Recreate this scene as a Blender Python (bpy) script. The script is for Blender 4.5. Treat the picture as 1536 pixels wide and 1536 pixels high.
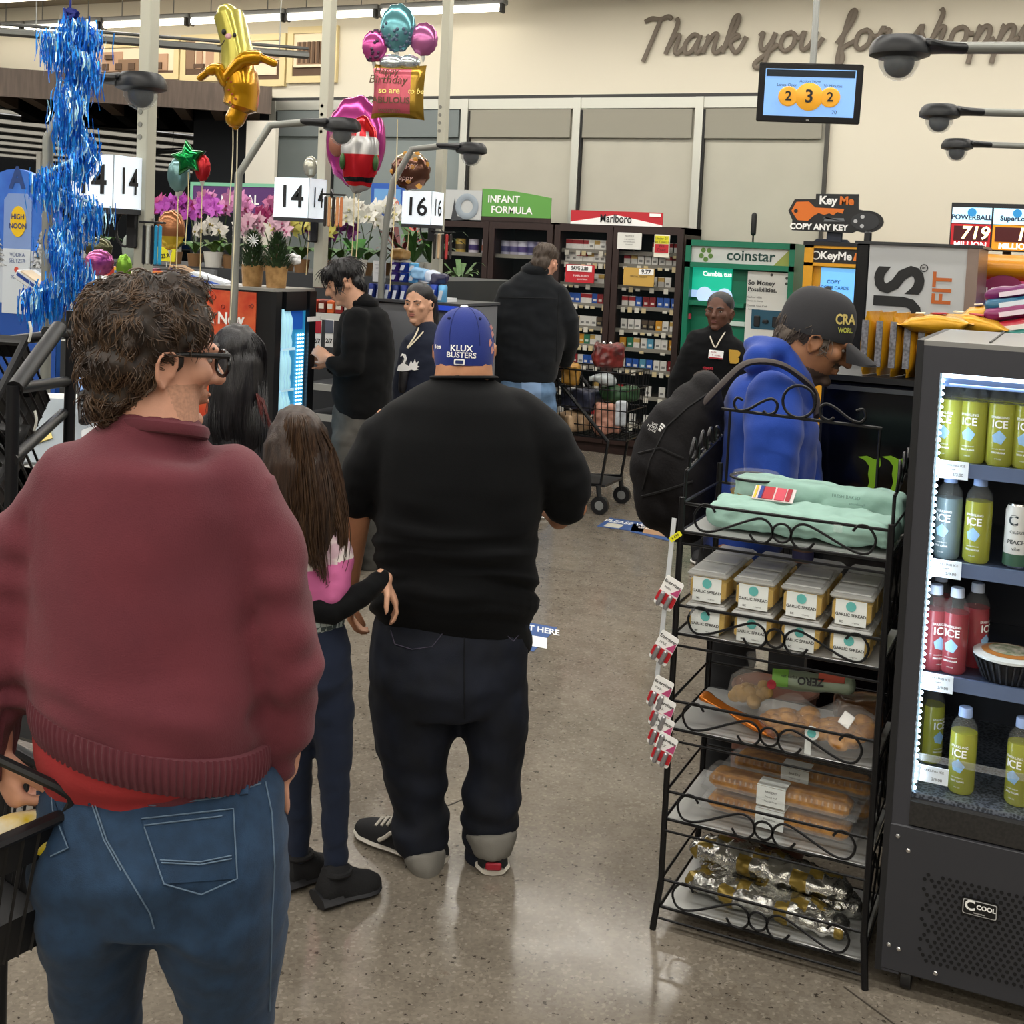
import bpy, bmesh, math, random
import numpy as np
from mathutils import Vector, Matrix, Euler, noise
from mathutils.bvhtree import BVHTree
random.seed(7)
for o in list(bpy.data.objects): bpy.data.objects.remove(o)
SC = bpy.context.scene
COL = SC.collection
# ---------------------------------------------------------------- camera
FPX, PPX, PPY = 1838.0, 768.0, 493.0
def _cam(yaw, pitch, roll):
    cy, sy, cp, sp, cr, sr = math.cos(yaw), math.sin(yaw), math.cos(pitch), math.sin(pitch), math.cos(roll), math.sin(roll)
    base = np.array([[1, 0, 0], [0, 0, -1], [0, 1, 0]], float)
    Ry = np.array([[cy, 0, -sy], [0, 1, 0], [sy, 0, cy]]); Rx = np.array([[1, 0, 0], [0, cp, -sp], [0, sp, cp]])
    Rz = np.array([[cr, -sr, 0], [sr, cr, 0], [0, 0, 1]])
    return Rz @ Rx @ Ry @ base
CM = _cam(-.43, .064, .047)
CP = np.array([0, 0, 1.78])
cd = bpy.data.cameras.new('camera'); cam = bpy.data.objects.new('camera', cd); COL.objects.link(cam)
cd.sensor_width = 36; cd.lens = 36 * FPX / 1536; cd.shift_y = (PPY - 768) / 1536; cd.clip_start = .05
cam.matrix_world = Matrix(((CM[0][0], -CM[1][0], -CM[2][0], 0), (CM[0][1], -CM[1][1], -CM[2][1], 0), (CM[0][2], -CM[1][2], -CM[2][2], 1.78), (0, 0, 0, 1)))
SC.camera = cam
def ray(x, y): return CM.T @ np.array([(x - PPX) / FPX, (y - PPY) / FPX, 1.0])
def G(x, y, z=0.0): d = ray(x, y); return Vector(CP + d * (z - CP[2]) / d[2])          # point at height z
def A(x, y, dep): return Vector(CP + ray(x, y) * dep)                                   # point at distance dep
def AY(x, y, Y): d = ray(x, y); return Vector(CP + d * Y / d[1])                        # point on plane Y
def AX(x, y, X): d = ray(x, y); return Vector(CP + d * X / d[0])                        # point on plane X
# ---------------------------------------------------------------- light
w = bpy.data.worlds.new('world'); SC.world = w; w.use_nodes = True
w.node_tree.nodes['Background'].inputs[0].default_value = (1, .98, .95, 1)
w.node_tree.nodes['Background'].inputs[1].default_value = .22
SC.view_settings.view_transform = 'Standard'; SC.view_settings.look = 'None'
SC.view_settings.exposure = 0.0; SC.view_settings.gamma = 1; SC.view_settings.use_curve_mapping = False
CEIL = 4.4
def area(x, y, z, sx, sy, p, rot=(0, 0, 0)):
    l = bpy.data.lights.new('strip_lamp', 'AREA'); l.shape = 'RECTANGLE'; l.size = sx; l.size_y = sy; l.energy = p; l.color = (1, .975, .935)
    o = bpy.data.objects.new('strip_lamp', l); COL.objects.link(o); o.location = (x, y, z); o.rotation_euler = rot
for yy, pw in ((9.6, 165), (7.2, 195), (4.8, 195), (2.4, 190), (0.0, 180), (-2.4, 160)):
    area(-4.0, yy, CEIL - .28, 15, .22, pw)
# ---------------------------------------------------------------- helpers
def lin(c):
    if isinstance(c, str): c = tuple(int(c[i:i + 2], 16) / 255 for i in (0, 2, 4))
    return tuple((v / 12.92 if v <= .04045 else ((v + .055) / 1.055) ** 2.4) for v in c)
MATS = {}
def mat(name, col='808080', rough=.5, metal=0, var=0, vs=8, bump=0, bs=60, emit=0, alpha=1, trans=0, spec=.5, col2=None, tex='noise', coat=0, stretch=None, ior=1.45, sheen=0):
    if name in MATS: return MATS[name]
    m = bpy.data.materials.new(name); m.use_nodes = True; nt = m.node_tree; b = nt.nodes['Principled BSDF']
    c = lin(col); b.inputs['Base Color'].default_value = (*c, 1); b.inputs['Roughness'].default_value = rough; b.inputs['Metallic'].default_value = metal
    b.inputs['Specular IOR Level'].default_value = spec; b.inputs['IOR'].default_value = ior
    if coat: b.inputs['Coat Weight'].default_value = coat
    if sheen: b.inputs['Sheen Weight'].default_value = sheen
    if emit: b.inputs['Emission Color'].default_value = (*c, 1); b.inputs['Emission Strength'].default_value = emit
    if alpha < 1: b.inputs['Alpha'].default_value = alpha
    if trans: b.inputs['Transmission Weight'].default_value = trans
    if var or bump:
        tc = nt.nodes.new('ShaderNodeTexCoord'); mp = nt.nodes.new('ShaderNodeMapping'); nt.links.new(tc.outputs['Object'], mp.inputs[0])
        if stretch: mp.inputs['Scale'].default_value = stretch
        def texn(s):
            n = nt.nodes.new({'noise': 'ShaderNodeTexNoise', 'voronoi': 'ShaderNodeTexVoronoi', 'wave': 'ShaderNodeTexWave'}[tex]); n.inputs['Scale'].default_value = s
            if tex == 'noise': n.inputs['Detail'].default_value = 5
            nt.links.new(mp.outputs[0], n.inputs[0]); return n
        if var:
            n = texn(vs); r = nt.nodes.new('ShaderNodeValToRGB'); nt.links.new(n.outputs[0], r.inputs[0])
            c2 = lin(col2) if col2 else tuple(v * (1 - var) for v in c)
            r.color_ramp.elements[0].position = .35; r.color_ramp.elements[1].position = .65
            r.color_ramp.elements[0].color = (*c2, 1); r.color_ramp.elements[1].color = (*c, 1)
            nt.links.new(r.outputs[0], b.inputs['Base Color'])
        if bump:
            n = texn(bs); bp = nt.nodes.new('ShaderNodeBump'); bp.inputs['Strength'].default_value = bump; bp.inputs['Distance'].default_value = .01
            nt.links.new(n.outputs[0], bp.inputs['Height']); nt.links.new(bp.outputs[0], b.inputs['Normal'])
    MATS[name] = m; return m
def P(col, rough=.5, **k):  # plain colour material keyed by look
    return mat('paint_%s_%d%s' % (col, int(rough * 100), ''.join('_%s%s' % (a, str(b).replace('.', '')) for a, b in sorted(k.items()))), col, rough, **k)
def V3(a): return a if isinstance(a, Vector) else Vector(a)
class MB:
    def __init__(s): s.v = []; s.f = []; s.mi = []
    def add(s, vs, fs, mi=0, M=None):
        k = len(s.v); s.v += [tuple(M @ V3(q)) if M else tuple(q) for q in vs]; s.f += [tuple(i + k for i in f) for f in fs]; s.mi += [mi] * len(fs); return s
    def box(s, c, d, mi=0, R=None, taper=None):
        x, y, z = (q / 2 for q in d); c = V3(c); t = taper or (1, 1)
        vs = [Vector((sx * x * (t[0] if sz > 0 else 1), sy * y * (t[1] if sz > 0 else 1), sz * z)) for sz in (-1, 1) for sy in (-1, 1) for sx in (-1, 1)]
        if R is not None: vs = [R @ q for q in vs]
        return s.add([q + c for q in vs], [(0, 2, 3, 1), (4, 5, 7, 6), (0, 1, 5, 4), (2, 6, 7, 3), (0, 4, 6, 2), (1, 3, 7, 5)], mi)
    def bb(s, a, b, mi=0): # box from two corners
        a = V3(a); b = V3(b); d = b - a; return s.box((a + b) / 2, (abs(d.x), abs(d.y), abs(d.z)), mi)
    def rbox(s, c, d, r=.005, mi=0, R=None): # bevelled box (chamfered vertical and horizontal edges)
        x, y, z = (q / 2 for q in d); c = V3(c); r = min(r, x * .9, y * .9, z * .9)
        rings = []
        for zz, ins in ((-z, r), (-z + r, 0), (z - r, 0), (z, r)):
            a, b = x - ins, y - ins; q = r * .9 if ins == 0 else r * .5
            rings.append([(-a + q, -b, zz), (a - q, -b, zz), (a, -b + q, zz), (a, b - q, zz), (a - q, b, zz), (-a + q, b, zz), (-a, b - q, zz), (-a, -b + q, zz)])
        vs = [Vector(p) for g in rings for p in g]
        if R is not None: vs = [R @ q for q in vs]
        fs = [(i * 8 + j, i * 8 + (j + 1) % 8, i * 8 + 8 + (j + 1) % 8, i * 8 + 8 + j) for i in range(3) for j in range(8)] + [tuple(range(7, -1, -1)), tuple(range(24, 32))]
        return s.add([q + c for q in vs], fs, mi)
    def loft(s, rings, mi=0, cap=True, closed=True):
        n = len(rings[0]); k = len(s.v)
        for r in rings: s.v += [tuple(q) for q in r]
        for i in range(len(rings) - 1):
            for j in range(n if closed else n - 1):
                s.f.append((k + i * n + j, k + i * n + (j + 1) % n, k + (i + 1) * n + (j + 1) % n, k + (i + 1) * n + j)); s.mi.append(mi)
        if cap and closed:
            s.f += [tuple(k + j for j in range(n - 1, -1, -1)), tuple(k + (len(rings) - 1) * n + j for j in range(n))]; s.mi += [mi, mi]
        return s
    def tube(s, pts, r, seg=8, mi=0, cap=True, ref=None, round_ends=False, closed=False):
        pts = [V3(p) for p in pts]; n = len(pts)
        rs = r if isinstance(r, (list, tuple)) else [r] * n
        if round_ends and not closed:
            t0 = (pts[0] - pts[1]).normalized(); t1 = (pts[-1] - pts[-2]).normalized(); R0 = rs[0]; R1 = rs[-1]
            m0 = min(R0) if isinstance(R0, tuple) else R0; m1 = min(R1) if isinstance(R1, tuple) else R1
            sc = lambda q, f: tuple(a * f for a in q) if isinstance(q, tuple) else q * f
            pts = [pts[0] + t0 * m0 * .98, pts[0] + t0 * m0 * .75, pts[0] + t0 * m0 * .4] + pts + [pts[-1] + t1 * m1 * .4, pts[-1] + t1 * m1 * .75, pts[-1] + t1 * m1 * .98]
            rs = [sc(R0, .2), sc(R0, .66), sc(R0, .92)] + list(rs) + [sc(R1, .92), sc(R1, .66), sc(R1, .2)]; n += 6
        T = []
        for i in range(n):
            a = pts[(i - 1) % n] if (i > 0 or closed) else pts[i]; b = pts[(i + 1) % n] if (i < n - 1 or closed) else pts[i]
            t = b - a; T.append(t.normalized() if t.length > 1e-9 else Vector((0, 0, 1)))
        up = V3(ref) if ref else (Vector((0, 0, 1)) if abs(T[0].z) < .9 else Vector((1, 0, 0)))
        N = (up - T[0] * up.dot(T[0])).normalized(); rings = []
        for i in range(n):
            base = V3(ref) if ref else N
            N2 = base - T[i] * base.dot(T[i]); N = N2.normalized() if N2.length > 1e-6 else N
            B = T[i].cross(N); ra, rb = rs[i] if isinstance(rs[i], tuple) else (rs[i], rs[i])
            rings.append([pts[i] + N * (ra * math.cos(2 * math.pi * j / seg)) + B * (rb * math.sin(2 * math.pi * j / seg)) for j in range(seg)])
        if closed: rings.append(rings[0])
        return s.loft(rings, mi, cap and not closed)
    def lathe(s, prof, seg=20, c=(0, 0, 0), mi=0, M=None, mis=None):
        c = V3(c); k = len(s.v); n = seg
        for r, z in prof:
            for j in range(n):
                q = Vector((r * math.cos(2 * math.pi * j / n), r * math.sin(2 * math.pi * j / n), z)); s.v.append(tuple((M @ q if M else q) + c))
        for i in range(len(prof) - 1):
            for j in range(n):
                s.f.append((k + i * n + j, k + i * n + (j + 1) % n, k + (i + 1) * n + (j + 1) % n, k + (i + 1) * n + j)); s.mi.append(mis[i] if mis else mi)
        s.f += [tuple(k + j for j in range(n - 1, -1, -1)), tuple(k + (len(prof) - 1) * n + j for j in range(n))]; s.mi += [mis[0] if mis else mi, mis[-1] if mis else mi]
        return s
    def ball(s, c, r, u=16, v=10, mi=0, R=None):
        c = V3(c); rr = (r, r, r) if not isinstance(r, (tuple, list)) else r
        vs = []; fs = []
        for i in range(1, v):
            a = math.pi * i / v
            for j in range(u):
                b = 2 * math.pi * j / u; q = Vector((rr[0] * math.sin(a) * math.cos(b), rr[1] * math.sin(a) * math.sin(b), rr[2] * math.cos(a))); vs.append((R @ q if R else q) + c)
        top = Vector((0, 0, rr[2])); bot = -top; vs += [(R @ top if R else top) + c, (R @ bot if R else bot) + c]; nt = len(vs) - 2
        for i in range(v - 2):
            for j in range(u): fs.append((i * u + j, (i + 1) * u + j, (i + 1) * u + (j + 1) % u, i * u + (j + 1) % u))
        for j in range(u): fs.append((nt, j, (j + 1) % u)); fs.append((nt + 1, (v - 2) * u + (j + 1) % u, (v - 2) * u + j))
        return s.add(vs, fs, mi)
    def poly(s, pts, th, mi=0, M=None): # outline in local XZ, extruded along +Y by th
        n = len(pts); vs = [(x, 0, z) for x, z in pts] + [(x, th, z) for x, z in pts]
        ar = sum(pts[i][0] * pts[(i + 1) % n][1] - pts[(i + 1) % n][0] * pts[i][1] for i in range(n))
        f0 = tuple(range(n)); f1 = tuple(range(2 * n - 1, n - 1, -1)); sd = [((i + 1) % n, i, n + i, n + (i + 1) % n) for i in range(n)]
        if ar < 0: f0 = f0[::-1]; f1 = f1[::-1]; sd = [q[::-1] for q in sd]
        return s.add(vs, [f0, f1] + sd, mi, M)
    def grid(s, rows, mi=0):
        return s.loft(rows, mi, False, False)
    def join(s, o, M=None, off=0):
        k = len(s.v); s.v += [tuple(M @ Vector(q)) for q in o.v] if M else o.v; s.f += [tuple(i + k for i in f) for f in o.f]; s.mi += [i + off for i in o.mi]; return s
    def mesh(s, name, mats, smooth=True):
        me = bpy.data.meshes.new(name); me.from_pydata(s.v, [], s.f)
        for m in (mats if isinstance(mats, (list, tuple)) else [mats]): me.materials.append(m)
        me.polygons.foreach_set('material_index', s.mi)
        if smooth: me.polygons.foreach_set('use_smooth', [True] * len(s.f)); sharp(me, 40)
        me.update(); return me
    def build(s, name, mats, parent=None, loc=None, rot=None, smooth=True):
        return link(name, s.mesh(name, mats, smooth), parent, loc, rot)
def sharp(me, ang):
    try: me.set_sharp_from_angle(angle=math.radians(ang))
    except Exception: pass
def link(name, me, parent=None, loc=None, rot=None):
    o = bpy.data.objects.new(name, me); COL.objects.link(o)
    if parent: o.parent = parent
    if loc is not None: o.location = loc
    if rot is not None: o.rotation_euler = (0, 0, rot) if isinstance(rot, (int, float)) else rot
    return o
def tag(o, label, cat, group=None, kind=None):
    o['label'] = label; o['category'] = cat
    if group: o['group'] = group
    if kind: o['kind'] = kind
    return o
def thing(name, label, cat, loc=(0, 0, 0), rot=0, group=None):
    o = bpy.data.objects.new(name, None); COL.objects.link(o); o.empty_display_size = .05; o.location = loc
    o.rotation_euler = (0, 0, rot) if isinstance(rot, (int, float)) else rot
    return tag(o, label, cat, group)
def struct(o): o['kind'] = 'structure'; return o
def dup(o, loc, rot=None, label=None, parent=None):
    c = o.copy(); COL.objects.link(c); c.location = loc
    if rot is not None: c.rotation_euler = (0, 0, rot) if isinstance(rot, (int, float)) else rot
    if label: c['label'] = label
    if parent: c.parent = parent
    for ch in o.children:
        d = ch.copy(); COL.objects.link(d); d.parent = c
        for g in ch.children:
            e = g.copy(); COL.objects.link(e); e.parent = d
    return c
_TX = {}
def text_mb(s, size, M=None, mi=0, bold=0, depth=0, align='CENTER', sx=1, shear=0, space=1):
    k = (s, bold, depth / size if size else 0, align, shear, space)
    if k not in _TX:
        cu = bpy.data.curves.new('t', 'FONT'); cu.body = s; cu.size = 1; cu.align_x = align; cu.align_y = 'CENTER'; cu.offset = bold; cu.shear = shear; cu.resolution_u = 3
        cu.space_character = space; cu.extrude = depth / size if depth else 0
        ob = bpy.data.objects.new('t', cu); me = ob.to_mesh()
        _TX[k] = ([tuple(v.co) for v in me.vertices], [tuple(p.vertices) for p in me.polygons])
        ob.to_mesh_clear(); bpy.data.objects.remove(ob); bpy.data.curves.remove(cu)
    vs, fs = _TX[k]; mb = MB(); mb.add([(x * size * sx, -z * size, y * size) for x, y, z in vs], fs, mi, M); return mb
def T(x=0, y=0, z=0, rz=0, rx=0, ry=0): return Matrix.Translation((x, y, z)) @ Euler((rx, ry, rz)).to_matrix().to_4x4()
def words(name, items, m, parent, loc=(0, 0, 0), rot=None):  # items: (text,size,x,z[,opts]) printed in the local XZ plane facing -Y
    mb = MB()
    for it in items:
        s, sz, x, z = it[:4]; k = dict(it[4]) if len(it) > 4 else {}; ry = k.pop('ry', 0); y = k.pop('y', 0)
        mb.join(text_mb(s, sz, T(x, y, z, ry=ry), **k))
    return mb.build(name, m, parent, loc, rot, smooth=False)
def disc2(r, n=24, cx=0, cz=0, sx=1): return [(cx + r * sx * math.cos(2 * math.pi * i / n), cz + r * math.sin(2 * math.pi * i / n)) for i in range(n)]
def rrect(w, h, r, n=5):
    out = []
    for cx, cz, a0 in ((w / 2 - r, h / 2 - r, 0), (-w / 2 + r, h / 2 - r, 90), (-w / 2 + r, -h / 2 + r, 180), (w / 2 - r, -h / 2 + r, 270)):
        for i in range(n + 1): a = math.radians(a0 + 90 * i / n); out.append((cx + r * math.cos(a), cz + r * math.sin(a)))
    return out
def smoothline(pts, k=6):  # catmull-rom
    pts = [V3(p) for p in pts]; out = []
    for i in range(len(pts) - 1):
        p0 = pts[max(i - 1, 0)]; p1 = pts[i]; p2 = pts[i + 1]; p3 = pts[min(i + 2, len(pts) - 1)]
        for j in range(k):
            t = j / k; out.append(.5 * ((2 * p1) + (p2 - p0) * t + (2 * p0 - 5 * p1 + 4 * p2 - p3) * t * t + (3 * p1 - p0 - 3 * p2 + p3) * t ** 3))
    return out + [pts[-1]]
def remesh(mb, voxel, it=6, disp=None, keep=None):
    me = mb.mesh('tmp', [], False); ob = bpy.data.objects.new('tmp', me); COL.objects.link(ob)
    bm = bmesh.new(); bm.from_mesh(me); bmesh.ops.recalc_face_normals(bm, faces=bm.faces); bm.to_mesh(me); bm.free()
    r = ob.modifiers.new('r', 'REMESH'); r.mode = 'VOXEL'; r.voxel_size = voxel
    if it: s = ob.modifiers.new('s', 'SMOOTH'); s.factor = .5; s.iterations = it
    dg = bpy.context.evaluated_depsgraph_get(); out = bpy.data.meshes.new_from_object(ob.evaluated_get(dg))
    bpy.data.objects.remove(ob); bpy.data.meshes.remove(me)
    n = len(out.vertices); co = np.empty(n * 3); out.vertices.foreach_get('co', co); co = co.reshape(-1, 3)
    if disp is not None and n:
        no = np.empty(n * 3); out.vertices.foreach_get('normal', no); no = no.reshape(-1, 3)
        co = co + no * np.array([disp(Vector(c)) for c in co])[:, None]; out.vertices.foreach_set('co', co.ravel())
    out.polygons.foreach_set('use_smooth', [True] * len(out.polygons)); out.update(); return out
def setmats(me, mats, fn=None):
    me.materials.clear()
    for m in (mats if isinstance(mats, (list, tuple)) else [mats]): me.materials.append(m)
    if fn:
        co = np.empty(len(me.polygons) * 3); me.polygons.foreach_get('center', co)
        me.polygons.foreach_set('material_index', [fn(*c) for c in co.reshape(-1, 3)])
    return me
# ---------------------------------------------------------------- shared materials
BLACK = mat('black_plastic', '141416', .45); WIRE = mat('black_wire', '101012', .4, metal=.3); WHITE = mat('white_plastic', 'e8e8e6', .45)
CHROME = mat('chrome', 'c8c8c8', .25, metal=1); STEEL = mat('grey_steel', '8d8f8c', .45, metal=.6); ALU = mat('aluminium', 'b9bab2', .4, metal=.55)
GLASS = mat('clear_glass', '30383a', .03, alpha=.06); PLASTIC = mat('clear_plastic', 'f2f4f4', .12, alpha=.09, spec=.8)
DKGREY = mat('charcoal_paint', '35363c', .42); CARD = mat('cardboard', 'a5845c', .8); LED = mat('led_white', 'e6f4ff', .4, emit=6)
GREEN = mat('leaf_green', '3f6b2c', .5, var=.4, vs=20); INKW = P('f4f4f2', .5); INKK = P('1a1a1c', .5)
# ================================================================ setting
WY = 11.0
fm = mat('polished_concrete', '9a9184', .2)
nt = fm.node_tree; b = nt.nodes['Principled BSDF']; tc = nt.nodes.new('ShaderNodeTexCoord')
def nz(sc, det=4, rough=.6):
    n = nt.nodes.new('ShaderNodeTexNoise'); n.inputs['Scale'].default_value = sc; n.inputs['Detail'].default_value = det; n.inputs['Roughness'].default_value = rough; nt.links.new(tc.outputs['Object'], n.inputs[0]); return n.outputs[0]
def rampn(src, p0, p1, c0, c1):
    r = nt.nodes.new('ShaderNodeValToRGB'); r.color_ramp.elements[0].position = p0; r.color_ramp.elements[1].position = p1
    r.color_ramp.elements[0].color = (*c0, 1); r.color_ramp.elements[1].color = (*c1, 1); nt.links.new(src, r.inputs[0]); return r.outputs[0]
def mix(a, b_, f, mode='MIX'):
    m = nt.nodes.new('ShaderNodeMix'); m.data_type = 'RGBA'; m.blend_type = mode
    for s_, v_ in ((m.inputs[6], a), (m.inputs[7], b_), (m.inputs[0], f)):
        if hasattr(v_, 'is_linked') or hasattr(v_, 'links'): nt.links.new(v_, s_)
        else: s_.default_value = v_
    return m.outputs[2]
base_ = rampn(nz(1.1, 6), .3, .7, lin('665e53'), lin('867d70'))
mid_ = mix(base_, rampn(nz(9, 6), .35, .7, lin('5c554b'), lin('8f877b')), .4)
vor = nt.nodes.new('ShaderNodeTexVoronoi'); vor.inputs['Scale'].default_value = 120; nt.links.new(tc.outputs['Object'], vor.inputs[0])
dark_ = mix(mid_, (*lin('2f2a24'), 1), rampn(nz(45, 3), .63, .67, (0, 0, 0), (1, 1, 1)))
bw_ = nt.nodes.new('ShaderNodeRGBToBW'); nt.links.new(vor.outputs['Color'], bw_.inputs[0]); lite_ = mix(mix(dark_, rampn(bw_.outputs[0], .2, .8, lin('4e473e'), lin('a0978a')), .14), (*lin('c4bcae'), 1), rampn(bw_.outputs[0], .80, .83, (0, 0, 0), (.12,) * 3))
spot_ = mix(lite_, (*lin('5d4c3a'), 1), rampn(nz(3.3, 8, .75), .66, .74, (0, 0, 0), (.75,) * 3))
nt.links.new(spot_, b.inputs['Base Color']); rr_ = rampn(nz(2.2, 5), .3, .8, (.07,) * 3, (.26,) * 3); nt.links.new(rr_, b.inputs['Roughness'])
bp = nt.nodes.new('ShaderNodeBump'); bp.inputs['Strength'].default_value = .06; nt.links.new(nz(120, 2), bp.inputs['Height']); nt.links.new(bp.outputs[0], b.inputs['Normal'])
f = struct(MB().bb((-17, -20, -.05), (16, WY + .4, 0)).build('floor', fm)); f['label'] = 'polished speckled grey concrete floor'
# saw joints cut in the slab
for i, (a, c) in enumerate(((G(640, 1222), G(702, 1196)), (G(1265, 1480), G(1400, 1580)), (G(810, 852), G(1010, 868)))):
    d = (c - a).normalized(); n = Vector((-d.y, d.x, 0)) * .003; z = Vector((0, 0, .0006))
    struct(MB().add([a + n + z, c + n + z, c - n + z, a - n + z], [(0, 1, 2, 3)]).build('floor_joint', P('3a342b', .8)))
CREAM = mat('cream_wall', 'd5cfbf', .75, bump=.03, bs=200); SHADE = mat('roller_shade', 'b4b1a4', .85, var=.05, vs=3); SHADEB = mat('blue_grey_shade', '7f8888', .8, var=.08, vs=2)
wz = AY(860, 148, WY).z                                   # window head height
xR = AY(1240, 240, WY).x
w_ = MB().bb((-17, WY, wz), (5, WY + .2, CEIL + .05)).bb((xR, WY, 0), (5, WY + .2, wz)).bb((-17, WY, 0), (AY(405, 250, WY).x, WY + .2, .6))
struct(w_.build('wall_back', CREAM))
struct(MB().bb((-17, WY + .02, .3), (xR, WY + .15, wz)).build('wall_back_backing', mat('dark_recess', '22262a', .3)))
struct(MB().bb((-17, WY - .03, wz), (xR, WY + .001, wz + .035)).build('trim_1', P('2a2a2a', .5)))
xs = [AY(p, 220, WY).x for p in (408, 492, 694, 861, 1043, 1238)]
for i in range(5):
    t = struct(thing('window_%d' % (i + 1), 'x', 'window')); del t['category']; t['label'] = ['narrow blue-grey shaded window at the far left of the band', 'blue-grey shaded window behind the foil balloons', 'shaded window above the infant formula sign', 'shaded window above the red cigarette sign', 'shaded window above the green coin kiosk'][i]
    a, c = xs[i], xs[i + 1]; t.location = (a, WY, 0); W = c - a
    m = SHADEB if i < 2 else SHADE
    MB().bb((.05, -.012, 1.0), (W - .0, -.004, wz - .1)).build('roller_blind', m, t)
    MB().rbox((W / 2, -.04, wz - .24), (W - .06, .02, .28), .006).build('valance', mat('valance_grey' if i > 1 else 'valance_blue', '8f8c80' if i > 1 else '707879', .8), t)
    MB().bb((0, -.07, .3), (.075, 0, wz)).build('mullion', ALU, t)
    MB().bb((.075, -.06, wz - .10), (W, 0, wz - .0)).build('head_rail', ALU, t)
    MB().bb((.075, -.055, wz - .115), (.095, -.003, 1)).build('gasket', P('1d1d1d', .6), t)
struct(MB().bb((xR - .02, WY - .05, .3), (xR + .012, WY + .001, wz)).build('trim_2', P('3c3a36', .5)))
cm = mat('ceiling_panel', '9a9182', .8, var=.15, vs=1.2)
struct(MB().bb((-17, -20, CEIL), (16, WY + .2, CEIL + .05)).build('ceiling', cm))
for k in range(6): struct(MB().bb((-17, 10.55 - k * .55, CEIL - .012), (5, 10.53 - k * .55, CEIL)).build('ceiling_trim', P('3f3a32', .7)))
# strip lights
TUBE = mat('fluorescent_tube', 'fff6e2', .4, emit=9)
LY = 10.6; lz = AY(250, 34, LY).z
def strip(x0, x1, y, z, lab):
    t = thing('strip_light', lab, 'light', ((x0 + x1) / 2, y, z), 0, 'rows of ceiling strip lights'); L = (x1 - x0) / 2
    MB().rbox((0, .02, .06), (2 * L, .1, .06), .01).build('housing', P('7d7f80', .5), t)
    MB().tube([(-L + .03, -.02, 0), (L - .03, -.02, 0)], .034, 12).build('tube', TUBE, t)
    for s in (-1, 1): MB().rbox((s * (L - .02), -.02, -.005), (.03, .08, .09), .006).build('end_cap', P('3b3b3b', .5), t)
    for s in (-.6, .6): MB().tube([(s * L, .02, .09), (s * L, .02, CEIL - z)], .006, 6).build('hanger', STEEL, t)
ed = [0, 33, 135, 282, 420, 572, 680]
labs = ['leftmost strip light high on the back wall', 'strip light behind the top of the blue tinsel garland', 'strip light left of the banana balloon', 'strip light right of the banana balloon', 'strip light left of the birthday balloon cluster', 'strip light above the birthday balloon cluster']
exx = [AY(p, 34 - p * .055, LY).x for p in [-110, 38, 155, 286, 430, 570, 760]]
for i in range(6): strip(exx[i] + .01, exx[i + 1] - .01, LY, lz, labs[i])
for r, yy in enumerate((9.6, 7.2, 4.8, 2.4, 0, -2.4, -4.8, -7.2, -9.6, -12, -15, -18)):
    t = thing('strip_light', 'long ceiling strip light out of view, row %s from the back wall' % ('second third fourth fifth sixth seventh eighth ninth tenth eleventh twelfth thirteenth'.split()[r]), 'light', (-4 if yy > -3 else 2, yy, CEIL - .2), 0, 'rows of ceiling strip lights')
    MB().rbox((0, 0, .03), (15, .24, .06), .01).build('housing', P('7d7f80', .5), t)
    for s in (-.06, .06): MB().tube([(-7.4, s, -.03), (7.4, s, -.03)], .025 if yy > -4 else .045, 8).build('tube', TUBE, t)
# hanging grey rail
a, c = A(-30, 45, 7.9), A(462, 83, 9.2)
t = thing('ceiling_rail', 'thin grey metal rail hanging below the ceiling across the upper left', 'rail'); d = (c - a)
MB().tube([a, c], .028, 6).build('rail', P('6d6e6a', .4, metal=.5), t)
MB().tube([a + Vector((0, 0, .05)), c + Vector((0, 0, .05))], .012, 6).build('upper_rail', P('4a4a48', .4), t)
for q in (.15, .5, .9): MB().tube([a + d * q, Vector(((a + d * q).x, (a + d * q).y, CEIL))], .004, 5).build('hanger', STEEL, t)
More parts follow.
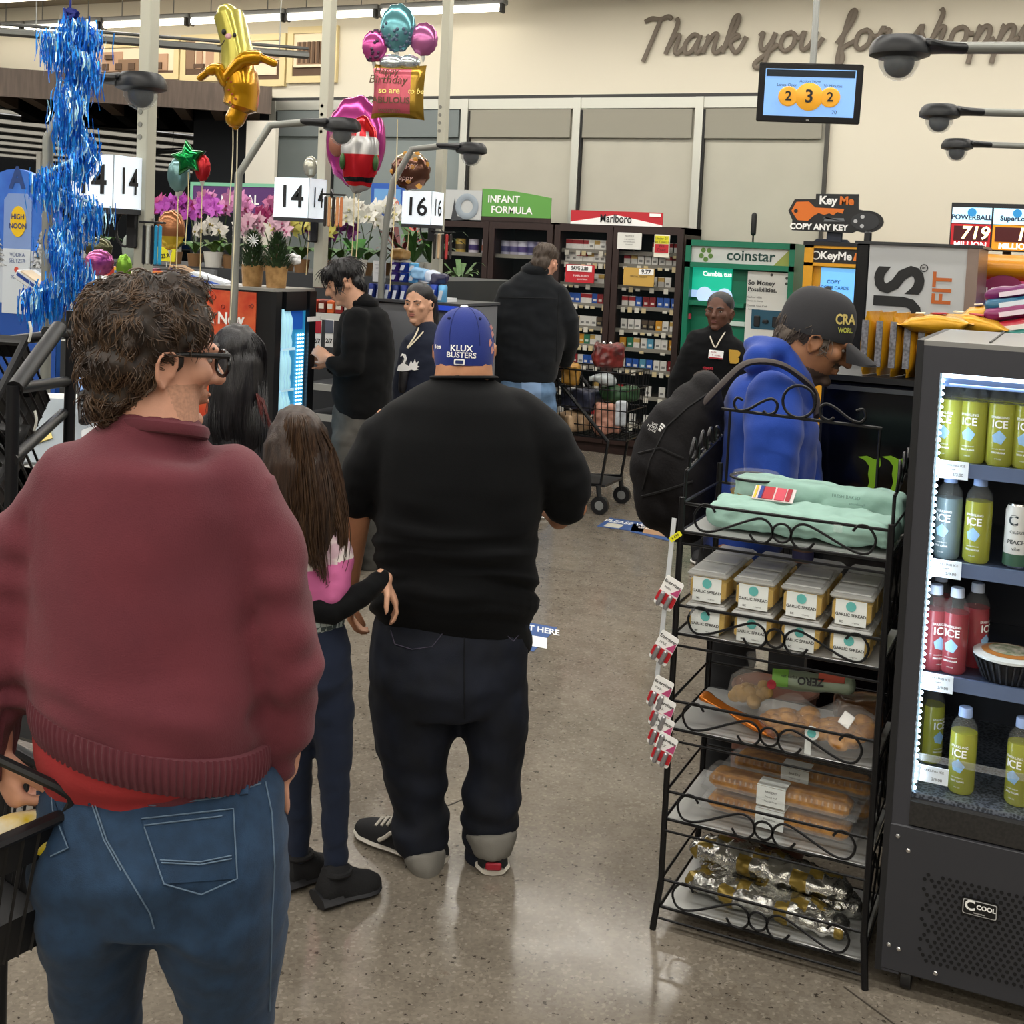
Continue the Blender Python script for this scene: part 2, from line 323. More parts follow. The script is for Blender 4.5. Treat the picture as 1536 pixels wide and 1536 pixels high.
# framed pictures on the back wall
SEP = [P('8a6f58', .7), P('5b4636', .7), P('d8c4a4', .7), P('b8957a', .7), P('e6d8bd', .7)]
def picture(x0, x1, y0, y1, lab, kind):
    p = AY((x0 + x1) / 2, (y0 + y1) / 2, WY - .03); W = AY(x1, (y0 + y1) / 2, WY).x - AY(x0, (y0 + y1) / 2, WY).x; H = AY((x0 + x1) / 2, y0, WY).z - AY((x0 + x1) / 2, y1, WY).z
    t = thing('framed_picture', lab, 'picture', p, 0, 'framed pictures above the canopy'); fr = MB(); e = .07
    fr.bb((-W / 2, -.02, H / 2 - e), (W / 2, .025, H / 2)).bb((-W / 2, -.02, -H / 2), (W / 2, .025, -H / 2 + e)).bb((-W / 2, -.02, -H / 2 + e), (-W / 2 + e, .025, H / 2 - e)).bb((W / 2 - e, -.02, -H / 2 + e), (W / 2, .025, H / 2 - e))
    fr.build('frame', P('d6c596', .5), t)
    pr = MB().bb((-W / 2 + e, .0, -H / 2 + e), (W / 2 - e, .015, H / 2 - e), 4); iw, ih = W - 2 * e, H - 2 * e
    def R_(x, z, w, h, m): pr.bb((-iw / 2 + x * iw, -.004 - .0006 * len(pr.f), -ih / 2 + z * ih), (-iw / 2 + (x + w) * iw, .001, -ih / 2 + (z + h) * ih), m)
    if kind == 0:
        R_(0, 0, 1, .1, 1); R_(.05, .1, .3, .75, 3); R_(.3, .1, .6, .45, 0); R_(.62, .1, .3, .62, 3)
        for k in range(5): R_(.1 + k * .17, .15, .08, .25, 1)
        R_(.14, .55, .1, .18, 1)
    elif kind == 1:
        R_(0, 0, 1, .18, 1); R_(0, .18, .3, .8, 0); R_(.7, .18, .3, .55, 3); R_(.38, .18, .2, .7, 3); R_(.3, .2, .35, .12, 1)
    elif kind == 2:
        R_(0, 0, 1, .5, 1); R_(0, .5, .35, .4, 0); R_(.5, .55, .5, .12, 3); R_(.55, .12, .4, .3, 4); R_(.3, .1, .15, .5, 0)
    else:
        R_(0, 0, 1, .25, 1); R_(.1, .25, .8, .55, 0)
        for k in range(6): R_(.14 + k * .125, .3, .06, .5, 1)
        R_(.05, .2, .9, .06, 4)
    pr.build('photograph', SEP, t)
picture(136, 268, 62, 120, 'wide framed sepia picture of old arched buildings at far left', 0)
picture(272, 330, 52, 122, 'framed sepia street picture partly behind the banana balloon', 1)
picture(332, 428, 52, 130, 'framed dark sepia picture right of the banana balloon', 2)
picture(432, 506, 40, 124, 'framed sepia picture of a columned building beside the middle pole', 3)
# canopy over the dark entrance at the left
zt = AY(408, 130, 10.3).z; zb = AY(408, 171, 10.3).z; c0 = AY(408, 130, 10.3); c1 = G(-60, 97, zt)
wd = mat('dark_wood_laminate', '5d4f45', .55, var=.3, vs=6, stretch=(6, 6, .6)); dn = (c0 - c1).normalized(); bk = Vector((-dn.y, dn.x, 0)); bk = bk if bk.y > 0 else -bk
t = thing('canopy', 'dark brown wooden canopy with slatted underside over the entrance at left', 'canopy')
def slab(a, c, off, dpt, z0, z1, m, nm, par=None):
    p = [a + bk * off, c + bk * off, c + bk * (off + dpt), a + bk * (off + dpt)]
    return MB().add([(q.x, q.y, z) for z in (z0, z1) for q in p], [(3, 2, 1, 0), (4, 5, 6, 7), (0, 1, 5, 4), (1, 2, 6, 5), (2, 3, 7, 6), (3, 0, 4, 7)]).build(nm, m, par)
slab(c1, c0, 0, .06, zb, zt, wd, 'fascia', t)
slab(c1, c0, .06, 1.6, zb + .22, zb + .28, mat('canopy_soffit', '6b5c4e', .7), 'soffit', t)
Lc = (c0 - c1).length
for i in range(8):
    q = c1 + (c0 - c1) * ((i + .5) / 8); slab(q - dn * .06, q + dn * .06, .06, 1.6, zb + .02, zb + .22, mat('canopy_beam', '58483b', .6), 'beam', t)
for i in range(7):
    for k in range(9):
        q0 = c1 + (c0 - c1) * ((i + .62) / 8); q1 = c1 + (c0 - c1) * ((i + 1.38) / 8)
        slab(q0, q1, .2 + k * .15, .05, zb + .14, zb + .19, mat('canopy_slat', '3d2f26', .6), 'slat', t)
# dark night glazing beneath the canopy with its white frame
gl = mat('night_glass', '06090b', .012, spec=.6)
g0 = Vector((c1.x, c1.y, 0)) + bk * 1.5; g1 = Vector((c0.x, c0.y, 0)) + bk * 1.5
struct(MB().add([(g0.x, g0.y, 0), (g1.x, g1.y, 0), (g1.x, g1.y, zb + .2), (g0.x, g0.y, zb + .2)], [(0, 1, 2, 3)]).build('window_6', gl))
for i in range(7):
    q = g0 + (g1 - g0) * (i / 6) - bk * .04; struct(MB().box((q.x, q.y, 1.3), (.06, .06, 2.6)).build('window_frame_post', P('c9c8c0', .5)))
pn = AY(392, 300, 10.2)
tag(MB().bb((pn.x - .25, 10.25, 0), (AY(410, 300, 10.25).x, 10.3, AY(400, 180, 10.2).z)).build('partition_panel', P('d4d0c4', .7)), 'plain pale partition panel at the end of the canopy', 'panel')
# far left entrance wall stub (white frame pieces)
struct(MB().bb((-17, 5, 0), (-16.8, 11, CEIL)).build('wall_left', CREAM))
# ---------------------------------------------------------------- script lettering on the wall
def stroke_letters(strokes, h, m, parent, y, wfun=None):
    pass
LET = {  # hand lettered strokes on a unit x-height, (advance, strokes)
 'T': (1.25, [[(-.1, 1.62), (.25, 1.78), (.7, 1.72), (1.1, 1.85), (1.3, 1.7)], [(.72, 1.72), (.55, 1.0), (.38, .3), (.22, -.35)]]),
 'h': (.95, [[(.28, 1.75), (.42, 1.5), (.28, .8), (.08, 0)], [(.12, .25), (.4, .85), (.62, .9), (.6, .55), (.55, .15), (.72, .02), (.98, .3)]]),
 'a': (1.0, [[(.72, .8), (.4, .92), (.08, .5), (.15, .06), (.45, .1), (.7, .6), (.76, .9)], [(.76, .9), (.68, .3), (.78, .02), (1.02, .3)]]),
 'n': (1.02, [[(.1, .85), (.2, .7), (.08, 0)], [(.12, .3), (.4, .85), (.62, .9), (.6, .5), (.6, .12), (.78, .02), (1.05, .3)]]),
 'k': (1.0, [[(.1, .2), (.5, 1.3), (.5, 1.75), (.3, 1.6), (.15, .6), (.05, 0)], [(.15, .45), (.5, .85), (.7, .75), (.35, .5), (.62, .05), (.85, .1), (1.1, .75)]]),
 'y': (1.05, [[(0, .75), (.15, .9), (.12, .4), (.3, .08), (.6, .4), (.75, .9)], [(.75, .9), (.62, .1), (.45, -.6), (.15, -.75), (.05, -.5), (.5, -.1), (1.0, .35)]]),
 'o': (.95, [[(.5, .9), (.15, .75), (.08, .25), (.35, .02), (.68, .3), (.65, .75), (.42, .9)], [(.62, .8), (.8, .6), (1.0, .6)]]),
 'u': (1.05, [[(0, .6), (.15, .9), (.1, .35), (.25, .05), (.55, .3), (.72, .9)], [(.72, .9), (.64, .3), (.78, .02), (1.1, .6)]]),
 'f': (.8, [[(0, .3), (.45, 1.2), (.55, 1.75), (.35, 1.7), (.25, .9), (.18, -.3), (.3, -.75), (.42, -.4), (.3, .05), (.8, .4)]]),
 'r': (.85, [[(.05, .4), (.25, 1.0), (.28, .82), (.55, .85), (.45, .4), (.5, .05), (.7, .05), (.9, .35)]]),
 's': (.75, [[(.0, .2), (.35, 1.0), (.4, .7), (.6, .3), (.4, .0), (.12, .12)], [(.5, .1), (.75, .3)]]),
 'p': (1.0, [[(.15, .9), (.25, .75), (.12, -.2), (.1, -.75)], [(.15, .2), (.42, .85), (.7, .8), (.68, .3), (.42, .03), (.2, .2)], [(.6, .12), (1.0, .35)]]),
 'i': (.5, [[(.0, .4), (.2, .9), (.15, .3), (.28, .02), (.52, .3)], [(.26, 1.3), (.3, 1.38)]]), ' ': (.75, []), 'g': (1.0, [[(.72, .8), (.4, .92), (.08, .5), (.15, .06), (.45, .1), (.7, .6), (.76, .9)], [(.76, .9), (.64, 0), (.4, -.7), (.1, -.6)]])}
pa = AY(962, 80, WY); pb = AY(1536, 75, WY); txt = 'Thank you for shopping'; adv = [LET[c][0] for c in txt]
scale_ = (pb.x - pa.x) / (sum(adv[:19]) + .3); xh = scale_
t = thing('wall_lettering', 'large brown cursive lettering reading Thank you for shopping high on the wall', 'sign', (pa.x, WY - .03, pa.z - .02))
x = 0; WL = mat('brown_letter', '6f655a', .6)
for ch, ad in zip(txt, adv):
    mb = MB()
    for st in LET[ch][1]:
        pts = smoothline([((x + px_ + pz_ * .16) * xh, 0, pz_ * xh * 1.02) for px_, pz_ in st], 5)
        mb.tube(pts, [(.012, xh * .118)] * len(pts), 10, ref=(0, 1, 0), round_ends=False)
    if LET[ch][1]: mb.build('letter_' + ch.lower(), WL, t)
    x += ad
# ================================================================ people
ROT = math.atan2(CM[0][1], CM[0][0]); UX = Vector((math.cos(ROT), math.sin(ROT), 0)); UN = Vector((-math.sin(ROT), math.cos(ROT), 0))
def fold(a, f, sx=1, sy=1, sz=1, seed=0):
    o = Vector((seed * 3.1, seed * 1.7, seed * 2.3))
    return lambda c: a * noise.noise(Vector((c.x * f * sx, c.y * f * sy, c.z * f * sz)) + o) + a * .45 * noise.noise(Vector((c.x * f * 2.3 * sx, c.y * f * 2.3 * sy, c.z * f * 2.3 * sz)) + o)
class Per:
    def __init__(s, px, depth, label, rot=None):
        b = A(px, 560, depth); s.b = Vector((b.x, b.y, 0)); s.k = depth / FPX; e = Vector(CP) - s.b; s.cl = Vector((e.dot(UX), e.dot(UN), e.z))
        s.t = thing('person', label, 'person', s.b, ROT)
    def pt(s, x, y, dy=0):
        d = Vector(ray(x, y)); c = Vector(CP); q = c + d * ((dy - (c - s.b).dot(UN)) / d.dot(UN)); r = q - s.b
        return Vector((r.dot(UX), dy, r.z))
    def limb(s, mb, L, seg=14, ends=True, mi=0):  # (px,py,dy,half width px[,half depth m])
        pts = [s.pt(l[0], l[1], l[2]) for l in L]; rs = [((l[4] if len(l) > 4 else l[3] * s.k), l[3] * s.k) for l in L]
        return mb.tube(pts, rs, seg, mi, ref=(0, 1, 0), round_ends=ends)
    def torso(s, mb, L, seg=24, ends=True):  # (py, xl, xr, half depth m, dy)
        return s.limb(mb, [((l[1] + l[2]) / 2, l[0], l[4], (l[2] - l[1]) / 2, l[3]) for l in L], seg, ends)
    def garment(s, name, mb, m, vox=.013, it=8, disp=None, fn=None, par=None):
        me = setmats(remesh(mb, vox, it, disp), m, fn); me.name = name; return link(name, me, par or s.t)
    def bvh(s, o): 
        me = o.data; return BVHTree.FromPolygons([v.co.copy() for v in me.vertices], [tuple(p.vertices) for p in me.polygons])
    def onto(s, bv, x, z, off=.003):
        d = (Vector((x, 0, z)) - s.cl).normalized(); h = bv.ray_cast(s.cl, d); return (h[0] - d * off) if h[0] else None
    def stitch(s, bv, L, r, m, name='stitching', par=None, off=.001, closed=False):
        mb = MB()
        for ln in L:
            q = [s.pt(*p) for p in ln]; pts = []
            for a, c in zip(q, q[1:]):
                for i in range(8):
                    e = a + (c - a) * i / 8; h = s.onto(bv, e.x, e.z, off)
                    if h: pts.append(h)
            if len(pts) > 1: mb.tube(pts, r, 5)
        return mb.build(name, m, par or s.t)
    def patch(s, bv, poly, m, name, par=None, off=.003, n=10, bil=True):  # quad patch (4 px corners TL TR BR BL) laid on the garment
        q = [s.pt(*p) for p in poly]; rows = []
        for i in range(n + 1):
            row = []
            for j in range(n + 1):
                u, v = j / n, i / n; e = (q[0] * (1 - u) + q[1] * u) * (1 - v) + (q[3] * (1 - u) + q[2] * u) * v
                h = s.onto(bv, e.x, e.z, off) or Vector((e.x, 0, e.z)); row.append(h)
            rows.append(row)
        mb = MB(); mb.grid(rows); return mb.build(name, m, par or s.t)
    def flat_text(s, bv, txt, px, py, size, m, name='lettering', par=None, off=.004, bold=.02, sx=1, arc=0, **k):
        c = s.pt(px, py); mb = text_mb(txt, size, None, 0, bold=bold, sx=sx, **k); mb2 = MB(); vs = []
        for v in mb.v:
            x, z = v[0], v[2]; z += arc * x * x; h = s.onto(bv, c.x + x, c.z + z, off); vs.append(h or Vector((c.x + x, -.1, c.z + z)))
        mb2.add(vs, mb.f); return mb2.build(name, m, par or s.t, smooth=False)
def head_mat(center, F, tilt=0, roll=0, H=.235):  # F facing angle in local plan, 90 = away from camera
    f = math.radians(F); y = Vector((math.cos(f), math.sin(f), 0)); x = Vector((y.y, -y.x, 0)); z = Vector((0, 0, 1))
    R = Matrix((x, y, z)).transposed() @ Euler((math.radians(tilt), math.radians(roll), 0)).to_matrix()
    return Matrix.Translation(center) @ R.to_4x4() @ Matrix.Scale(H, 4)
def head(mb, HM, ear=1, jaw=1.0, nose=1.0):
    def X(p): return HM @ Vector(p)
    S = HM.to_scale()[0]; R3 = HM.to_3x3() * (1 / S)
    B = lambda c, r: mb.ball(X(c), tuple(q * S for q in r), 18, 12, R=R3)
    B((0, -.03, .13), (.325, .40, .36)); up = R3 @ Vector((0, 1, 0))
    mb.tube([X((0, cy, z)) for z, cy, rx, ry in HR], [(ry * S, rx * S * (jaw if z < -.1 else 1)) for z, cy, rx, ry in HR], 20, ref=up, round_ends=True)
    mb.tube([X((0, .36, .05)), X((0, .40 + .02 * nose, -.04)), X((0, .43 + .04 * nose, -.13))], [.03 * S, .04 * S, .055 * S], 10, round_ends=True)
    for e in (-1, 1):
        B((e * .05, .40, -.14), (.042, .05, .035)); B((e * .13, .335, .075), (.11, .06, .045)); B((e * .19, .25, -.08), (.10, .10, .09))
        if ear:
            B((e * .31, -.02, -.08), (.022, .06, .10))
            pts = [(e * .33, .035, -.11), (e * .345, .05, -.01), (e * .37, .01, .05), (e * .385, -.06, .04), (e * .385, -.09, -.03), (e * .365, -.07, -.13), (e * .34, -.02, -.19)]
            mb.tube([X(p) for p in smoothline(pts, 3)], .02 * S, 8, round_ends=True)
    B((0, .372, -.235), (.10, .035, .025)); B((0, .368, -.285), (.085, .035, .03)); B((0, .30, -.42), (.10, .09, .07))
HR = [(.18, .03, .30, .32), (.05, .05, .305, .31), (-.1, .06, .295, .305), (-.22, .075, .275, .285), (-.33, .095, .235, .25), (-.42, .12, .175, .20), (-.46, .14, .12, .14)]
SKIN = {k: mat('skin_' + k, c, .58, var=.12, vs=30, bump=.04, bs=300) for k, c in dict(pale='d09a80', tan='b9825f', light='d3a184', brown='9a6a4a', deep='5b3a2b').items()}
LIPS = mat('lips', '9a5a50', .5); IRIS = mat('iris', '1c1410', .2); SCL = mat('eye_white', 'a8a098', .4)
def face_bits(par, HM, brow, lips=None):
    S = HM.to_scale()[0]; R3 = HM.to_3x3() * (1 / S)
    for e in (-1, 1):
        MB().ball(HM @ Vector((e * .135, .328, .0)), tuple(q * S for q in (.048, .026, .019)), 14, 8, R=R3).ball(HM @ Vector((e * .135, .351, .0)), tuple(q * S for q in (.019, .01, .017)), 10, 6, 1, R=R3).build('eye', [SCL, IRIS], par)
        MB().tube([HM @ Vector(p) for p in ((e * .06, .385, .075), (e * .13, .385, .10), (e * .22, .33, .085))], [.014 * S, .02 * S, .01 * S], 8, round_ends=True).build('eyebrow', brow, par)
    MB().ball(HM @ Vector((0, .388, -.238)), tuple(q * S for q in (.09, .02, .018)), 14, 8, R=R3).ball(HM @ Vector((0, .385, -.283)), tuple(q * S for q in (.075, .02, .022)), 14, 8, R=R3).build('lips', lips or LIPS, par)
def hand(mb, w, d, n, side=1, L=.175, curl=(.35, .55, .45), thumb=.7, seg=8):
    w = V3(w); d = V3(d).normalized(); n = V3(n); n = (n - d * n.dot(d)).normalized(); s = d.cross(n) * side; k = L / .175
    mb.tube([w - d * .02, w + d * .02 * k, w + d * .06 * k, w + d * .085 * k], [(.017 * k, .024 * k), (.015 * k, .031 * k), (.014 * k, .038 * k), (.010 * k, .036 * k)], 12, ref=n, round_ends=True)
    for off, ln, r in ((.028, .40, .0085), (.0095, .45, .009), (-.0095, .42, .0085), (-.027, .33, .0075)):
        p = w + d * .078 * k + s * off * k; dd = d.copy(); pts = [p]; a = 0
        for q, fr in zip(curl, (.45, .32, .23)):
            a += q; dd = d * math.cos(a) + n * math.sin(a); p = p + dd * (ln * L * fr); pts.append(p)
        mb.tube(pts, [r * k, r * k, r * .92 * k, r * .75 * k], seg, ref=s, round_ends=True)
    p = w + d * .02 * k + s * .024 * k; d1 = (d * .75 + s * thumb + n * .35).normalized(); d2 = (d * 1.0 + s * thumb * .4 + n * .6).normalized()
    mb.tube([p, p + d1 * .035 * k, p + d1 * .035 * k + d2 * .028 * k, p + d1 * .035 * k + d2 * .05 * k], [.013 * k, .0115 * k, .0105 * k, .008 * k], seg, ref=n, round_ends=True)
def strands(me, n, length, r, m, name, par, flow, wave=.006, up=.004, sel=None, seed=1, k=7, kids=3):
    rnd = random.Random(seed); mb = MB(); nv = len(me.vertices); tot = 0
    for _ in range(n * 8):
        if tot >= n: break
        v = me.vertices[rnd.randrange(nv)]
        if sel and not sel(v.co): continue
        p = v.co.copy() - v.normal * .002; no = v.normal.copy(); pts = []; ph = rnd.random() * 6; L = length * rnd.uniform(.6, 1.2)
        d = flow(v.co); d = (d - no * d.dot(no)); d = d.normalized() if d.length > 1e-4 else Vector((0, 0, -1)); sd = no.cross(d)
        for i in range(k):
            f = i / (k - 1); pts.append(p + no * (up * math.sin(f * math.pi)) + sd * (wave * math.sin(ph + f * 5)) - no * (f * f * L * .12)); p = p + d * (L / (k - 1))
        mb.tube(pts, [r * q for q in ([.5] + [1] * (k - 3) + [.7, .2])], 4); tot += 1
    return mb.build(name, m, par)
def ribbons(guides, n, r, m, name, par, jit=.006, seed=3):  # strands interpolated between neighbouring guide curves
    rnd = random.Random(seed); mb = MB(); gs = [smoothline(g, 4) for g in guides]
    for _ in range(n):
        u = rnd.random() * (len(gs) - 1); i = int(u); f = u - i; a, c = gs[i], gs[min(i + 1, len(gs) - 1)]; o = Vector((rnd.gauss(0, jit), rnd.gauss(0, jit), rnd.gauss(0, jit * .5))); ph = rnd.random() * 6; e = rnd.uniform(.8, 1)
        K = max(4, int(len(a) * e)); pts = [a[j].lerp(c[j], f) + o * (.3 + .7 * j / len(a)) + Vector((.003 * math.sin(ph + j * .5), 0, 0)) for j in range(K)]
        mb.tube(pts, [r * (.6 if j == 0 else 1 - .75 * j / K) for j in range(K)], 4)
    return mb.build(name, m, par)
def shoe(per, heel, toe, m_up, m_sole, ang=None, w=.048, h=.085, lab=None, extra=True, dyh=0, dyt=0, lift=0):
    a = per.pt(*heel, dyh); c = per.pt(*toe, dyt); a.z = c.z = 0; d = (c - a); L = d.length; d.normalize(); s = Vector((-d.y, d.x, 0)); z = Vector((0, 0, 1))
    prof = [(0, .7, .6), (.08, .95, .95), (.3, .9, 1.0), (.5, .95, .8), (.7, 1.08, .55), (.88, 1.0, .42), (1, .55, .25)]
    up = MB(); sole = MB(); rings = []; r2 = []
    for t_, ww, hh in prof:
        p = a + d * L * t_; rings.append([p + s * (w * ww * .92 * math.cos(q)) + z * (.022 + max(0, h * hh * math.sin(q)) if math.sin(q) > 0 else .018) for q in [2 * math.pi * j / 16 for j in range(16)]])
        r2.append([p + s * (w * ww * 1.06 * math.cos(q)) + z * (.014 + .014 * math.sin(q)) for q in [2 * math.pi * j / 12 for j in range(12)]])
    up.loft(rings); sole.loft(r2)
    t = up.build('shoe', m_up, per.t); sole.build('sole', m_sole, t); return t, a, d, s, L

DENIM = mat('blue_denim', '223d5a', .85, var=.3, vs=40, bump=.15, bs=500, sheen=.05); STI = mat('denim_stitch', '5c7186', .8); DARKDEN = mat('indigo_denim', '0f1626', .8, var=.35, vs=9, bump=.12, bs=500, col2='080d18'); GREYJ = mat('grey_denim', '4c4a46', .85, var=.35, vs=12, bump=.1, bs=400)
BLKT = mat('black_cotton', '08090b', .9, spec=.2, bump=.08, bs=350, sheen=.03); NAVY = mat('navy_cotton', '10182c', .85, bump=.06, bs=300, sheen=.03); LTDEN = mat('light_denim', '6482a4', .85, var=.35, vs=14, bump=.1, bs=400)
# ---- man in the maroon sweater, nearest on the left
p = Per(225, 1.915, 'man in maroon sweater and blue jeans with wavy brown hair and black glasses, nearest')
HM = head_mat(p.pt(229, 533, .02), 34, -4, 0, .238)
b = MB(); head(b, HM); p.limb(b, [(236, 560, .02, 62, .06), (232, 640, 0, 66, .06), (228, 720, 0, 80, .06)])
p.limb(b, [(225, 720, 0, 90, .06), (225, 1000, 0, 100, .06), (230, 1150, .0, 100, .08)]); p.limb(b, [(225, 720, 0, 40), (90, 760, 0, 36), (14, 980, -.03, 30), (-5, 1090, -.05, 23), (-4, 1122, -.05, 22)]); p.limb(b, [(225, 720, 0, 40), (385, 760, 0, 40), (440, 1000, .0, 34), (422, 1150, .03, 27)])
p.limb(b, [(150, 1150, 0, 60), (135, 1500, 0, 50), (140, 1950, 0, 30)]); p.limb(b, [(310, 1150, 0, 60), (330, 1500, 0, 50), (330, 1950, 0, 30)])
hand(b, p.pt(424, 1142, .03), p.pt(392, 1205, .03) - p.pt(424, 1142, .03), Vector((.7, .5, 0)), 1, .13, (.1, .2, .2), .4)
hw = p.pt(-4, 1122, -.04); hand(b, hw, Vector((.45, -.15, -1)), Vector((.7, .7, .25)), 1, .18, (.9, 1.2, .9), .5)
skm = [SKIN['pale'], mat('skin_stubble', 'c08f75', .6, var=.25, vs=200, bump=.1, bs=900)]
HI = HM.inverted()
def stub(x, y, z):
    q = HI @ Vector((x, y, z)); return 1 if (-.52 < q.z < -.16 and q.y > .0 + (-.16 - q.z) * .45 and abs(q.x) < .4 and not (abs(q.x) < .16 and q.z > -.2)) else 0
p.garment('body', b, skm, .0055, 3, None, stub); face_bits(p.t, HM, mat('brown_hair', '33261c', .55, var=.45, vs=60, col2='1c140e'), SKIN['pale'])
HAIRB = MATS['brown_hair']
hb = MB(); S = .238; R3 = HM.to_3x3() * (1 / S); B = lambda c, r: hb.ball(HM @ Vector(c), tuple(q * S for q in r), 20, 14, R=R3)
B((0, -.10, .20), (.37, .39, .33)); B((0, -.21, -.04), (.35, .25, .32)); B((0, .08, .39), (.27, .22, .16)); B((0, -.26, -.27), (.25, .15, .13)); B((.12, .18, .37), (.12, .10, .1)); B((-.1, .16, .40), (.16, .12, .1))
for e in (-1, 1): B((e * .26, .12, .22), (.09, .15, .16)); B((e * .30, .06, .03), (.03, .045, .1)); B((e * .31, -.12, .16), (.07, .2, .2))
hr = p.garment('hair', hb, HAIRB, .005, 3, lambda c: .012 * noise.noise(c * 38) + .010 * noise.noise(c * 17 + Vector((3, 1, 2))))
up_ = HM.to_3x3() @ Vector((0, 0, 1)); cr = HM @ Vector((0, -.1, .5))
def flow(c):
    q = c - cr; return (q * .8 + Vector((0, 0, -.05)) + Vector((noise.noise(c * 14), noise.noise(c * 14 + Vector((5, 0, 0))), noise.noise(c * 14 + Vector((0, 7, 0))))) * .16)
HI = HM.inverted()
def hsel(c):
    q = HI @ c; return not (q.z < .12 and q.y > -.06)
strands(hr.data, 2600, .032, .00085, mat('brown_strand', '57422f', .45, var=.4, vs=25, col2='2a1d14'), 'strands', hr, flow, .0045, .005, hsel)
# glasses
gl_ = MB(); X = lambda q: HM @ Vector(q)
for e in (-1, 1):
    gl_.tube([X((e * .36, -.04, .03)), X((e * .345, .1, .045)), X((e * .33, .40, .05))], [.0035, .0042, .005], 8)
    gl_.tube([X((e * .185 + .135 * math.cos(a), .425 - .05 * abs(e * .185 + .135 * math.cos(a)), -.01 + .085 * math.sin(a))) for a in [2 * math.pi * i / 20 for i in range(20)]], .0032, 6, closed=True)
gl_.tube([X((-.05, .44, .01)), X((0, .45, .03)), X((.05, .44, .01))], .003, 6); g_ = gl_.build('glasses', P('101012', .25), p.t)
for e in (-1, 1): MB().poly(disc2(.128, 20, sx=1.02), .004, M=HM @ Matrix.Translation((e * .185, .42, -.01)) @ Matrix.Diagonal((1, 1, .62, 1))).build('lens', GLASS, g_)
# sweater
MAR = mat('maroon_knit', '6a2c36', .9, var=.12, vs=5, bump=.25, bs=420, sheen=.08, col2='5a242e')
sw = MB()
p.torso(sw, [(664, 150, 312, .075, 0), (672, 120, 335, .10, 0), (690, 72, 384, .125, .0), (750, 45, 408, .14, 0), (850, 40, 404, .15, 0), (960, 42, 402, .155, -.01), (1060, 42, 404, .16, -.02), (1110, 50, 406, .155, -.02), (1132, 58, 402, .145, -.015)], 32)
p.limb(sw, [(110, 715, 0, 55, .085), (50, 800, 0, 55, .08), (18, 920, -.02, 52, .072), (0, 1020, -.04, 50, .066), (-8, 1090, -.05, 48, .06), (-6, 1126, -.05, 42, .055)])
p.limb(sw, [(345, 715, 0, 52, .085), (392, 800, 0, 52, .08), (425, 900, -.01, 50, .072), (438, 1000, -.01, 46, .065), (432, 1080, .01, 38, .05), (424, 1130, .025, 27, .04), (422, 1146, .03, 25, .04)])
def swd(c):
    a = .006 * noise.noise(Vector((c.x * 5, c.y * 5, c.z * 11))) + .0035 * noise.noise(Vector((c.x * 16 + c.z * 9, c.y * 12, c.z * 14)))
    if c.z < 1.12: a += .007 * noise.noise(Vector((c.x * 9, 2, c.z * 17 + c.x * 5)))
    if abs(c.x - .02) > .17: a += .011 * noise.noise(Vector((c.x * 8 + c.z * 5, c.y * 8, c.z * 24)))
    return a
so = p.garment('sweater', sw, MAR, .011, 6, swd)
for v in so.data.vertices:
    if -.189 < v.co.x < .188 and v.co.z < 1.10: v.co.z += min(1, (1.10 - v.co.z) / .14) * (.045 - v.co.x * .2)
bv = p.bvh(so)
def ribbed(per, L, m, name, nrib, par, amp=.0025):
    rings = []
    for (py, xl, xr, dpt, dy) in L:
        c = per.pt((xl + xr) / 2, py, dy); rx = (xr - xl) / 2 * per.k; n = nrib * 4
        sl = per.pt(xr, py + 0, dy).z - per.pt(xl, py, dy).z
        rings.append([c + Vector(((rx + amp * (1 if (j // 2) % 2 else -1)) * math.cos(2 * math.pi * j / n), (dpt + amp * (1 if (j // 2) % 2 else -1)) * math.sin(2 * math.pi * j / n), 0)) for j in range(n)])
    return rings
RIB = mat('maroon_rib', '5d2630', .9, bump=.1, bs=300, sheen=.08)
hem = ribbed(p, [(1098, 48, 408, .160, -.02), (1112, 46, 410, .163, -.02), (1135, 48, 408, .160, -.02), (1152, 52, 404, .152, -.015)], RIB, 'hem', 105, so, .0014)
for r in hem:
    for q in r: q.z += .042 - q.x * .22
MB().loft(hem).build('hem_band', RIB, so)
col_ = [p.pt(236 + 73 * math.cos(a), 636, .005 + .072 * math.sin(a)) for a in [2 * math.pi * i / 30 for i in range(30)]]
for q in col_: q.z += -.006 + q.y * -.1 - q.x * .1
MB().tube(col_, [(.011, .007)] * 30, 8, closed=True, ref=(0, 0, 1)).build('collar', RIB, so)
# red shirt and jeans
rs_ = MB(); p.torso(rs_, [(1112, 54, 404, .145, -.02), (1134, 48, 404, .152, -.015), (1152, 50, 402, .150, -.01), (1160, 56, 402, .14, -.01)], 28)
def tiltd(o, k):
    for v in o.data.vertices: v.co.z += .04 - v.co.x * k
tiltd(p.garment('red_shirt', rs_, mat('red_cotton', '9c2c2e', .9, bump=.1, bs=200), .011, 4, fold(.006, 12, 1, 1, .5)), .12)
jn = MB()
p.torso(jn, [(1150, 62, 418, .13, 0), (1200, 50, 432, .145, -.01), (1270, 52, 434, .165, -.03), (1318, 62, 432, .15, -.02)], 30, False)
p.limb(jn, [(155, 1265, -.02, 102, .155), (150, 1335, -.02, 92, .15), (152, 1398, 0, 78, .13), (149, 1500, .02, 62, .10), (152, 1650, .03, 60, .085), (150, 1900, .03, 55, .07), (150, 1990, .03, 52, .07)])
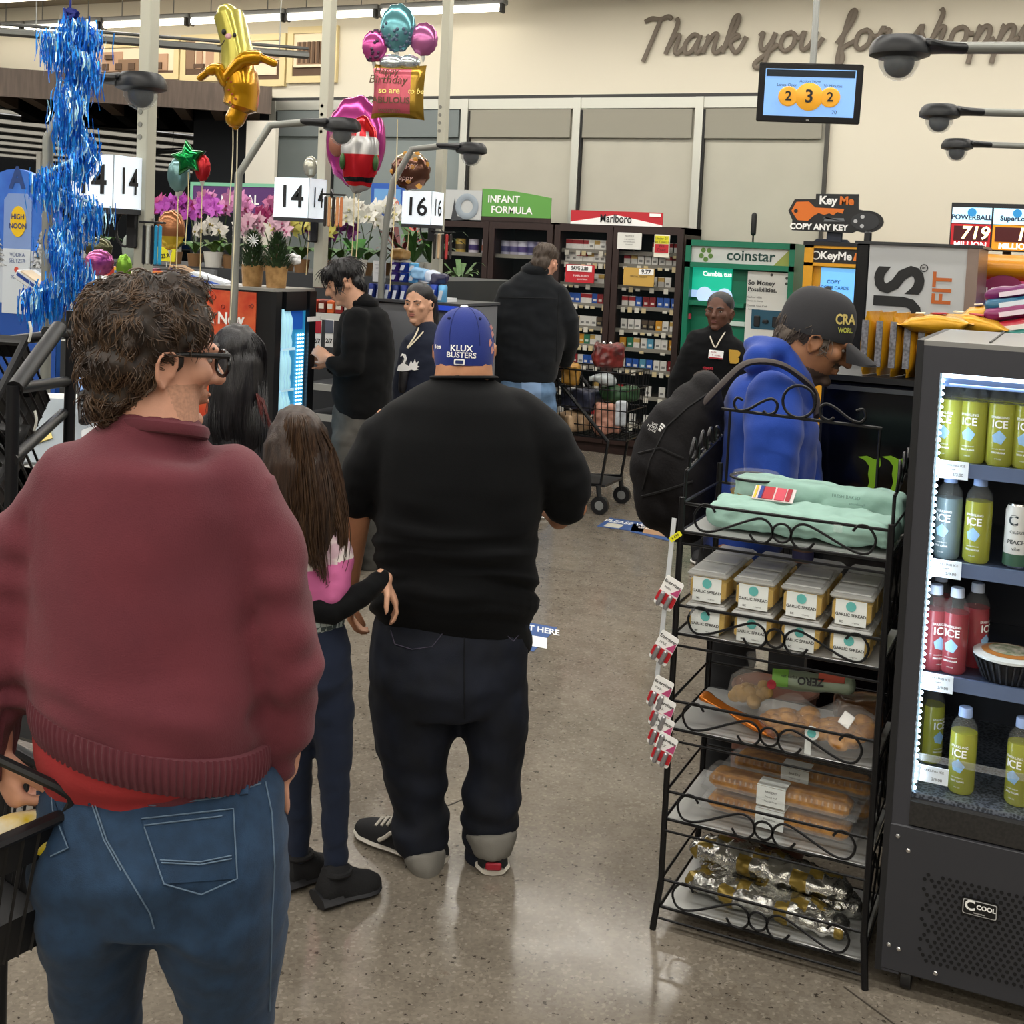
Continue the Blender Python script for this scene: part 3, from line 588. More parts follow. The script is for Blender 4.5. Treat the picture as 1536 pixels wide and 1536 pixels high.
p.limb(jn, [(325, 1265, -.02, 108, .155), (331, 1335, -.02, 103, .15), (337, 1398, 0, 97, .13), (347, 1485, .02, 73, .10), (346, 1560, .03, 68, .09), (335, 1700, .03, 62, .08), (330, 1900, .03, 55, .07), (330, 1990, .03, 52, .07)])
def jd(c):
    f = max(0, 1 - abs(c.z - .72) / .22); return .004 * noise.noise(c * 9) + f * .007 * noise.noise(Vector((c.x * 6, c.y * 6, c.z * 20 + abs(c.x) * 12))) + .004 * noise.noise(Vector((c.x * 14, c.y * 14, c.z * 30)))
jo = p.garment('jeans', jn, DENIM, .011, 6, jd); bv = p.bvh(jo)
DEN2 = mat('denim_pocket', '203a56', .85, var=.25, vs=40, bump=.15, bs=500)
pk = p.patch(bv, [(212, 1228), (350, 1213), (355, 1318), (246, 1326)], DEN2, 'back_pocket', jo, .0035)
p.stitch(bv, [[(212, 1228), (350, 1213), (356, 1318), (302, 1342), (246, 1326), (212, 1228)], [(216, 1238), (350, 1222)], [(240, 1290), (300, 1293), (354, 1282)], [(242, 1294), (300, 1297), (354, 1287)]], .0012, STI, 'pocket_stitching', pk, .005)
pk = p.patch(bv, [(48, 1170), (76, 1182), (102, 1272), (72, 1284)], DEN2, 'back_pocket', jo, .0035)
p.stitch(bv, [[(48, 1170), (76, 1182), (79, 1215), (102, 1272), (72, 1286)]], .0012, STI, 'pocket_stitching', pk, .005)
p.stitch(bv, [[(50, 1152), (130, 1196), (230, 1208), (330, 1196), (400, 1172)], [(140, 1200), (160, 1260), (190, 1312), (225, 1370), (232, 1396)], [(136, 1200), (156, 1260), (185, 1312)], [(398, 1172), (408, 1220), (412, 1300), (408, 1380), (404, 1536)]], .0014, STI, 'seam', jo, .0015)
for q in ([(140, 1172), (137, 1204)], [(366, 1160), (366, 1192)]):
    a, c = p.pt(*q[0]), p.pt(*q[1]); ha, hc = p.onto(bv, a.x, a.z, .006), p.onto(bv, c.x, c.z, .006)
    if ha and hc: MB().tube([ha, hc], [(.003, .007)] * 2, 8, ref=(0, 1, 0)).build('belt_loop', DENIM, jo)
for hx in (150, 330): shoe(p, (hx, 2000), (hx + 10, 1900), P('2a2a2c', .6), P('1a1a1a', .6), dyh=-.06, dyt=.2)
# ---- stout man in black T-shirt and blue cap
p = Per(695, 3.5, 'heavyset man from behind in black T-shirt, baggy indigo jeans and blue cap')
HM = head_mat(p.pt(696, 522, .03), 93, 0, -2, .235)
b = MB(); head(b, HM, jaw=1.12); p.limb(b, [(697, 520, .02, 40, .085), (696, 560, .0, 44, .085), (694, 600, 0, 52, .09)]); p.limb(b, [(690, 600, 0, 60, .08), (682, 800, 0, 70, .1), (678, 960, 0, 70, .1)])
p.limb(b, [(690, 620, 0, 30), (585, 640, 0, 32), (545, 720, 0, 27), (532, 780, 0, 24), (525, 850, .03, 18), (524, 885, .05, 14)]); p.limb(b, [(690, 620, 0, 30), (800, 640, 0, 32), (845, 720, 0, 28), (858, 762, .03, 24), (838, 778, .10, 18), (822, 765, .2, 14)])
p.limb(b, [(630, 950, 0, 40), (630, 1150, 0, 30), (640, 1285, 0, 20)]); p.limb(b, [(740, 950, 0, 40), (735, 1150, 0, 30), (735, 1275, 0, 20)])
hand(b, p.pt(524, 885, .05), Vector((.05, .1, -1)), Vector((1, .2, 0)), 1, .18, (.4, .6, .5)); hand(b, p.pt(822, 765, .2), Vector((-.2, 1, 0)), Vector((-.6, 0, -.8)), 1, .18)
p.garment('body', b, SKIN['tan'], .007, 3)
hb = MB(); B = lambda c, r: hb.ball(HM @ Vector(c), tuple(q * .235 for q in r), 20, 14, R=HM.to_3x3() * (1 / .235)); B((0, -.05, .1), (.34, .40, .34))
p.garment('hair', hb, mat('dark_stubble_hair', '3a2c22', .8, bump=.2, bs=900), .008, 3)
cap = MB(); S = .235; CL = []
for i in range(0, 11):
    a = i / 10 * math.pi * .5; CL.append((.395 * math.cos(a) ** .80 if i < 10 else .001, .0 + .48 * math.sin(a)))
MC = HM @ Matrix.Translation((0, -.02, .02)) @ Matrix.Rotation(math.radians(-6), 4, 'X') @ Matrix.Diagonal((.93, 1.13, 1, 1))
cap.lathe([(.378, -.24), (.392, -.16), (.40, -.06)] + CL, 36, M=MC)
BLUE = mat('royal_blue_wool', '1b2d78', .85, bump=.1, bs=500, sheen=.08); co = cap.build('cap', BLUE, p.t); bvc = p.bvh(co)
MB().ball(MC @ Vector((0, 0, .485)), (.012, .012, .006), 12, 6).build('button', P('e4e4e0', .6), co)
br = MB(); rows = []
for k in range(5): rows.append([MC @ Vector((.36 * math.sin(a), .36 * math.cos(a) * .9 + k * .10, -.1 - .02 * k * k / 4 - .10 * abs(math.sin(a)) ** 2)) for a in [math.radians(-75 + 15 * i) for i in range(11)]])
br.grid(rows).build('brim', BLUE, co)
for sg in range(6):
    a = math.radians(60 * sg + 30); MB().tube([MC @ Vector((r_ * 1.004 * math.sin(a), r_ * 1.004 * math.cos(a), z_)) for r_, z_ in CL], .0012, 5).build('panel_seam', P('16245f', .8), co)
for s_ in (-1, 1): MB().ball(MC @ Vector((s_ * .2, -.30, .33)), .005, 10, 6).build('eyelet', P('121c50', .7), co)
p.flat_text(bvc, 'KLUX', 692, 523, .025, INKW, 'lettering', co, .004, .02); p.flat_text(bvc, 'BUSTERS', 692, 533, .022, INKW, 'lettering', co, .004, .02)
a = p.pt(689, 543); h = p.onto(bvc, a.x, a.z, .004) or a; MB().poly(rrect(.030, .017, .004), .003, M=T(h.x, h.y - .002, h.z)).build('emblem', INKW, co); MB().poly(rrect(.022, .010, .002), .002, M=T(h.x, h.y - .004, h.z)).build('emblem', P('1c2c66', .6), co)
p.flat_text(bvc, 'les', 657, 520, .016, INKW, 'lettering', co, .003, .015)
tuf = MB()
for i, (x_, y_) in enumerate(((736, 492), (738, 502), (735, 514), (738, 525))):
    a = p.pt(x_, y_); h = p.onto(bvc, a.x, a.z, .004) or a; tuf.poly([(0, .012), (.006, 0), (0, -.012), (-.004, 0)], .003, M=T(h.x, h.y - .002, h.z))
tuf.build('side_patch', [P('c98f86', .6)], co)
ts = MB()
p.torso(ts, [(570, 655, 738, .09, 0), (584, 620, 772, .13, 0), (610, 580, 812, .16, 0), (660, 560, 826, .185, -.01), (720, 560, 820, .20, -.02), (790, 562, 808, .205, -.02), (860, 560, 806, .205, -.02), (915, 558, 808, .20, -.01), (930, 564, 804, .19, -.0)], 32)
p.limb(ts, [(620, 625, 0, 38, .10), (575, 660, 0, 42, .105), (552, 705, 0, 40, .10), (541, 740, 0, 34, .085), (538, 750, 0, 32, .08)]); p.limb(ts, [(775, 620, 0, 40, .10), (820, 665, 0, 44, .105), (846, 715, .01, 42, .10), (852, 742, .03, 36, .09), (850, 752, .04, 34, .085)])
def td(c):
    lo = max(0, min(1, (1.12 - c.z) / .3)); a = .005 * noise.noise(c * 7) + .004 * noise.noise(Vector((c.x * 9, c.y * 9, c.z * 9)))
    a += lo * (.026 * noise.noise(Vector((c.x * 3.2 + c.z * 3, c.y * 3, c.z * 21))) + .013 * noise.noise(Vector((c.x * 5 - c.z * 4, c.y * 3, c.z * 38))))
    if abs(c.x) > .25: a += .006 * noise.noise(Vector((c.x * 10, c.y * 8, c.z * 26)))
    return a
to = p.garment('t_shirt', ts, BLKT, .012, 6, td)
for v in to.data.vertices:
    if v.co.z < 1.02: v.co.z += min(1, (1.02 - v.co.z) / .22) * .085 * max(-.3, min(1, -v.co.y / .2))
col_ = [p.pt(696 + 46 * math.cos(a), 566, .088 * math.sin(a)) for a in [2 * math.pi * i / 28 for i in range(28)]]
MB().tube(col_, [(.005, .012)] * 28, 8, closed=True, ref=(0, 0, 1)).build('collar', BLKT, to)
jn = MB()
p.torso(jn, [(900, 575, 790, .16, 0), (950, 556, 794, .18, -.01), (1010, 552, 794, .185, -.02), (1045, 556, 792, .16, -.01)], 28, False)
p.limb(jn, [(622, 1030, 0, 70, .15), (623, 1088, 0, 68, .135), (622, 1150, 0, 52, .115), (629, 1210, -.0, 41, .095), (633, 1250, -.01, 44, .095), (636, 1282, -.02, 38, .085), (638, 1294, -.02, 32, .075)])
p.limb(jn, [(745, 1030, 0, 50, .15), (743, 1088, 0, 50, .13), (741, 1150, .0, 42, .11), (736, 1215, .0, 47, .10), (734, 1245, -.0, 44, .095), (728, 1264, -.0, 36, .08)])
def jd2(c): 
    f = max(0, (.62 - c.z) / .62); return .006 * noise.noise(c * 6) + (.004 + .016 * f) * noise.noise(Vector((c.x * 5 + c.z * 4, c.y * 6, c.z * (12 + 14 * f)))) + .004 * noise.noise(c * 22)
jo = p.garment('jeans', jn, DARKDEN, .011, 5, jd2); bv = p.bvh(jo)
ST2 = P('4a4658', .8); p.stitch(bv, [[(586, 945), (592, 966), (618, 974), (648, 970), (668, 945)], [(752, 945), (770, 962), (788, 940)]], .0013, ST2, 'pocket_stitching', jo); p.stitch(bv, [[(697, 935), (696, 1000), (697, 1090)]], .002, P('070a12', .9), 'seam', jo)
CUF = mat('grey_denim_lining', '7a7770', .9, bump=.1, bs=300)
def cuff(L): 
    mb = MB(); p.limb(mb, L, 18, False); p.garment('trouser_cuff', mb, CUF, .01, 3, fold(.004, 18))
cuff([(638, 1278, -.03, 36, .10), (640, 1292, -.04, 31, .10), (641, 1303, -.04, 25, .09)]); cuff([(737, 1246, -.01, 42, .10), (738, 1264, -.02, 37, .10), (737, 1284, -.03, 29, .09)])
VB, VW = mat('black_canvas', '19191b', .8, bump=.1, bs=300), mat('offwhite_rubber', 'cfc9bd', .6)
s1, a, d, s_, L = shoe(p, (662, 1314), (538, 1288), VB, VW, w=.052, h=.085, dyh=-.06, dyt=.12)
for sd in (-1, 1): MB().tube(smoothline([a + d * L * f + s_ * (sd * .052) + Vector((0, 0, z)) for f, z in ((.15, .045), (.3, .07), (.45, .075), (.55, .05), (.62, .035))], 4), .006, 6).build('side_stripe', VW, s1)
for k in range(4): MB().tube([a + d * L * (.52 + k * .07) + s_ * q + Vector((0, 0, z + .004)) for q, z in ((-.028, .078 - k * .008), (0, .095 - k * .009), (.028, .078 - k * .008))], .005, 6).build('lace', VW, s1)
s2, a, d, s_, L = shoe(p, (740, 1302), (730, 1258), VB, VW, w=.05, h=.07, dyh=-.10, dyt=.2)
MB().rbox(a + Vector((0, -.005, .03)), (.045, .012, .022), .004).build('heel_tab', P('a02030', .5), s2)
# ---- girl with long hair
p = Per(450, 3.25, 'girl with very long straight brown hair in pink and white jacket and navy leggings')
HM = head_mat(p.pt(446, 675, .02), 100, 4, 0, .205)
b = MB(); head(b, HM); p.limb(b, [(448, 700, 0, 24), (450, 740, 0, 26), (452, 900, 0, 35), (470, 970, 0, 34)]); p.limb(b, [(450, 760, 0, 24), (500, 800, 0, 22), (492, 900, -.06, 19), (545, 890, -.04, 16), (578, 868, 0, 12)]); p.limb(b, [(450, 760, 0, 24), (400, 800, 0, 22), (395, 900, 0, 18), (395, 980, 0, 14)])
p.limb(b, [(492, 970, 0, 24), (498, 1110, 0, 20), (500, 1240, 0, 12), (502, 1310, 0, 12), (500, 1350, -.0, 14)]); p.limb(b, [(446, 970, 0, 24), (444, 1110, .02, 20), (442, 1240, .05, 12), (440, 1295, .06, 12), (438, 1325, .05, 13)])
hand(b, p.pt(576, 870, 0), Vector((.55, .05, -1)), Vector((-.8, -.1, -.5)), -1, .145, (.3, .5, .4), .9)
p.garment('body', b, SKIN['light'], .006, 3)
GH = mat('brown_straight_hair', '3a2a20', .4, var=.5, vs=4, stretch=(30, 30, 1.5), col2='241812', bump=.3, bs=14); hv = MB()
p.limb(hv, [(444, 640, .02, 34, .075), (444, 665, .0, 48, .09), (446, 700, -.02, 51, .085), (452, 760, -.04, 50, .06), (462, 820, -.05, 40, .045), (474, 860, -.06, 28, .03)], 20); hv.ball(HM @ Vector((0, -.05, .12)), (.082, .098, .09), 20, 14)
hr = p.garment('hair', hv, GH, .007, 5, lambda c: .006 * noise.noise(Vector((c.x * 60, c.y * 40, c.z * 2.2))))
gd = []
for q in range(9):
    u = q / 8; x0 = 438 + 8 * u; xm = 396 + 108 * u; xb = 392 + 126 * u; ed_ = math.sin(u * math.pi); bot = 800 + 100 * min(1, u * 1.2)
    gd.append([p.pt(x0, 618, -.01), p.pt(xm * .5 + x0 * .5, 636 - 6 * ed_, -.07 * ed_ - .01), p.pt(xm, 690, -.105 * ed_ + .01), p.pt(xb, 760, -.11 * ed_), p.pt(xb * .5 + (440 + 60 * u) * .5 + 2, 830, -.11 * ed_), p.pt(446 + 62 * u, bot, -.09 * ed_ - .03)])
ribbons(gd, 750, .0021, mat('brown_hair_strand', '4a3626', .35, var=.5, vs=6, col2='2a1c14', stretch=(20, 20, 1)), 'strands', hr, .006)
ribbons([[p.pt(498, 672, -.02), p.pt(512, 730, -.03), p.pt(520, 790, -.04), p.pt(514, 850, -.07), p.pt(494, 888, -.09)], [p.pt(490, 690, -.04), p.pt(500, 760, -.05), p.pt(508, 810, -.06), p.pt(500, 860, -.08), p.pt(488, 885, -.1)]], 160, .0017, MATS['brown_hair_strand'], 'side_strands', hr, .006, 5)
jk = MB(); p.torso(jk, [(742, 430, 480, .06, 0), (765, 412, 508, .085, 0), (820, 408, 514, .10, 0), (880, 410, 518, .105, 0), (930, 412, 520, .10, 0), (950, 420, 512, .09, 0)], 24)
p.limb(jk, [(485, 785, 0, 24, .05), (508, 830, -.03, 23, .048), (506, 880, -.06, 22, .045), (500, 896, -.07, 20, .042)]); sl_ = MB(); p.limb(sl_, [(480, 915, -.08, 20, .045), (498, 916, -.08, 21, .045), (522, 906, -.07, 20, .042), (552, 884, -.04, 17, .036), (572, 869, -.0, 15, .032)]); p.garment('sleeve', sl_, BLKT, .008, 4, fold(.005, 20)); p.limb(jk, [(430, 785, 0, 24, .05), (408, 850, 0, 22, .045), (398, 930, 0, 19, .04), (395, 975, 0, 15, .035)])
JM = [mat('pale_quilted_fabric', 'd6cfc8', .8, var=.35, vs=26, col2='b79aa4', tex='voronoi'), mat('pink_fabric', 'bd5f90', .8, bump=.05, bs=200), mat('black_fleece', '15161a', .9, bump=.1, bs=200), None]
zz = [p.pt(480, y_).z for y_ in (842, 905, 940, 905)]; xw = p.pt(522, 900).x
ck = bpy.data.materials.new('checked_fabric'); ck.use_nodes = True; n_ = ck.node_tree.nodes.new('ShaderNodeTexChecker'); n_.inputs['Scale'].default_value = 75; n_.inputs[1].default_value = (*lin('3c4a4c'), 1); n_.inputs[2].default_value = (*lin('b9c4c2'), 1); tc_ = ck.node_tree.nodes.new('ShaderNodeTexCoord'); ck.node_tree.links.new(tc_.outputs['Object'], n_.inputs[0]); ck.node_tree.links.new(n_.outputs[0], ck.node_tree.nodes['Principled BSDF'].inputs['Base Color']); JM[3] = ck
def jm(x, y, z):
    bx = (x - p.pt(470, 900).x) * .25
    if z > zz[0] + bx: return 0
    if z > zz[1] + bx * .8: return 1
    if z > p.pt(480, 912).z + bx * .5: return 2
    return 3
p.garment('jacket', jk, JM, .009, 5, fold(.006, 14, 1, 1, 1.5), jm)
lg = MB(); p.torso(lg, [(935, 418, 518, .09, 0), (975, 414, 526, .10, -.01), (1010, 414, 530, .10, -.01), (1030, 420, 528, .09, 0)], 20, False)
p.limb(lg, [(494, 1010, 0, 36, .085), (498, 1070, 0, 34, .075), (502, 1120, .0, 28, .062), (502, 1180, .0, 24, .052), (503, 1250, -.0, 20, .042), (503, 1300, 0, 18, .036)]); p.limb(lg, [(450, 1010, 0, 34, .085), (446, 1100, .02, 27, .07), (446, 1180, .05, 24, .055), (448, 1240, .06, 20, .045), (446, 1283, .06, 18, .04)])
p.garment('leggings', lg, mat('navy_jersey', '131f36', .85, bump=.06, bs=250, sheen=.05), .009, 5, fold(.006, 11, 1, 1, 2))
BS = mat('black_knit_shoe', '151517', .8, bump=.2, bs=200); BSO = P('1d1d20', .6)
for hx, tx_, d0, d1 in (((478, 1372), (566, 1352), -.05, .05), ((424, 1345), (500, 1322), .03, .13)): 
    s1, a, d, s_, L = shoe(p, hx, tx_, BS, BSO, w=.043, h=.085, dyh=d0, dyt=d1)
    MB().tube([a + d * L * .28 + Vector((math.cos(q) * .036, math.sin(q) * .036, .085)) for q in [i * math.pi / 8 for i in range(16)]], .008, 8, closed=True).build('ankle_collar', BS, s1)
    MB().loft([[a + d * L * f + s_ * (.05 * math.cos(q)) + Vector((0, 0, .018 + .018 * math.sin(q))) for q in [2 * math.pi * j / 10 for j in range(10)]] for f in (-.04, .1, .3)]).build('heel_foam', BSO, s1)
# ---- dark-haired woman beyond the man in maroon
p = Per(352, 4.3, 'woman with long black hair and dark jacket standing before the red cooler, seen from behind')
HM = head_mat(p.pt(356, 535, .02), 80, 4, 0, .225)
b = MB(); head(b, HM); p.limb(b, [(356, 570, 0, 20), (354, 610, 0, 24), (352, 800, 0, 40), (352, 880, 0, 40)]); p.limb(b, [(354, 640, 0, 20), (300, 680, 0, 20), (290, 780, 0, 16), (300, 870, 0, 12)]); p.limb(b, [(354, 640, 0, 20), (405, 680, 0, 20), (412, 780, 0, 16), (405, 870, 0, 12)])
for x_ in (335, 370): p.limb(b, [(x_, 880, 0, 30), (x_, 1000, 0, 20), (x_, 1095, 0, 14)])
for x_, sd in ((300, -1), (405, 1)): hand(b, p.pt(x_, 870), Vector((0, .1, -1)), Vector((-sd, .2, 0)), -sd, .165)
p.garment('body', b, SKIN['light'], .009, 3)
BH = mat('black_hair', '0d0c0e', .35, var=.4, vs=5, stretch=(25, 25, 2), col2='1d1b1e', bump=.3, bs=14); hv = MB()
p.limb(hv, [(358, 520, .01, 30, .08), (360, 545, -.01, 38, .09), (356, 590, -.03, 40, .08), (352, 640, -.05, 40, .06), (362, 670, -.06, 34, .04)], 20); hv.ball(HM @ Vector((0, -.05, .14)), (.085, .1, .088), 18, 12)
hr = p.garment('hair', hv, BH, .009, 4, lambda c: .008 * noise.noise(Vector((c.x * 45, c.y * 40, c.z * 6))))
ribbons([[p.pt(356, 490, 0), p.pt(352 + 44 * u, 515, -.06 * (1 - abs(u)) - .02), p.pt(357 + 42 * u, 570, -.10 * (1 - abs(u)) - .01), p.pt(354 + 44 * u, 640, -.10), p.pt(362 + 34 * u, 690, -.09)] for u in (-1, -.6, -.2, .2, .6, 1)], 260, .0022, MATS['black_hair'], 'strands', hr, .008)
ribbons([[p.pt(395, 600, -.06), p.pt(402, 625, -.07), p.pt(408, 645, -.07)], [p.pt(385, 590, -.08), p.pt(392, 620, -.09), p.pt(398, 648, -.09)]], 40, .0016, mat('dyed_hair_tips', '5a201c', .4), 'dyed_tips', hr, .006)
tp = MB(); p.torso(tp, [(612, 325, 385, .06, 0), (630, 300, 408, .09, 0), (680, 288, 414, .115, 0), (780, 292, 410, .12, 0), (860, 296, 408, .12, 0)], 24); p.limb(tp, [(312, 650, 0, 24, .055), (296, 720, 0, 24), (292, 800, 0, 22), (300, 865, 0, 18)]); p.limb(tp, [(392, 650, 0, 24, .055), (410, 720, 0, 24), (413, 800, 0, 22), (405, 865, 0, 18)])
p.garment('jacket', tp, mat('charcoal_jacket', '1b1b1e', .8, bump=.1, bs=200), .012, 5, fold(.007, 10, 1, 1, 2))
tr = MB(); p.torso(tr, [(840, 300, 404, .11, 0), (900, 300, 404, .115, 0), (930, 306, 400, .1, 0)], 20, False); p.limb(tr, [(332, 920, 0, 28, .09), (332, 1010, 0, 22), (332, 1100, 0, 17)]); p.limb(tr, [(374, 920, 0, 28, .09), (374, 1010, 0, 22), (374, 1100, 0, 17)]); p.garment('trousers', tr, P('1c1e24', .85), .012, 4)
for hx in (332, 374): shoe(p, (hx, 1112), (hx, 1090), P('232325', .7), P('dddad4', .6), dyh=-.08, dyt=.16)
# ---- young man in black jacket looking at his phone
p = Per(530, 6.6, 'young man with black hair in black jacket and grey jeans looking down at phone')
HM = head_mat(p.pt(516, 422, 0), 192, -24, 0, .235)
b = MB(); head(b, HM); face_bits(p.t, HM, BH); p.limb(b, [(528, 435, 0, 16), (540, 465, 0, 18), (545, 500, 0, 26), (540, 600, 0, 26)]); p.limb(b, [(545, 490, -.12, 15), (538, 555, -.16, 13), (505, 548, -.17, 9), (494, 536, -.16, 7)]); p.limb(b, [(545, 490, .12, 15), (532, 560, .14, 12), (505, 555, .1, 9), (494, 545, .02, 7)])
for x_, dy_ in ((520, -.08), (552, .08)): p.limb(b, [(540, 600, dy_, 20), (x_, 720, dy_, 14), (x_, 840, dy_, 9)])
hand(b, p.pt(494, 538, -.16), Vector((-1, .5, .5)), Vector((.1, 1, -.2)), 1, .165, (.3, .5, .4)); hand(b, p.pt(494, 545, .02), Vector((-1, -.3, .4)), Vector((.2, -1, 0)), -1, .165, (.4, .5, .4))
p.garment('body', b, SKIN['light'], .008, 3)
hb = MB(); B = lambda c, r: hb.ball(HM @ Vector(c), tuple(q * .235 for q in r), 18, 12, R=HM.to_3x3() * (1 / .235)); B((0, -.06, .20), (.37, .43, .34)); B((0, -.24, -.10), (.3, .2, .3)); B((0, .26, .28), (.28, .16, .18))
for e in (-1, 1): B((e * .3, .1, .08), (.06, .16, .17))
hr = p.garment('hair', hb, BH, .008, 3, lambda c: .008 * noise.noise(c * 26)); cr = HM @ Vector((0, -.05, .55))
strands(hr.data, 420, .07, .0022, BH, 'strands', hr, lambda c: (c - cr) * 1.0 + Vector((0, 0, -.06)), .004, .004)
jk = MB(); p.torso(jk, [(458, 528, 564, .09, 0), (470, 512, 582, .14, 0), (500, 503, 591, .18, 0), (545, 500, 592, .19, 0), (590, 498, 588, .18, 0), (608, 500, 582, .17, 0)], 24)
p.limb(jk, [(535, 480, -.14, 20, .08), (530, 520, -.19, 19, .075), (528, 552, -.2, 17, .065), (510, 552, -.2, 14, .05), (498, 545, -.18, 11, .042)]); p.limb(jk, [(545, 480, .14, 20, .08), (540, 550, .18, 17, .07), (512, 556, .12, 13, .05), (500, 552, .06, 11, .04)])
jo = p.garment('jacket', jk, BLKT, .012, 5, fold(.008, 8, 1, 1, 1.6)); MB().tube([p.pt(546 + 20 * math.cos(a), 456, .085 * math.sin(a)) for a in [i * math.pi / 10 for i in range(20)]], [(.02, .008)] * 20, 8, closed=True, ref=(0, 0, 1)).build('collar', BLKT, jo)
tr = MB(); p.torso(tr, [(598, 500, 580, .15, 0), (640, 498, 578, .165, 0), (670, 500, 572, .15, 0)], 20, False); p.limb(tr, [(524, 660, -.08, 27, .11), (520, 740, -.08, 24, .095), (522, 842, -.08, 22, .085)]); p.limb(tr, [(556, 660, .08, 27, .11), (558, 740, .08, 24, .095), (556, 842, .08, 22, .085)]); p.garment('jeans', tr, GREYJ, .012, 4, fold(.008, 9, 1, 1, 2))
for hx, dy_ in ((534, -.08), (566, .08)): shoe(p, (hx + 6, 850), (hx - 62, 850), P('1e1e20', .7), P('e2e0dc', .6), dyh=dy_, dyt=dy_)
q = p.pt(487, 531, -.08); ph = thing('phone', 'dark phone held by the young man in the black jacket', 'phone', p.b + UX * q.x + UN * q.y + Vector((0, 0, q.z - .02)), (math.radians(-40), 0, ROT + math.radians(80)))
MB().rbox((0, 0, 0), (.072, .008, .15), .004).build('case', P('1a1a1e', .3), ph); MB().rbox((0, .005, 0), (.064, .002, .138), .001).build('screen', P('203048', .1), ph)
# ---- cashier
p = Per(632, 7.0, 'woman cashier with long dark hair in navy sweatshirt printed with white swan')
HM = head_mat(p.pt(628, 455, 0), -112, -3, 0, .225)
b = MB(); head(b, HM); face_bits(p.t, HM, BH); p.limb(b, [(636, 465, .03, 13), (638, 495, .03, 14), (640, 540, 0, 24), (634, 640, 0, 26)]); p.limb(b, [(640, 520, 0, 14), (612, 560, 0, 11), (606, 630, 0, 9), (610, 680, 0, 7)]); p.limb(b, [(640, 520, 0, 14), (668, 560, 0, 11), (672, 630, 0, 9), (668, 680, 0, 7)])
for x_ in (622, 648): p.limb(b, [(x_, 640, 0, 18), (x_, 740, 0, 13), (x_, 840, 0, 9)])
for x_, sd in ((610, -1), (668, 1)): hand(b, p.pt(x_, 680), Vector((0, -.1, -1)), Vector((-sd, .2, 0)), sd, .16)
p.garment('body', b, SKIN['light'], .008, 3)
hv = MB(); B = lambda c, r: hv.ball(HM @ Vector(c), tuple(q * .225 for q in r), 18, 12, R=HM.to_3x3() * (1 / .225)); B((0, -.06, .20), (.352, .40, .34)); B((0, -.28, -.1), (.3, .2, .3))
p.limb(hv, [(648, 460, .1, 10, .05), (648, 500, .1, 12, .04), (612, 520, -.02, 8, .02)], 12); p.limb(hv, [(648, 450, .06, 9, .04), (640, 490, .08, 12, .03), (616, 520, .0, 8, .03), (606, 560, -.09, 8, .02), (603, 585, -.1, 6, .02)], 12)
p.garment('hair', hv, BH, .008, 3)
tp = MB(); p.torso(tp, [(496, 622, 660, .06, 0), (508, 605, 676, .09, 0), (540, 597, 684, .105, 0), (600, 592, 684, .11, 0), (660, 592, 684, .11, 0)], 24); p.limb(tp, [(614, 520, 0, 14, .055), (604, 570, 0, 15), (600, 630, 0, 13), (608, 675, 0, 10)]); p.limb(tp, [(664, 520, 0, 14, .055), (674, 570, 0, 15), (676, 630, 0, 13), (670, 675, 0, 10)])
so = p.garment('sweatshirt', tp, NAVY, .011, 5, fold(.007, 10, 1, 1, 2)); bv = p.bvh(so); c = p.pt(612, 545)
def emb(pts, m, nm, sc, cx, cz, par, off=.006):
    vs = [(p.onto(bv, cx + x_ * sc, cz + z_ * sc, off) or Vector((cx + x_ * sc, -.12, cz + z_ * sc))) for x_, z_ in pts]
    yv = min(v.y for v in vs); MB().poly([(v.x, v.z) for v in vs], .012, M=T(0, yv, 0)).build(nm, m, par)
emb([(-1, -.7), (-.9, -.2), (-.5, .1), (-.35, .5), (-.5, .85), (-.75, .75), (-.6, 1.05), (-.25, .95), (-.1, .5), (-.3, 0), (.1, -.3), (.3, .3), (.5, -.05), (.7, .5), (.8, .1), (1.1, .25), (.95, -.2), (1.2, -.3), (.9, -.45), (1.1, -.6), (.7, -.7), (.4, -.62), (0, -.75), (-.5, -.8)], INKW, 'swan_print', .055, c.x, c.z, so)
MB().tube(smoothline([p.pt(628, 492, -.04), p.pt(622, 505, -.1), p.pt(611, 522, -.13), p.pt(622, 512, -.11), p.pt(640, 492, -.04)], 5), .0045, 6).build('lanyard', P('d8cdb4', .6), p.t)
tr = MB(); p.torso(tr, [(650, 600, 676, .11, 0), (690, 600, 676, .115, 0)], 20, False); p.limb(tr, [(621, 680, 0, 20, .09), (621, 840, 0, 13)]); p.limb(tr, [(652, 680, 0, 20, .09), (652, 840, 0, 13)]); p.garment('trousers', tr, P('17181c', .85), .012, 4)
for hx in (621, 652): shoe(p, (hx, 848), (hx - 2, 856), P('232325', .7), P('dddad4', .6), dyh=.1, dyt=-.14)
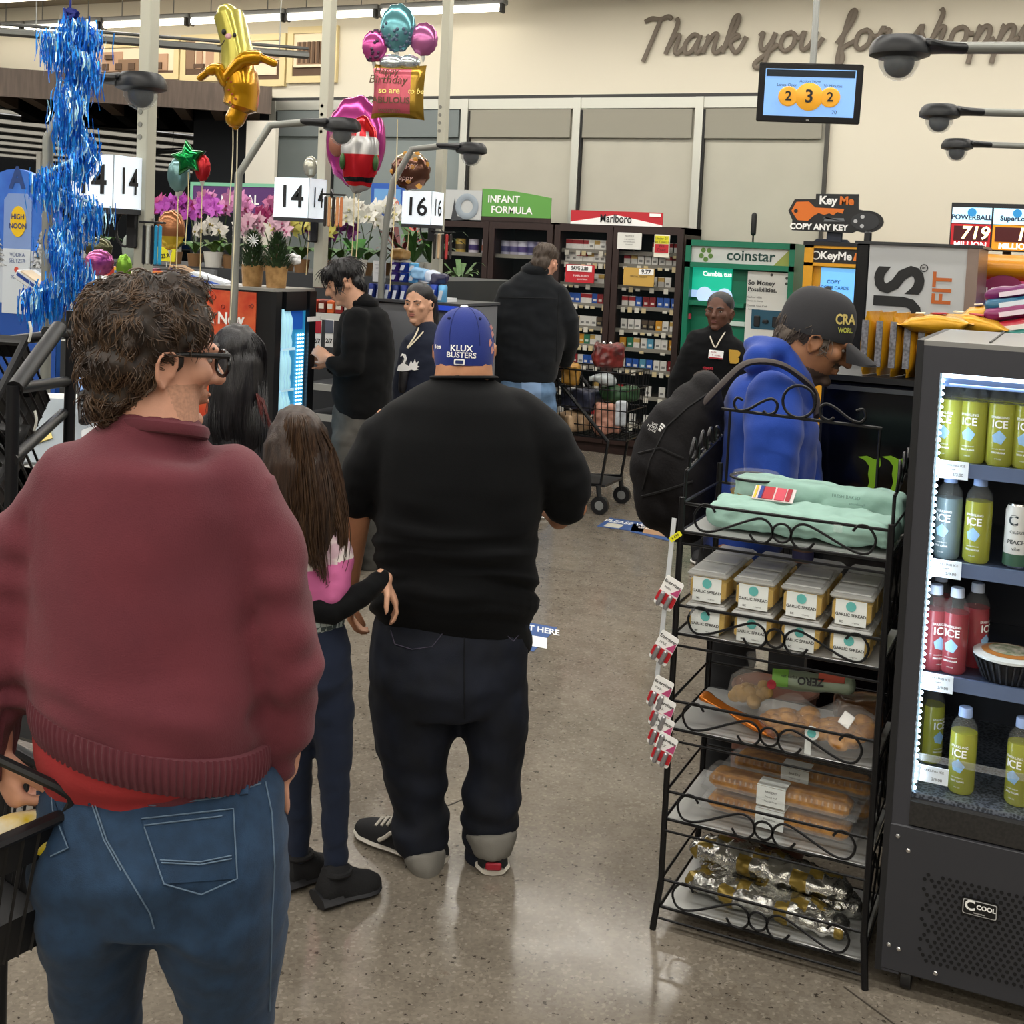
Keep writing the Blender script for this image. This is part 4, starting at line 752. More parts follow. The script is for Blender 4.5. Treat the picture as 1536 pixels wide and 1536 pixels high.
# ---- man in dark fleece jacket at the cart
p = Per(795, 8.2, 'man in dark fleece jacket and light blue jeans at the cigarette cabinet, seen from behind')
HM = head_mat(p.pt(818, 393, .02), 60, -22, 0, .235)
b = MB(); head(b, HM); p.limb(b, [(814, 400, 0, 15), (806, 425, 0, 17), (798, 460, 0, 24), (790, 560, 0, 26)]); p.limb(b, [(798, 440, 0, 15), (752, 470, 0, 13), (745, 540, 0, 10), (752, 585, 0, 8)]); p.limb(b, [(798, 440, 0, 15), (842, 470, 0, 13), (852, 520, .1, 10), (846, 545, .25, 8)])
for x_ in (770, 812): p.limb(b, [(x_, 560, 0, 20), (x_, 660, 0, 13), (x_, 765, 0, 8)])
hand(b, p.pt(752, 585), Vector((0, .2, -1)), Vector((1, .2, 0)), 1, .17); hand(b, p.pt(846, 545, .25), Vector((0, 1, -.2)), Vector((0, 0, -1)), -1, .17)
p.garment('body', b, SKIN['pale'], .009, 3)
hb = MB(); B = lambda c, r: hb.ball(HM @ Vector(c), tuple(q * .235 for q in r), 18, 12, R=HM.to_3x3() * (1 / .235)); B((0, -.09, .19), (.36, .39, .34)); B((0, -.25, -.1), (.3, .18, .26)); B((0, .2, .38), (.22, .16, .12))
hr = p.garment('hair', hb, mat('grey_brown_hair', '4a3e34', .6, var=.3, vs=50), .009, 3, lambda c: .008 * noise.noise(c * 30)); cr = HM @ Vector((0, 0, .55)); strands(hr.data, 350, .05, .0018, MATS['grey_brown_hair'], 'strands', hr, lambda c: (c - cr) + Vector((0, 0, -.06)), .003, .003)
FL = mat('dark_fleece', '121519', .9, spec=.25, bump=.15, bs=250, sheen=.1)
jk = MB(); p.torso(jk, [(408, 782, 826, .075, 0), (420, 768, 838, .11, 0), (445, 747, 850, .14, 0), (490, 740, 852, .15, 0), (540, 740, 842, .15, 0), (556, 743, 838, .145, 0)], 24); p.limb(jk, [(766, 440, 0, 20, .085), (748, 480, 0, 19, .08), (744, 530, 0, 16, .065), (750, 578, 0, 13, .055)]); p.limb(jk, [(832, 440, 0, 20, .085), (850, 480, 0, 19, .08), (856, 515, .06, 15, .06), (848, 542, .2, 12, .05)])
jo = p.garment('fleece_jacket', jk, FL, .013, 5, fold(.008, 8, 1, 1, 1.6)); bv = p.bvh(jo); p.stitch(bv, [[(748, 446), (790, 447), (842, 448)], [(838, 440), (836, 490), (834, 550)]], .003, P('0c0e11', .9), 'seam', jo)
MB().tube([p.pt(804 + 21 * math.cos(a), 406, .08 * math.sin(a)) for a in [i * math.pi / 10 for i in range(20)]], [(.03, .01)] * 20, 8, closed=True, ref=(0, 0, 1)).build('collar', FL, jo)
tr = MB(); p.torso(tr, [(562, 754, 826, .10, 0), (585, 744, 836, .145, -.01), (615, 746, 834, .13, 0)], 20, False); p.limb(tr, [(770, 610, 0, 24, .11), (770, 690, 0, 21, .09), (770, 766, 0, 19, .08)]); p.limb(tr, [(812, 610, 0, 24, .11), (813, 690, 0, 21, .09), (814, 766, 0, 19, .08)]); jo = p.garment('jeans', tr, LTDEN, .013, 4, fold(.01, 8, 1, 1, 2)); bv = p.bvh(jo)
p.patch(bv, [(782, 572), (812, 570), (812, 598), (784, 604)], mat('worn_denim_patch', '7690b2', .85), 'back_pocket', jo, .004)
shoe(p, (768, 776), (776, 764), P('1c1c1e', .7), P('e2e0dc', .6), dyh=-.1, dyt=.15); shoe(p, (806, 776), (835, 772), P('1c1c1e', .7), P('e2e0dc', .6), dyh=-.08, dyt=.05)
# ---- attendant with lanyard
p = Per(1070, 7.2, 'store attendant in black sweatshirt with name badge and lanyard before the coin kiosk')
HM = head_mat(p.pt(1079, 468, 0), -118, 4, 0, .228)
b = MB(); head(b, HM, jaw=.95); face_bits(p.t, HM, BH, mat('dark_lips', '5a302c', .5)); p.limb(b, [(1082, 475, .03, 13), (1080, 505, .02, 14), (1075, 540, 0, 24), (1070, 650, 0, 26)]); p.limb(b, [(1075, 525, 0, 14), (1032, 545, 0, 12), (1016, 610, 0, 10), (1022, 660, -.05, 8)]); p.limb(b, [(1075, 525, 0, 14), (1112, 545, 0, 12), (1118, 610, 0, 10), (1112, 660, -.05, 8)])
for x_ in (1052, 1082): p.limb(b, [(x_, 650, 0, 18), (x_, 740, 0, 13), (x_, 835, 0, 8)])
for x_, sd in ((1022, -1), (1112, 1)): hand(b, p.pt(x_, 660, -.05), Vector((0, -.2, -1)), Vector((-sd, .2, 0)), sd, .165)
p.garment('body', b, SKIN['deep'], .008, 3)
hv = MB(); B = lambda c, r: hv.ball(HM @ Vector(c), tuple(q * .228 for q in r), 18, 12, R=HM.to_3x3() * (1 / .228)); B((0, -.07, .20), (.352, .405, .34)); B((0, -.26, -.1), (.28, .18, .26)); B((0, -.3, .35), (.18, .16, .16)); p.garment('hair', hv, BH, .008, 3)
tp = MB(); p.torso(tp, [(496, 1060, 1100, .065, 0), (506, 1035, 1118, .10, 0), (530, 1018, 1124, .13, 0), (570, 1022, 1118, .13, 0), (620, 1022, 1116, .125, 0), (655, 1024, 1114, .12, 0)], 24); p.limb(tp, [(1040, 530, 0, 19, .07), (1020, 570, 0, 18, .07), (1012, 620, 0, 15, .06), (1020, 655, -.04, 12, .05)]); p.limb(tp, [(1108, 530, 0, 17, .07), (1118, 570, 0, 16, .07), (1121, 620, 0, 14, .06), (1113, 655, -.04, 11, .05)])
so = p.garment('sweatshirt', tp, BLKT, .011, 5, fold(.008, 9, 1, 1, 2)); bv = p.bvh(so)
c = p.pt(1100, 535); emb([(-.7, 1), (.5, 1), (.85, .7), (.8, .2), (.55, 0), (.8, -.2), (.75, -.7), (.4, -1), (-.4, -1), (-.6, -.4)], mat('gold_chenille', 'b8923a', .9), 'letter_patch', .04, c.x, c.z, so); emb([(-.5, .8), (.3, .8), (.4, .2), (-.3, .1)], BLKT, 'letter_patch_hole', .022, c.x, c.z + .008, so, .014)
MB().tube(smoothline([p.pt(1063, 497, -.05), p.pt(1067, 510, -.11), p.pt(1073, 521, -.135), p.pt(1080, 510, -.12), p.pt(1089, 496, -.05)], 5), .004, 6).build('lanyard', P('c8bfae', .6), p.t)
c = p.pt(1074, 532); h = p.onto(bv, c.x, c.z, .012); bd = MB().rbox((0, 0, 0), (.085, .006, .05), .004).build('name_badge', INKW, p.t, h, (0, math.radians(3), 0)); words('lettering', [('PAPA', .014, -.015, .012), ('T  AMES', .014, 0, -.004)], P('a02028', .5), bd, (0, -.004, 0)); MB().rbox((0, -.0035, -.02), (.08, .002, .008), .001).build('badge_stripe', P('a02028', .5), bd)
p.flat_text(bv, 'tigers', 1062, 552, .028, P('b02838', .6), 'lettering', so, .006, .02)
tr = MB(); p.torso(tr, [(645, 1028, 1108, .12, 0), (690, 1028, 1108, .12, 0)], 20, False); p.limb(tr, [(1050, 680, 0, 20, .09), (1050, 835, 0, 14)]); p.limb(tr, [(1086, 680, 0, 20, .09), (1086, 835, 0, 14)]); p.garment('trousers', tr, P('17181c', .85), .012, 4)
for hx in (1050, 1086): shoe(p, (hx, 845), (hx - 2, 852), P('232325', .7), P('dddad4', .6), dyh=.1, dyt=-.14)
# ---- man in blue hoodie bending to the right
p = Per(1150, 3.9, 'man in royal blue hoodie and dark cap bending forward behind the wire rack')
HM = head_mat(p.pt(1224, 507, 0), -10, -22, 0, .268)
b = MB(); head(b, HM, jaw=1.02); face_bits(p.t, HM, mat('greying_hair', '5c5148', .7, var=.4, vs=60), SKIN['brown']); p.limb(b, [(1204, 516, 0, 32, .06), (1186, 560, 0, 36, .065), (1160, 620, 0, 40, .09), (1130, 760, 0, 35, .09), (1105, 820, 0, 35, .1)])
p.limb(b, [(1170, 620, -.2, 24), (1160, 700, -.23, 22), (1150, 760, -.2, 19), (1195, 780, -.15, 15), (1225, 785, -.1, 12)]); p.limb(b, [(1180, 620, .2, 24), (1200, 700, .22, 20), (1230, 770, .2, 15)])
for dy_ in (-.1, .1): p.limb(b, [(1100, 830, dy_, 28), (1095, 980, dy_, 28), (1085, 1180, dy_, 18)])
hand(b, p.pt(1225, 785, -.1), Vector((1, .3, -.1)), Vector((0, .3, -1)), 1, .18, (.5, .6, .5)); hand(b, p.pt(1230, 770, .2), Vector((1, -.3, -.2)), Vector((0, -.3, -1)), -1, .18, (.5, .6, .5))
HI2 = HM.inverted()
def beard(x, y, z):
    q = HI2 @ Vector((x, y, z)); return 1 if ((-.52 < q.z < -.34 and q.y > .02 and abs(q.x) < .34) or (-.235 < q.z < -.165 and q.y > .28 and abs(q.x) < .14)) else 0
p.garment('body', b, [SKIN['brown'], mat('dark_beard', '4a3a30', .8, bump=.2, bs=900)], .0065, 3, None, beard)
hb = MB(); B = lambda c, r: hb.ball(HM @ Vector(c), tuple(q * .268 for q in r), 18, 12, R=HM.to_3x3() * (1 / .268)); B((0, -.14, .1), (.345, .34, .3)); B((0, -.3, -.08), (.28, .16, .2))
for e in (-1, 1): B((e * .30, .08, .02), (.035, .07, .12))
hr = p.garment('hair', hb, MATS['greying_hair'], .007, 3, lambda c: .01 * noise.noise(c * 40)); cr = HM @ Vector((0, .1, .55)); strands(hr.data, 450, .045, .0013, MATS['greying_hair'], 'strands', hr, lambda c: (c - cr) + Vector((0, 0, -.05)), .005, .005, lambda c: (HI2 @ c).z < .18)
MC = HM @ Matrix.Translation((0, -.05, .12)) @ Matrix.Rotation(math.radians(9), 4, 'X') @ Matrix.Diagonal((1, 1.16, 1, 1)); DC = mat('charcoal_cap', '2b2b2e', .85, bump=.1, bs=400)
CL = [(.385 * math.cos(i / 10 * math.pi / 2) ** .62 if i < 10 else .001, .03 + .44 * math.sin(i / 10 * math.pi / 2)) for i in range(11)]
co = MB().lathe([(.37, -.1), (.385, -.05)] + CL, 36, M=MC).build('cap', DC, p.t); MB().ball(MC @ Vector((0, 0, .475)), (.012, .012, .007), 12, 6).build('button', DC, co); bvc = p.bvh(co)
rows = []
for k in range(6): rows.append([MC @ Vector(((.33 - .03 * k * k / 25) * math.sin(a), .30 + (.03 + .07 * k) * math.cos(a) ** .6, -.05 - .035 * k - .05 * abs(math.sin(a)) ** 2)) for a in [math.radians(-88 + 16 * i) for i in range(12)]])
br = MB().grid(rows); br.grid([[v - Vector((0, 0, .006)) for v in r] for r in rows][::-1]); br.build('brim', DC, co)
for nm_, px_, py_, sz_, mm in (('CRA', 1268, 480, .045, P('c9b56a', .6)), ('WORL', 1268, 496, .022, P('c6c85a', .6))): p.flat_text(bvc, nm_, px_, py_, sz_, mm, 'lettering', co, .004, .03, .7)
hd = MB(); BLU = mat('royal_blue_fleece', '173f9c', .9, var=.15, vs=6, bump=.1, bs=250, sheen=.15)
p.limb(hd, [(1176, 578, 0, 40, .13), (1162, 592, 0, 58, .17), (1152, 625, 0, 72, .20), (1150, 680, 0, 76, .21), (1135, 740, 0, 68, .20), (1115, 800, 0, 58, .18), (1104, 825, 0, 54, .17)], 24)
p.limb(hd, [(1160, 600, -.16, 44, .09), (1160, 650, -.22, 42, .085), (1158, 710, -.24, 38, .08), (1158, 762, -.22, 34, .07), (1190, 782, -.18, 26, .055), (1214, 785, -.12, 20, .045)]); p.limb(hd, [(1180, 600, .16, 40, .09), (1200, 690, .22, 34, .08), (1216, 760, .2, 24, .055)])
p.limb(hd, [(1136, 540, -.06, 22, .06), (1150, 520, 0, 20, .10), (1174, 540, .02, 24, .12), (1196, 572, 0, 24, .11), (1214, 606, 0, 14, .06)], 18)
so = p.garment('hoodie', hd, BLU, .0105, 5, lambda c: fold(.012, 7, 1, 1, 1.3)(c) + .006 * noise.noise(Vector((c.x * 20, c.y * 14, c.z * 9))))
tr = MB(); p.limb(tr, [(1105, 815, 0, 54, .16), (1100, 870, 0, 58, .175), (1098, 910, 0, 54, .15)], 20, False)
for dy_ in (-.1, .1): p.limb(tr, [(1100, 880, dy_, 44, .10), (1096, 980, dy_, 36, .085), (1088, 1100, dy_, 32, .075), (1084, 1185, dy_, 30, .07)])
p.garment('trousers', tr, mat('black_cotton_trousers', '0f1013', .85, bump=.08, bs=250), .012, 4, fold(.008, 8, 1, 1, 2))
for dy_ in (-.1, .1): shoe(p, (1070, 1212), (1170, 1210), P('1a1a1c', .7), P('2a2a2a', .6), dyh=dy_, dyt=dy_)
# backpack he carries
bp_ = thing('backpack', 'black backpack with white logo worn by the man in the blue hoodie', 'backpack', p.b, ROT); q = MB(); k0 = p.t; p.t = bp_
BPM = mat('black_nylon', '100e10', .75, spec=.25, var=.2, vs=12, bump=.2, bs=120)
p.limb(q, [(1058, 580, 0, 26, .09), (1040, 620, 0, 50, .13), (1022, 680, 0, 62, .15), (1018, 730, 0, 58, .155), (1025, 775, 0, 40, .13)], 24); p.limb(q, [(1012, 640, -.02, 44, .10), (985, 700, -.02, 42, .12), (990, 760, -.02, 36, .10)], 20)
bo = p.garment('pack', q, BPM, .010, 4, lambda c: .011 * noise.noise(c * 8) + .007 * noise.noise(Vector((c.x * 20 + c.z * 16, c.y * 8, c.z * 18)))); bv = p.bvh(bo)
def strp(L, r): MB().tube(smoothline([p.pt(*l) for l in L], 5), [r] * ((len(L) - 1) * 5 + 1), 8, ref=(0, 1, 0)).build('strap', mat('strap_webbing', '3a3230', .7, bump=.1, bs=200), bp_)
strp([(1060, 600, -.14), (1085, 575, -.2), (1120, 545, -.235), (1165, 545, -.24), (1200, 565, -.22), (1222, 590, -.17), (1226, 625, -.2)], (.026, .010)); strp([(1060, 600, .14), (1120, 545, .235), (1180, 550, .22), (1222, 600, .17)], (.026, .010)); strp([(1050, 585, 0), (1045, 565, .02), (1065, 562, .02), (1075, 585, 0)], (.006, .012))
p.stitch(bv, [[(1062, 590), (1030, 612), (1000, 640), (975, 690), (962, 740)], [(958, 680), (990, 672), (1030, 690)], [(962, 745), (1000, 735), (1045, 720)]], .004, P('0d0c0e', .8), 'zip', bo, .002)
c = p.pt(988, 642); h = p.onto(bv, c.x, c.z, .004); lg_ = MB()
for r0, r1 in ((.004, .010), (.013, .018), (.021, .027)): lg_.poly([(r1 * math.cos(a), r1 * math.sin(a)) for a in [math.radians(90 - 10 * i) for i in range(10)]] + [(r0 * math.cos(a), r0 * math.sin(a)) for a in [math.radians(10 * i) for i in range(10)]], .003)
lg_.build('logo', INKW, bo, h + Vector((-.002, -.004, -.008)), (0, math.radians(20), 0)); words('lettering', [('THE', .011, 0, .012), ('NORTH', .011, 0, .002), ('FACE', .011, 0, -.008)], INKW, bo, h + Vector((-.018, -.004, 0)), (0, math.radians(20), 0)); p.t = k0
# ================================================================ wire rack and its goods
RX0, RX1, RY0, RY1 = -.893, -.368, 3.06, 3.42; RW = RX1 - RX0; RD = RY1 - RY0
FZ = [1.145, .875, .62, .375, .135]; SZ = [z - .075 for z in FZ]
rk = thing('wire_rack', 'black wrought wire display rack with five scrolled shelves of bread goods', 'rack', (RX0, RY0, 0))
for x_, y_ in ((0, 0), (RW, 0), (0, RD), (RW, RD)):
    top = 1.16 if y_ == 0 else 1.2
    MB().tube([(x_, y_, .11), (x_, y_, top)], .0085, 8).build('post', WIRE, rk)
    MB().tube([(x_, y_, .13), (x_ + (-.012 if x_ == 0 else .012), y_ - (.012 if y_ == 0 else -.012), .0)], .009, 8).build('foot', WIRE, rk)
def scroll(W, h):  # list of polylines across width W between heights 0..h
    big = [(.17, .80), (.145, 1.0), (.10, .98), (.065, .62), (.085, .22), (.13, .12), (.2, .25), (.33, .66), (.40, .80), (.445, .62), (.455, .28), (.42, .02), (.37, .05), (.345, .25)]
    L = [smoothline([(x * W, 0, z * h) for x, z in big], 3), smoothline([((1 - x) * W, 0, z * h) for x, z in big], 3)]
    L.append([(W * .5 + W * .045 * math.cos(a), 0, h * .42 + W * .045 * math.sin(a)) for a in [2 * math.pi * i / 18 for i in range(19)]]); return L
for i, (fz, sz) in enumerate(zip(FZ, SZ)):
    sh = MB().rbox((RW / 2, RD / 2, sz), (RW - .01, RD - .01, .006), .002).build('shelf', mat('brushed_tray', 'b4b5b3', .35, metal=.4), rk)
    fr = MB()
    for z in (fz, sz): fr.tube([(0, 0, z), (RW, 0, z), (RW, RD, z), (0, RD, z), (0, 0, z)], .0042, 6)
    fr.tube([(0, -.004, sz - .03), (RW, -.004, sz - .03)], .0035, 6); fr.build('shelf_frame', WIRE, rk)
    sc_ = MB()
    for ln in scroll(RW, .078): sc_.tube([(x, -.003, z + sz) for x, y, z in ln], .0034, 6)
    sc_.build('front_scroll', WIRE, rk)
    if i == 4:
        sc_ = MB()
        for ln in scroll(RW, .078): sc_.tube([(x, RD, z + sz + .06) for x, y, z in ln], .0034, 6)
        sc_.tube([(0, RD, sz + .14), (RW, RD, sz + .14)], .004, 6); sc_.build('rear_scroll', WIRE, rk)
    if i: 
        for k, x_ in enumerate((0, RW)):
            sd = MB()
            for u in (0, 1, 2): sd.tube([(x_, RD * u / 3, FZ[i] + .01), (x_, RD * (u + 1) / 3, FZ[i - 1] - .09)], .003, 5).tube([(x_, RD * (u + 1) / 3, FZ[i] + .01), (x_, RD * u / 3, FZ[i - 1] - .09)], .003, 5)
            if k: sd.build('side_brace', WIRE, rk)
for x_ in (0, RW):
    sd = MB(); sd.tube([(x_, .02, 1.225), (x_, RD, 1.28)], .0045, 6); sd.tube([(x_, .02, 1.15), (x_, .02, 1.225)], .0045, 6)
    for u in range(4): c0_ = .05 + u * .08; sd.tube(smoothline([(x_, c0_, 1.23 + .014 * u), (x_ + .006, c0_ - .02, 1.27 + .014 * u), (x_, c0_ + .03, 1.32 - .01 * abs(u - 1.5)), (x_, c0_ + .05, 1.27), (x_, c0_ + .02, 1.25 + .012 * u)], 4), .0042, 6)
    sd.build('side_crest', WIRE, rk)
cz = 1.34 - .0; cs = MB(); cs.tube([(.02, RD, 1.15), (.02, RD, 1.355)], .004, 6).tube([(RW - .09, RD, 1.15), (RW - .09, RD, 1.345)], .004, 6).tube([(-.005, RD, 1.356), (RW - .085, RD, 1.345)], .0048, 6); cw = RW - .1
cs.tube([(cw * .5 + .045 * math.cos(a), RD, 1.352 + .045 + .045 * math.sin(a)) for a in [2 * math.pi * i / 22 for i in range(23)]], .0042, 6)
for m_ in (1, -1): cs.tube([(cw * .5 + m_ * x * cw, RD, 1.35 + z) for x, _, z in smoothline([(.23, 0, .012), (.2, 0, .003), (.15, 0, .012), (.14, 0, .035), (.18, 0, .048), (.25, 0, .035), (.33, 0, .012), (.40, 0, .006), (.43, 0, .024), (.41, 0, .042), (.37, 0, .036)], 3)], .0042, 6)
cs.build('crest', WIRE, rk)
# price clips
for (x_, z_) in ((.40, FZ[0] - .01), (.05, FZ[1] - .01)): MB().rbox((x_, -.008, z_), (.022, .003, .02), .001).build('price_clip', PLASTIC, rk)
# paper wrapped sandwiches on the top shelf
MINT = mat('mint_paper', '92b6aa', .75, bump=.35, bs=22); rnd = random.Random(4)
def wrapped(loc, d, lab, rot=0, amp=.012, seed=0, nm='paper_bag', m=MINT, cat='bag', grp=None, f=13):
    t = thing(nm, lab, cat, loc, rot, grp); mb = MB().rbox((0, 0, d[2] / 2), d, .012); me = remesh(mb, .008, 3, lambda c: amp * noise.noise(c * f + Vector((seed, 0, seed))) + amp * .5 * noise.noise(c * f * 2.7 + Vector((0, seed, 0)))); link('wrapper', setmats(me, m), t); return t
t = wrapped((RX0 + .285, RY0 + .13, SZ[0] + .012), (.47, .17, .065), 'crumpled mint green paper bag lying at the front of the top shelf', -.03, .012, 1)
t2 = wrapped((RX0 + .30, RY0 + .28, SZ[0] + .012), (.45, .09, .11), 'mint green paper bag with red printed label at the back of the top shelf', -.03, .010, 2)
lb = MB().box((-.1, -.035, .123), (.11, .05, .003)).build('label', P('d8c8c8', .6), t2, rot=(math.radians(35), 0, 0))
for k, (c_, x_, w_) in enumerate((('b02a35', -.115, .03), ('23408a', -.133, .012), ('d8b83a', -.148, .006), ('c8485a', -.082, .026), ('a02030', -.06, .012))): MB().box((x_, -.035, .126), (w_, .045, .002)).build('label_print', P(c_, .6), lb)
words('lettering', [('FRESH BAKED', .012, .1, 0), ('sourdough', .01, .13, -.016)], P('5a7a70', .6), t2, (-.02, -.056, .09))
t = thing('cake_box', 'round brown cake in clear lidded tub behind the mint paper bags', 'cake', (RX0 + .12, RY1 - .06, SZ[0] + .012)); MB().lathe([(.062, 0), (.066, .05), (.07, .06), (.071, .1), (.062, .115)], 28, mis=[0, 0, 1, 1]).build('tub', [P('9a7a3c', .5), PLASTIC], t); MB().tube([(.07 * math.cos(a), .07 * math.sin(a), .1) for a in [2 * math.pi * i / 24 for i in range(24)]], .004, 6, closed=True).build('lid_rim', BLACK, t)
# garlic spread tubs
YEL = mat('garlic_spread', 'd0ac4a', .5); TEAL = mat('teal_ink', '5fb0ac', .6); LBL = mat('paper_label', 'dfe4e2', .6)
tub = thing('spread_tub', 'x', 'tub', (0, 0, 0)); w_, h_ = .102, .068
MB().rbox((0, 0, h_ / 2), (w_ * .93, w_ * .93, h_ - .004), .012).build('spread', YEL, tub); MB().rbox((0, 0, h_ / 2), (w_ * .96, w_ * .96, h_), .013).build('container', PLASTIC, tub)
MB().rbox((0, 0, h_ + .005), (w_ * 1.05, w_ * 1.05, .013), .005).rbox((0, 0, h_ + .013), (w_ * .9, w_ * .9, .006), .003).build('lid', mat('frosted_lid', 'd8dad8', .3, alpha=.5), tub)
lb = MB().box((0, -w_ * .487, h_ * .5), (w_ * .74, .0016, h_ * .92)).build('label', LBL, tub)
lg_ = MB().poly(disc2(.0125, 20), .0006); lg_.build('emblem', TEAL, lb, (0, -w_ * .487 - .002, h_ * .74)); words('lettering', [('GARLIC SPREAD', .0104, 0, -.0, dict(bold=.02)), ('BC', .007, -.022, -.018, dict(bold=.02)), ('refrigerate', .0045, .012, -.018)], INKK, lb, (0, -w_ * .487 - .0015, h_ * .42))
first = True
cols = ['first', 'second', 'third', 'fourth']; rws = ['front', 'middle', 'back']
for c in range(4):
    for r in range(3):
        for l in range(2):
            lab = 'clear tub of garlic spread, %s column from the left, %s row, %s layer' % (cols[c], rws[r], ('lower', 'upper')[l]); loc = (RX0 + .075 + c * .122, RY0 + .062 + r * .109, SZ[1] + .004 + l * .086)
            if first: tub.location = loc; tub['label'] = lab; tub['group'] = 'garlic spread tubs on the second shelf'; first = False
            else: dup(tub, loc, None, lab)
t = thing('spice_jar', 'small brown jar under the top shelf between the spread tubs', 'jar', (RX0 + .28, RY0 + .20, SZ[1] + .19)); MB().lathe([(.026, 0), (.028, .01), (.028, .035), (.024, .042), (.024, .055)], 20).build('jar', P('7a5a4a', .4), t); MB().lathe([(.0285, .008), (.0285, .03)], 20).build('label', P('4a4a7a', .6), t)
# bagged breads
FILM = mat('clear_film', 'eef0f0', .12, alpha=.13, spec=1.0, bump=.6, bs=30); RUST = mat('golden_crust', 'c08a3e', .7, var=.45, vs=35, col2='8a5a24', bump=.25, bs=40); RUSTL = mat('pale_crust', 'c9a468', .7, var=.3, vs=30, bump=.2, bs=40)
def bagged(loc, rx, ry, rz, lab, rolls, m, seed, twist=True):
    t = thing('bread_bag', lab, 'bread', loc, 0, 'bagged breads on the third shelf'); rnd = random.Random(seed)
    for k in range(rolls):
        a = k * 2.4; r_ = (.15 + .6 * (k / rolls) ** .5); c_ = Vector((rx * r_ * math.cos(a), ry * r_ * math.sin(a), rz * (.22 + .62 * (1 - r_) * ((k * .37) % 1) + .25 * ((k * .61) % 1))))
        MB().ball(c_, (rx * .33, ry * .31, rz * .17), 14, 8, R=Euler((rnd.uniform(-.5, .5), rnd.uniform(-.5, .5), 0)).to_matrix()).build('roll', m, t)
    mb = MB().lathe([(rx * .5, 0), (rx * .98, rz * .1), (rx, rz * .45), (rx * .85, rz * .85), (rx * .4, rz * 1.1)] + ([(rx * .14, rz * 1.25), (rx * .3, rz * 1.55), (rx * .12, rz * 1.6)] if twist else []), 26, M=Matrix.Diagonal((1, ry / rx, 1)))
    mb.v = [tuple(Vector(v) * (1 + .10 * noise.noise(Vector(v) * 28 + Vector((seed, 0, 0))))) for v in mb.v]; mb.build('film', FILM, t); return t
bagged((RX0 + .155, RY0 + .235, SZ[2] + .004), .062, .055, .10, 'twist-tied clear bag of round rolls at the left of the third shelf', 14, RUSTL, 1)
bagged((RX0 + .29, RY0 + .12, SZ[2] + .004), .085, .075, .085, 'clear bag of flat golden pastries below the long green package', 16, RUST, 2, False)
t = bagged((RX0 + .435, RY0 + .09, SZ[2] + .004), .088, .08, .105, 'clear bag of golden croissants with white clip at the right of the third shelf', 18, RUST, 3, False)
MB().rbox((.01, -.06, .10), (.03, .004, .035), .003, R=Euler((-.5, .5, 0)).to_matrix()).build('clip', INKW, t); MB().poly(disc2(.018, 16), .002, M=T(-.07, -.078, .055)).box((-.078, -.076, .02), (.016, .002, .05)).build('tag', LBL, t); MB().poly(disc2(.011, 16), .001, M=T(-.07, -.0795, .055)).build('tag_emblem', TEAL, t)
t = wrapped((RX0 + .33, RY0 + .20, SZ[2] + .10), (.22, .045, .05), 'long grey-green pack lettered ZERO lying across the bagged pastries', -.25, .004, 5, 'bread_pack', mat('sage_film', '8fa08c', .35, spec=.7), 'bread'); t.rotation_euler = (math.radians(-25), math.radians(-8), -.12)
MB().box((-.085, -.024, .025), (.045, .003, .046)).build('green_end', P('7ab84a', .4), t); MB().box((.055, -.025, .035), (.07, .003, .022)).build('red_panel', P('c25a48', .5), t); words('lettering', [('ZERO', .028, -.0, .022, dict(bold=.03, ry=math.pi)), ('net carbs', .012, -.06, .03)], INKK, t, (0, -.0275, 0)); MB().poly(disc2(.013, 14), .003, M=T(-.107, -.027, .005)).build('round_seal', P('c03040', .5), t)
t = wrapped((RX0 + .16, RY0 + .09, SZ[2] + .03), (.24, .05, .012), 'crinkled orange foil strip lying on the left of the third shelf', -.35, .007, 6, 'foil_strip', mat('orange_foil', 'c8742a', .25, metal=.6), 'packet'); t.rotation_euler = (.1, math.radians(14), -.2)
wrapped((RX0 + .44, RY1 - .08, SZ[2] + .004), (.13, .10, .08), 'clear-topped dark pastry box at the back right of the third shelf', .3, .006, 7, 'pastry_box', mat('brown_film', '6a4a30', .25, spec=.8), 'box')
# clamshell loaves
def clam(loc, lab, rot=0):
    t = thing('loaf_box', lab, 'bread', loc, rot, 'clamshell loaves on the fourth shelf'); L = .40
    MB().rbox((0, 0, .028), (L - .03, .085, .042), .014).build('loaf', RUST, t)
    MB().rbox((0, 0, .012), (L, .115, .024), .008).rbox((0, 0, .024), (L + .02, .135, .004), .002).rbox((0, 0, .040), (L - .01, .105, .03), .012).build('shell', PLASTIC, t)
    rb = MB()
    for k in range(26): rb.box((-L / 2 + .02 + k * (L - .04) / 25, -.054, .045), (.005, .004, .012))
    rb.build('ribs', PLASTIC, t); lb = MB().box((-.01, -.058, .03), (.075, .002, .05)).box((-.01, -.03, .057), (.075, .055, .002)).build('label', LBL, t); words('lettering', [('BAKERY', .009, 0, .012), ('French loaf', .007, 0, 0), ('Net wt 14 oz', .006, 0, -.012)], INKK, lb, (-.01, -.0595, .03))
clam((RX0 + .275, RY0 + .12, SZ[3] + .004), 'lower front clamshell loaf on the fourth shelf', -.04); clam((RX0 + .275, RY0 + .12, SZ[3] + .064), 'upper front clamshell loaf with white label, stacked on another', -.04)
clam((RX0 + .305, RY0 + .27, SZ[3] + .004), 'lower rear clamshell loaf at the back of the fourth shelf', -.04); clam((RX0 + .305, RY0 + .27, SZ[3] + .064), 'upper rear clamshell loaf at the back of the fourth shelf', -.04)
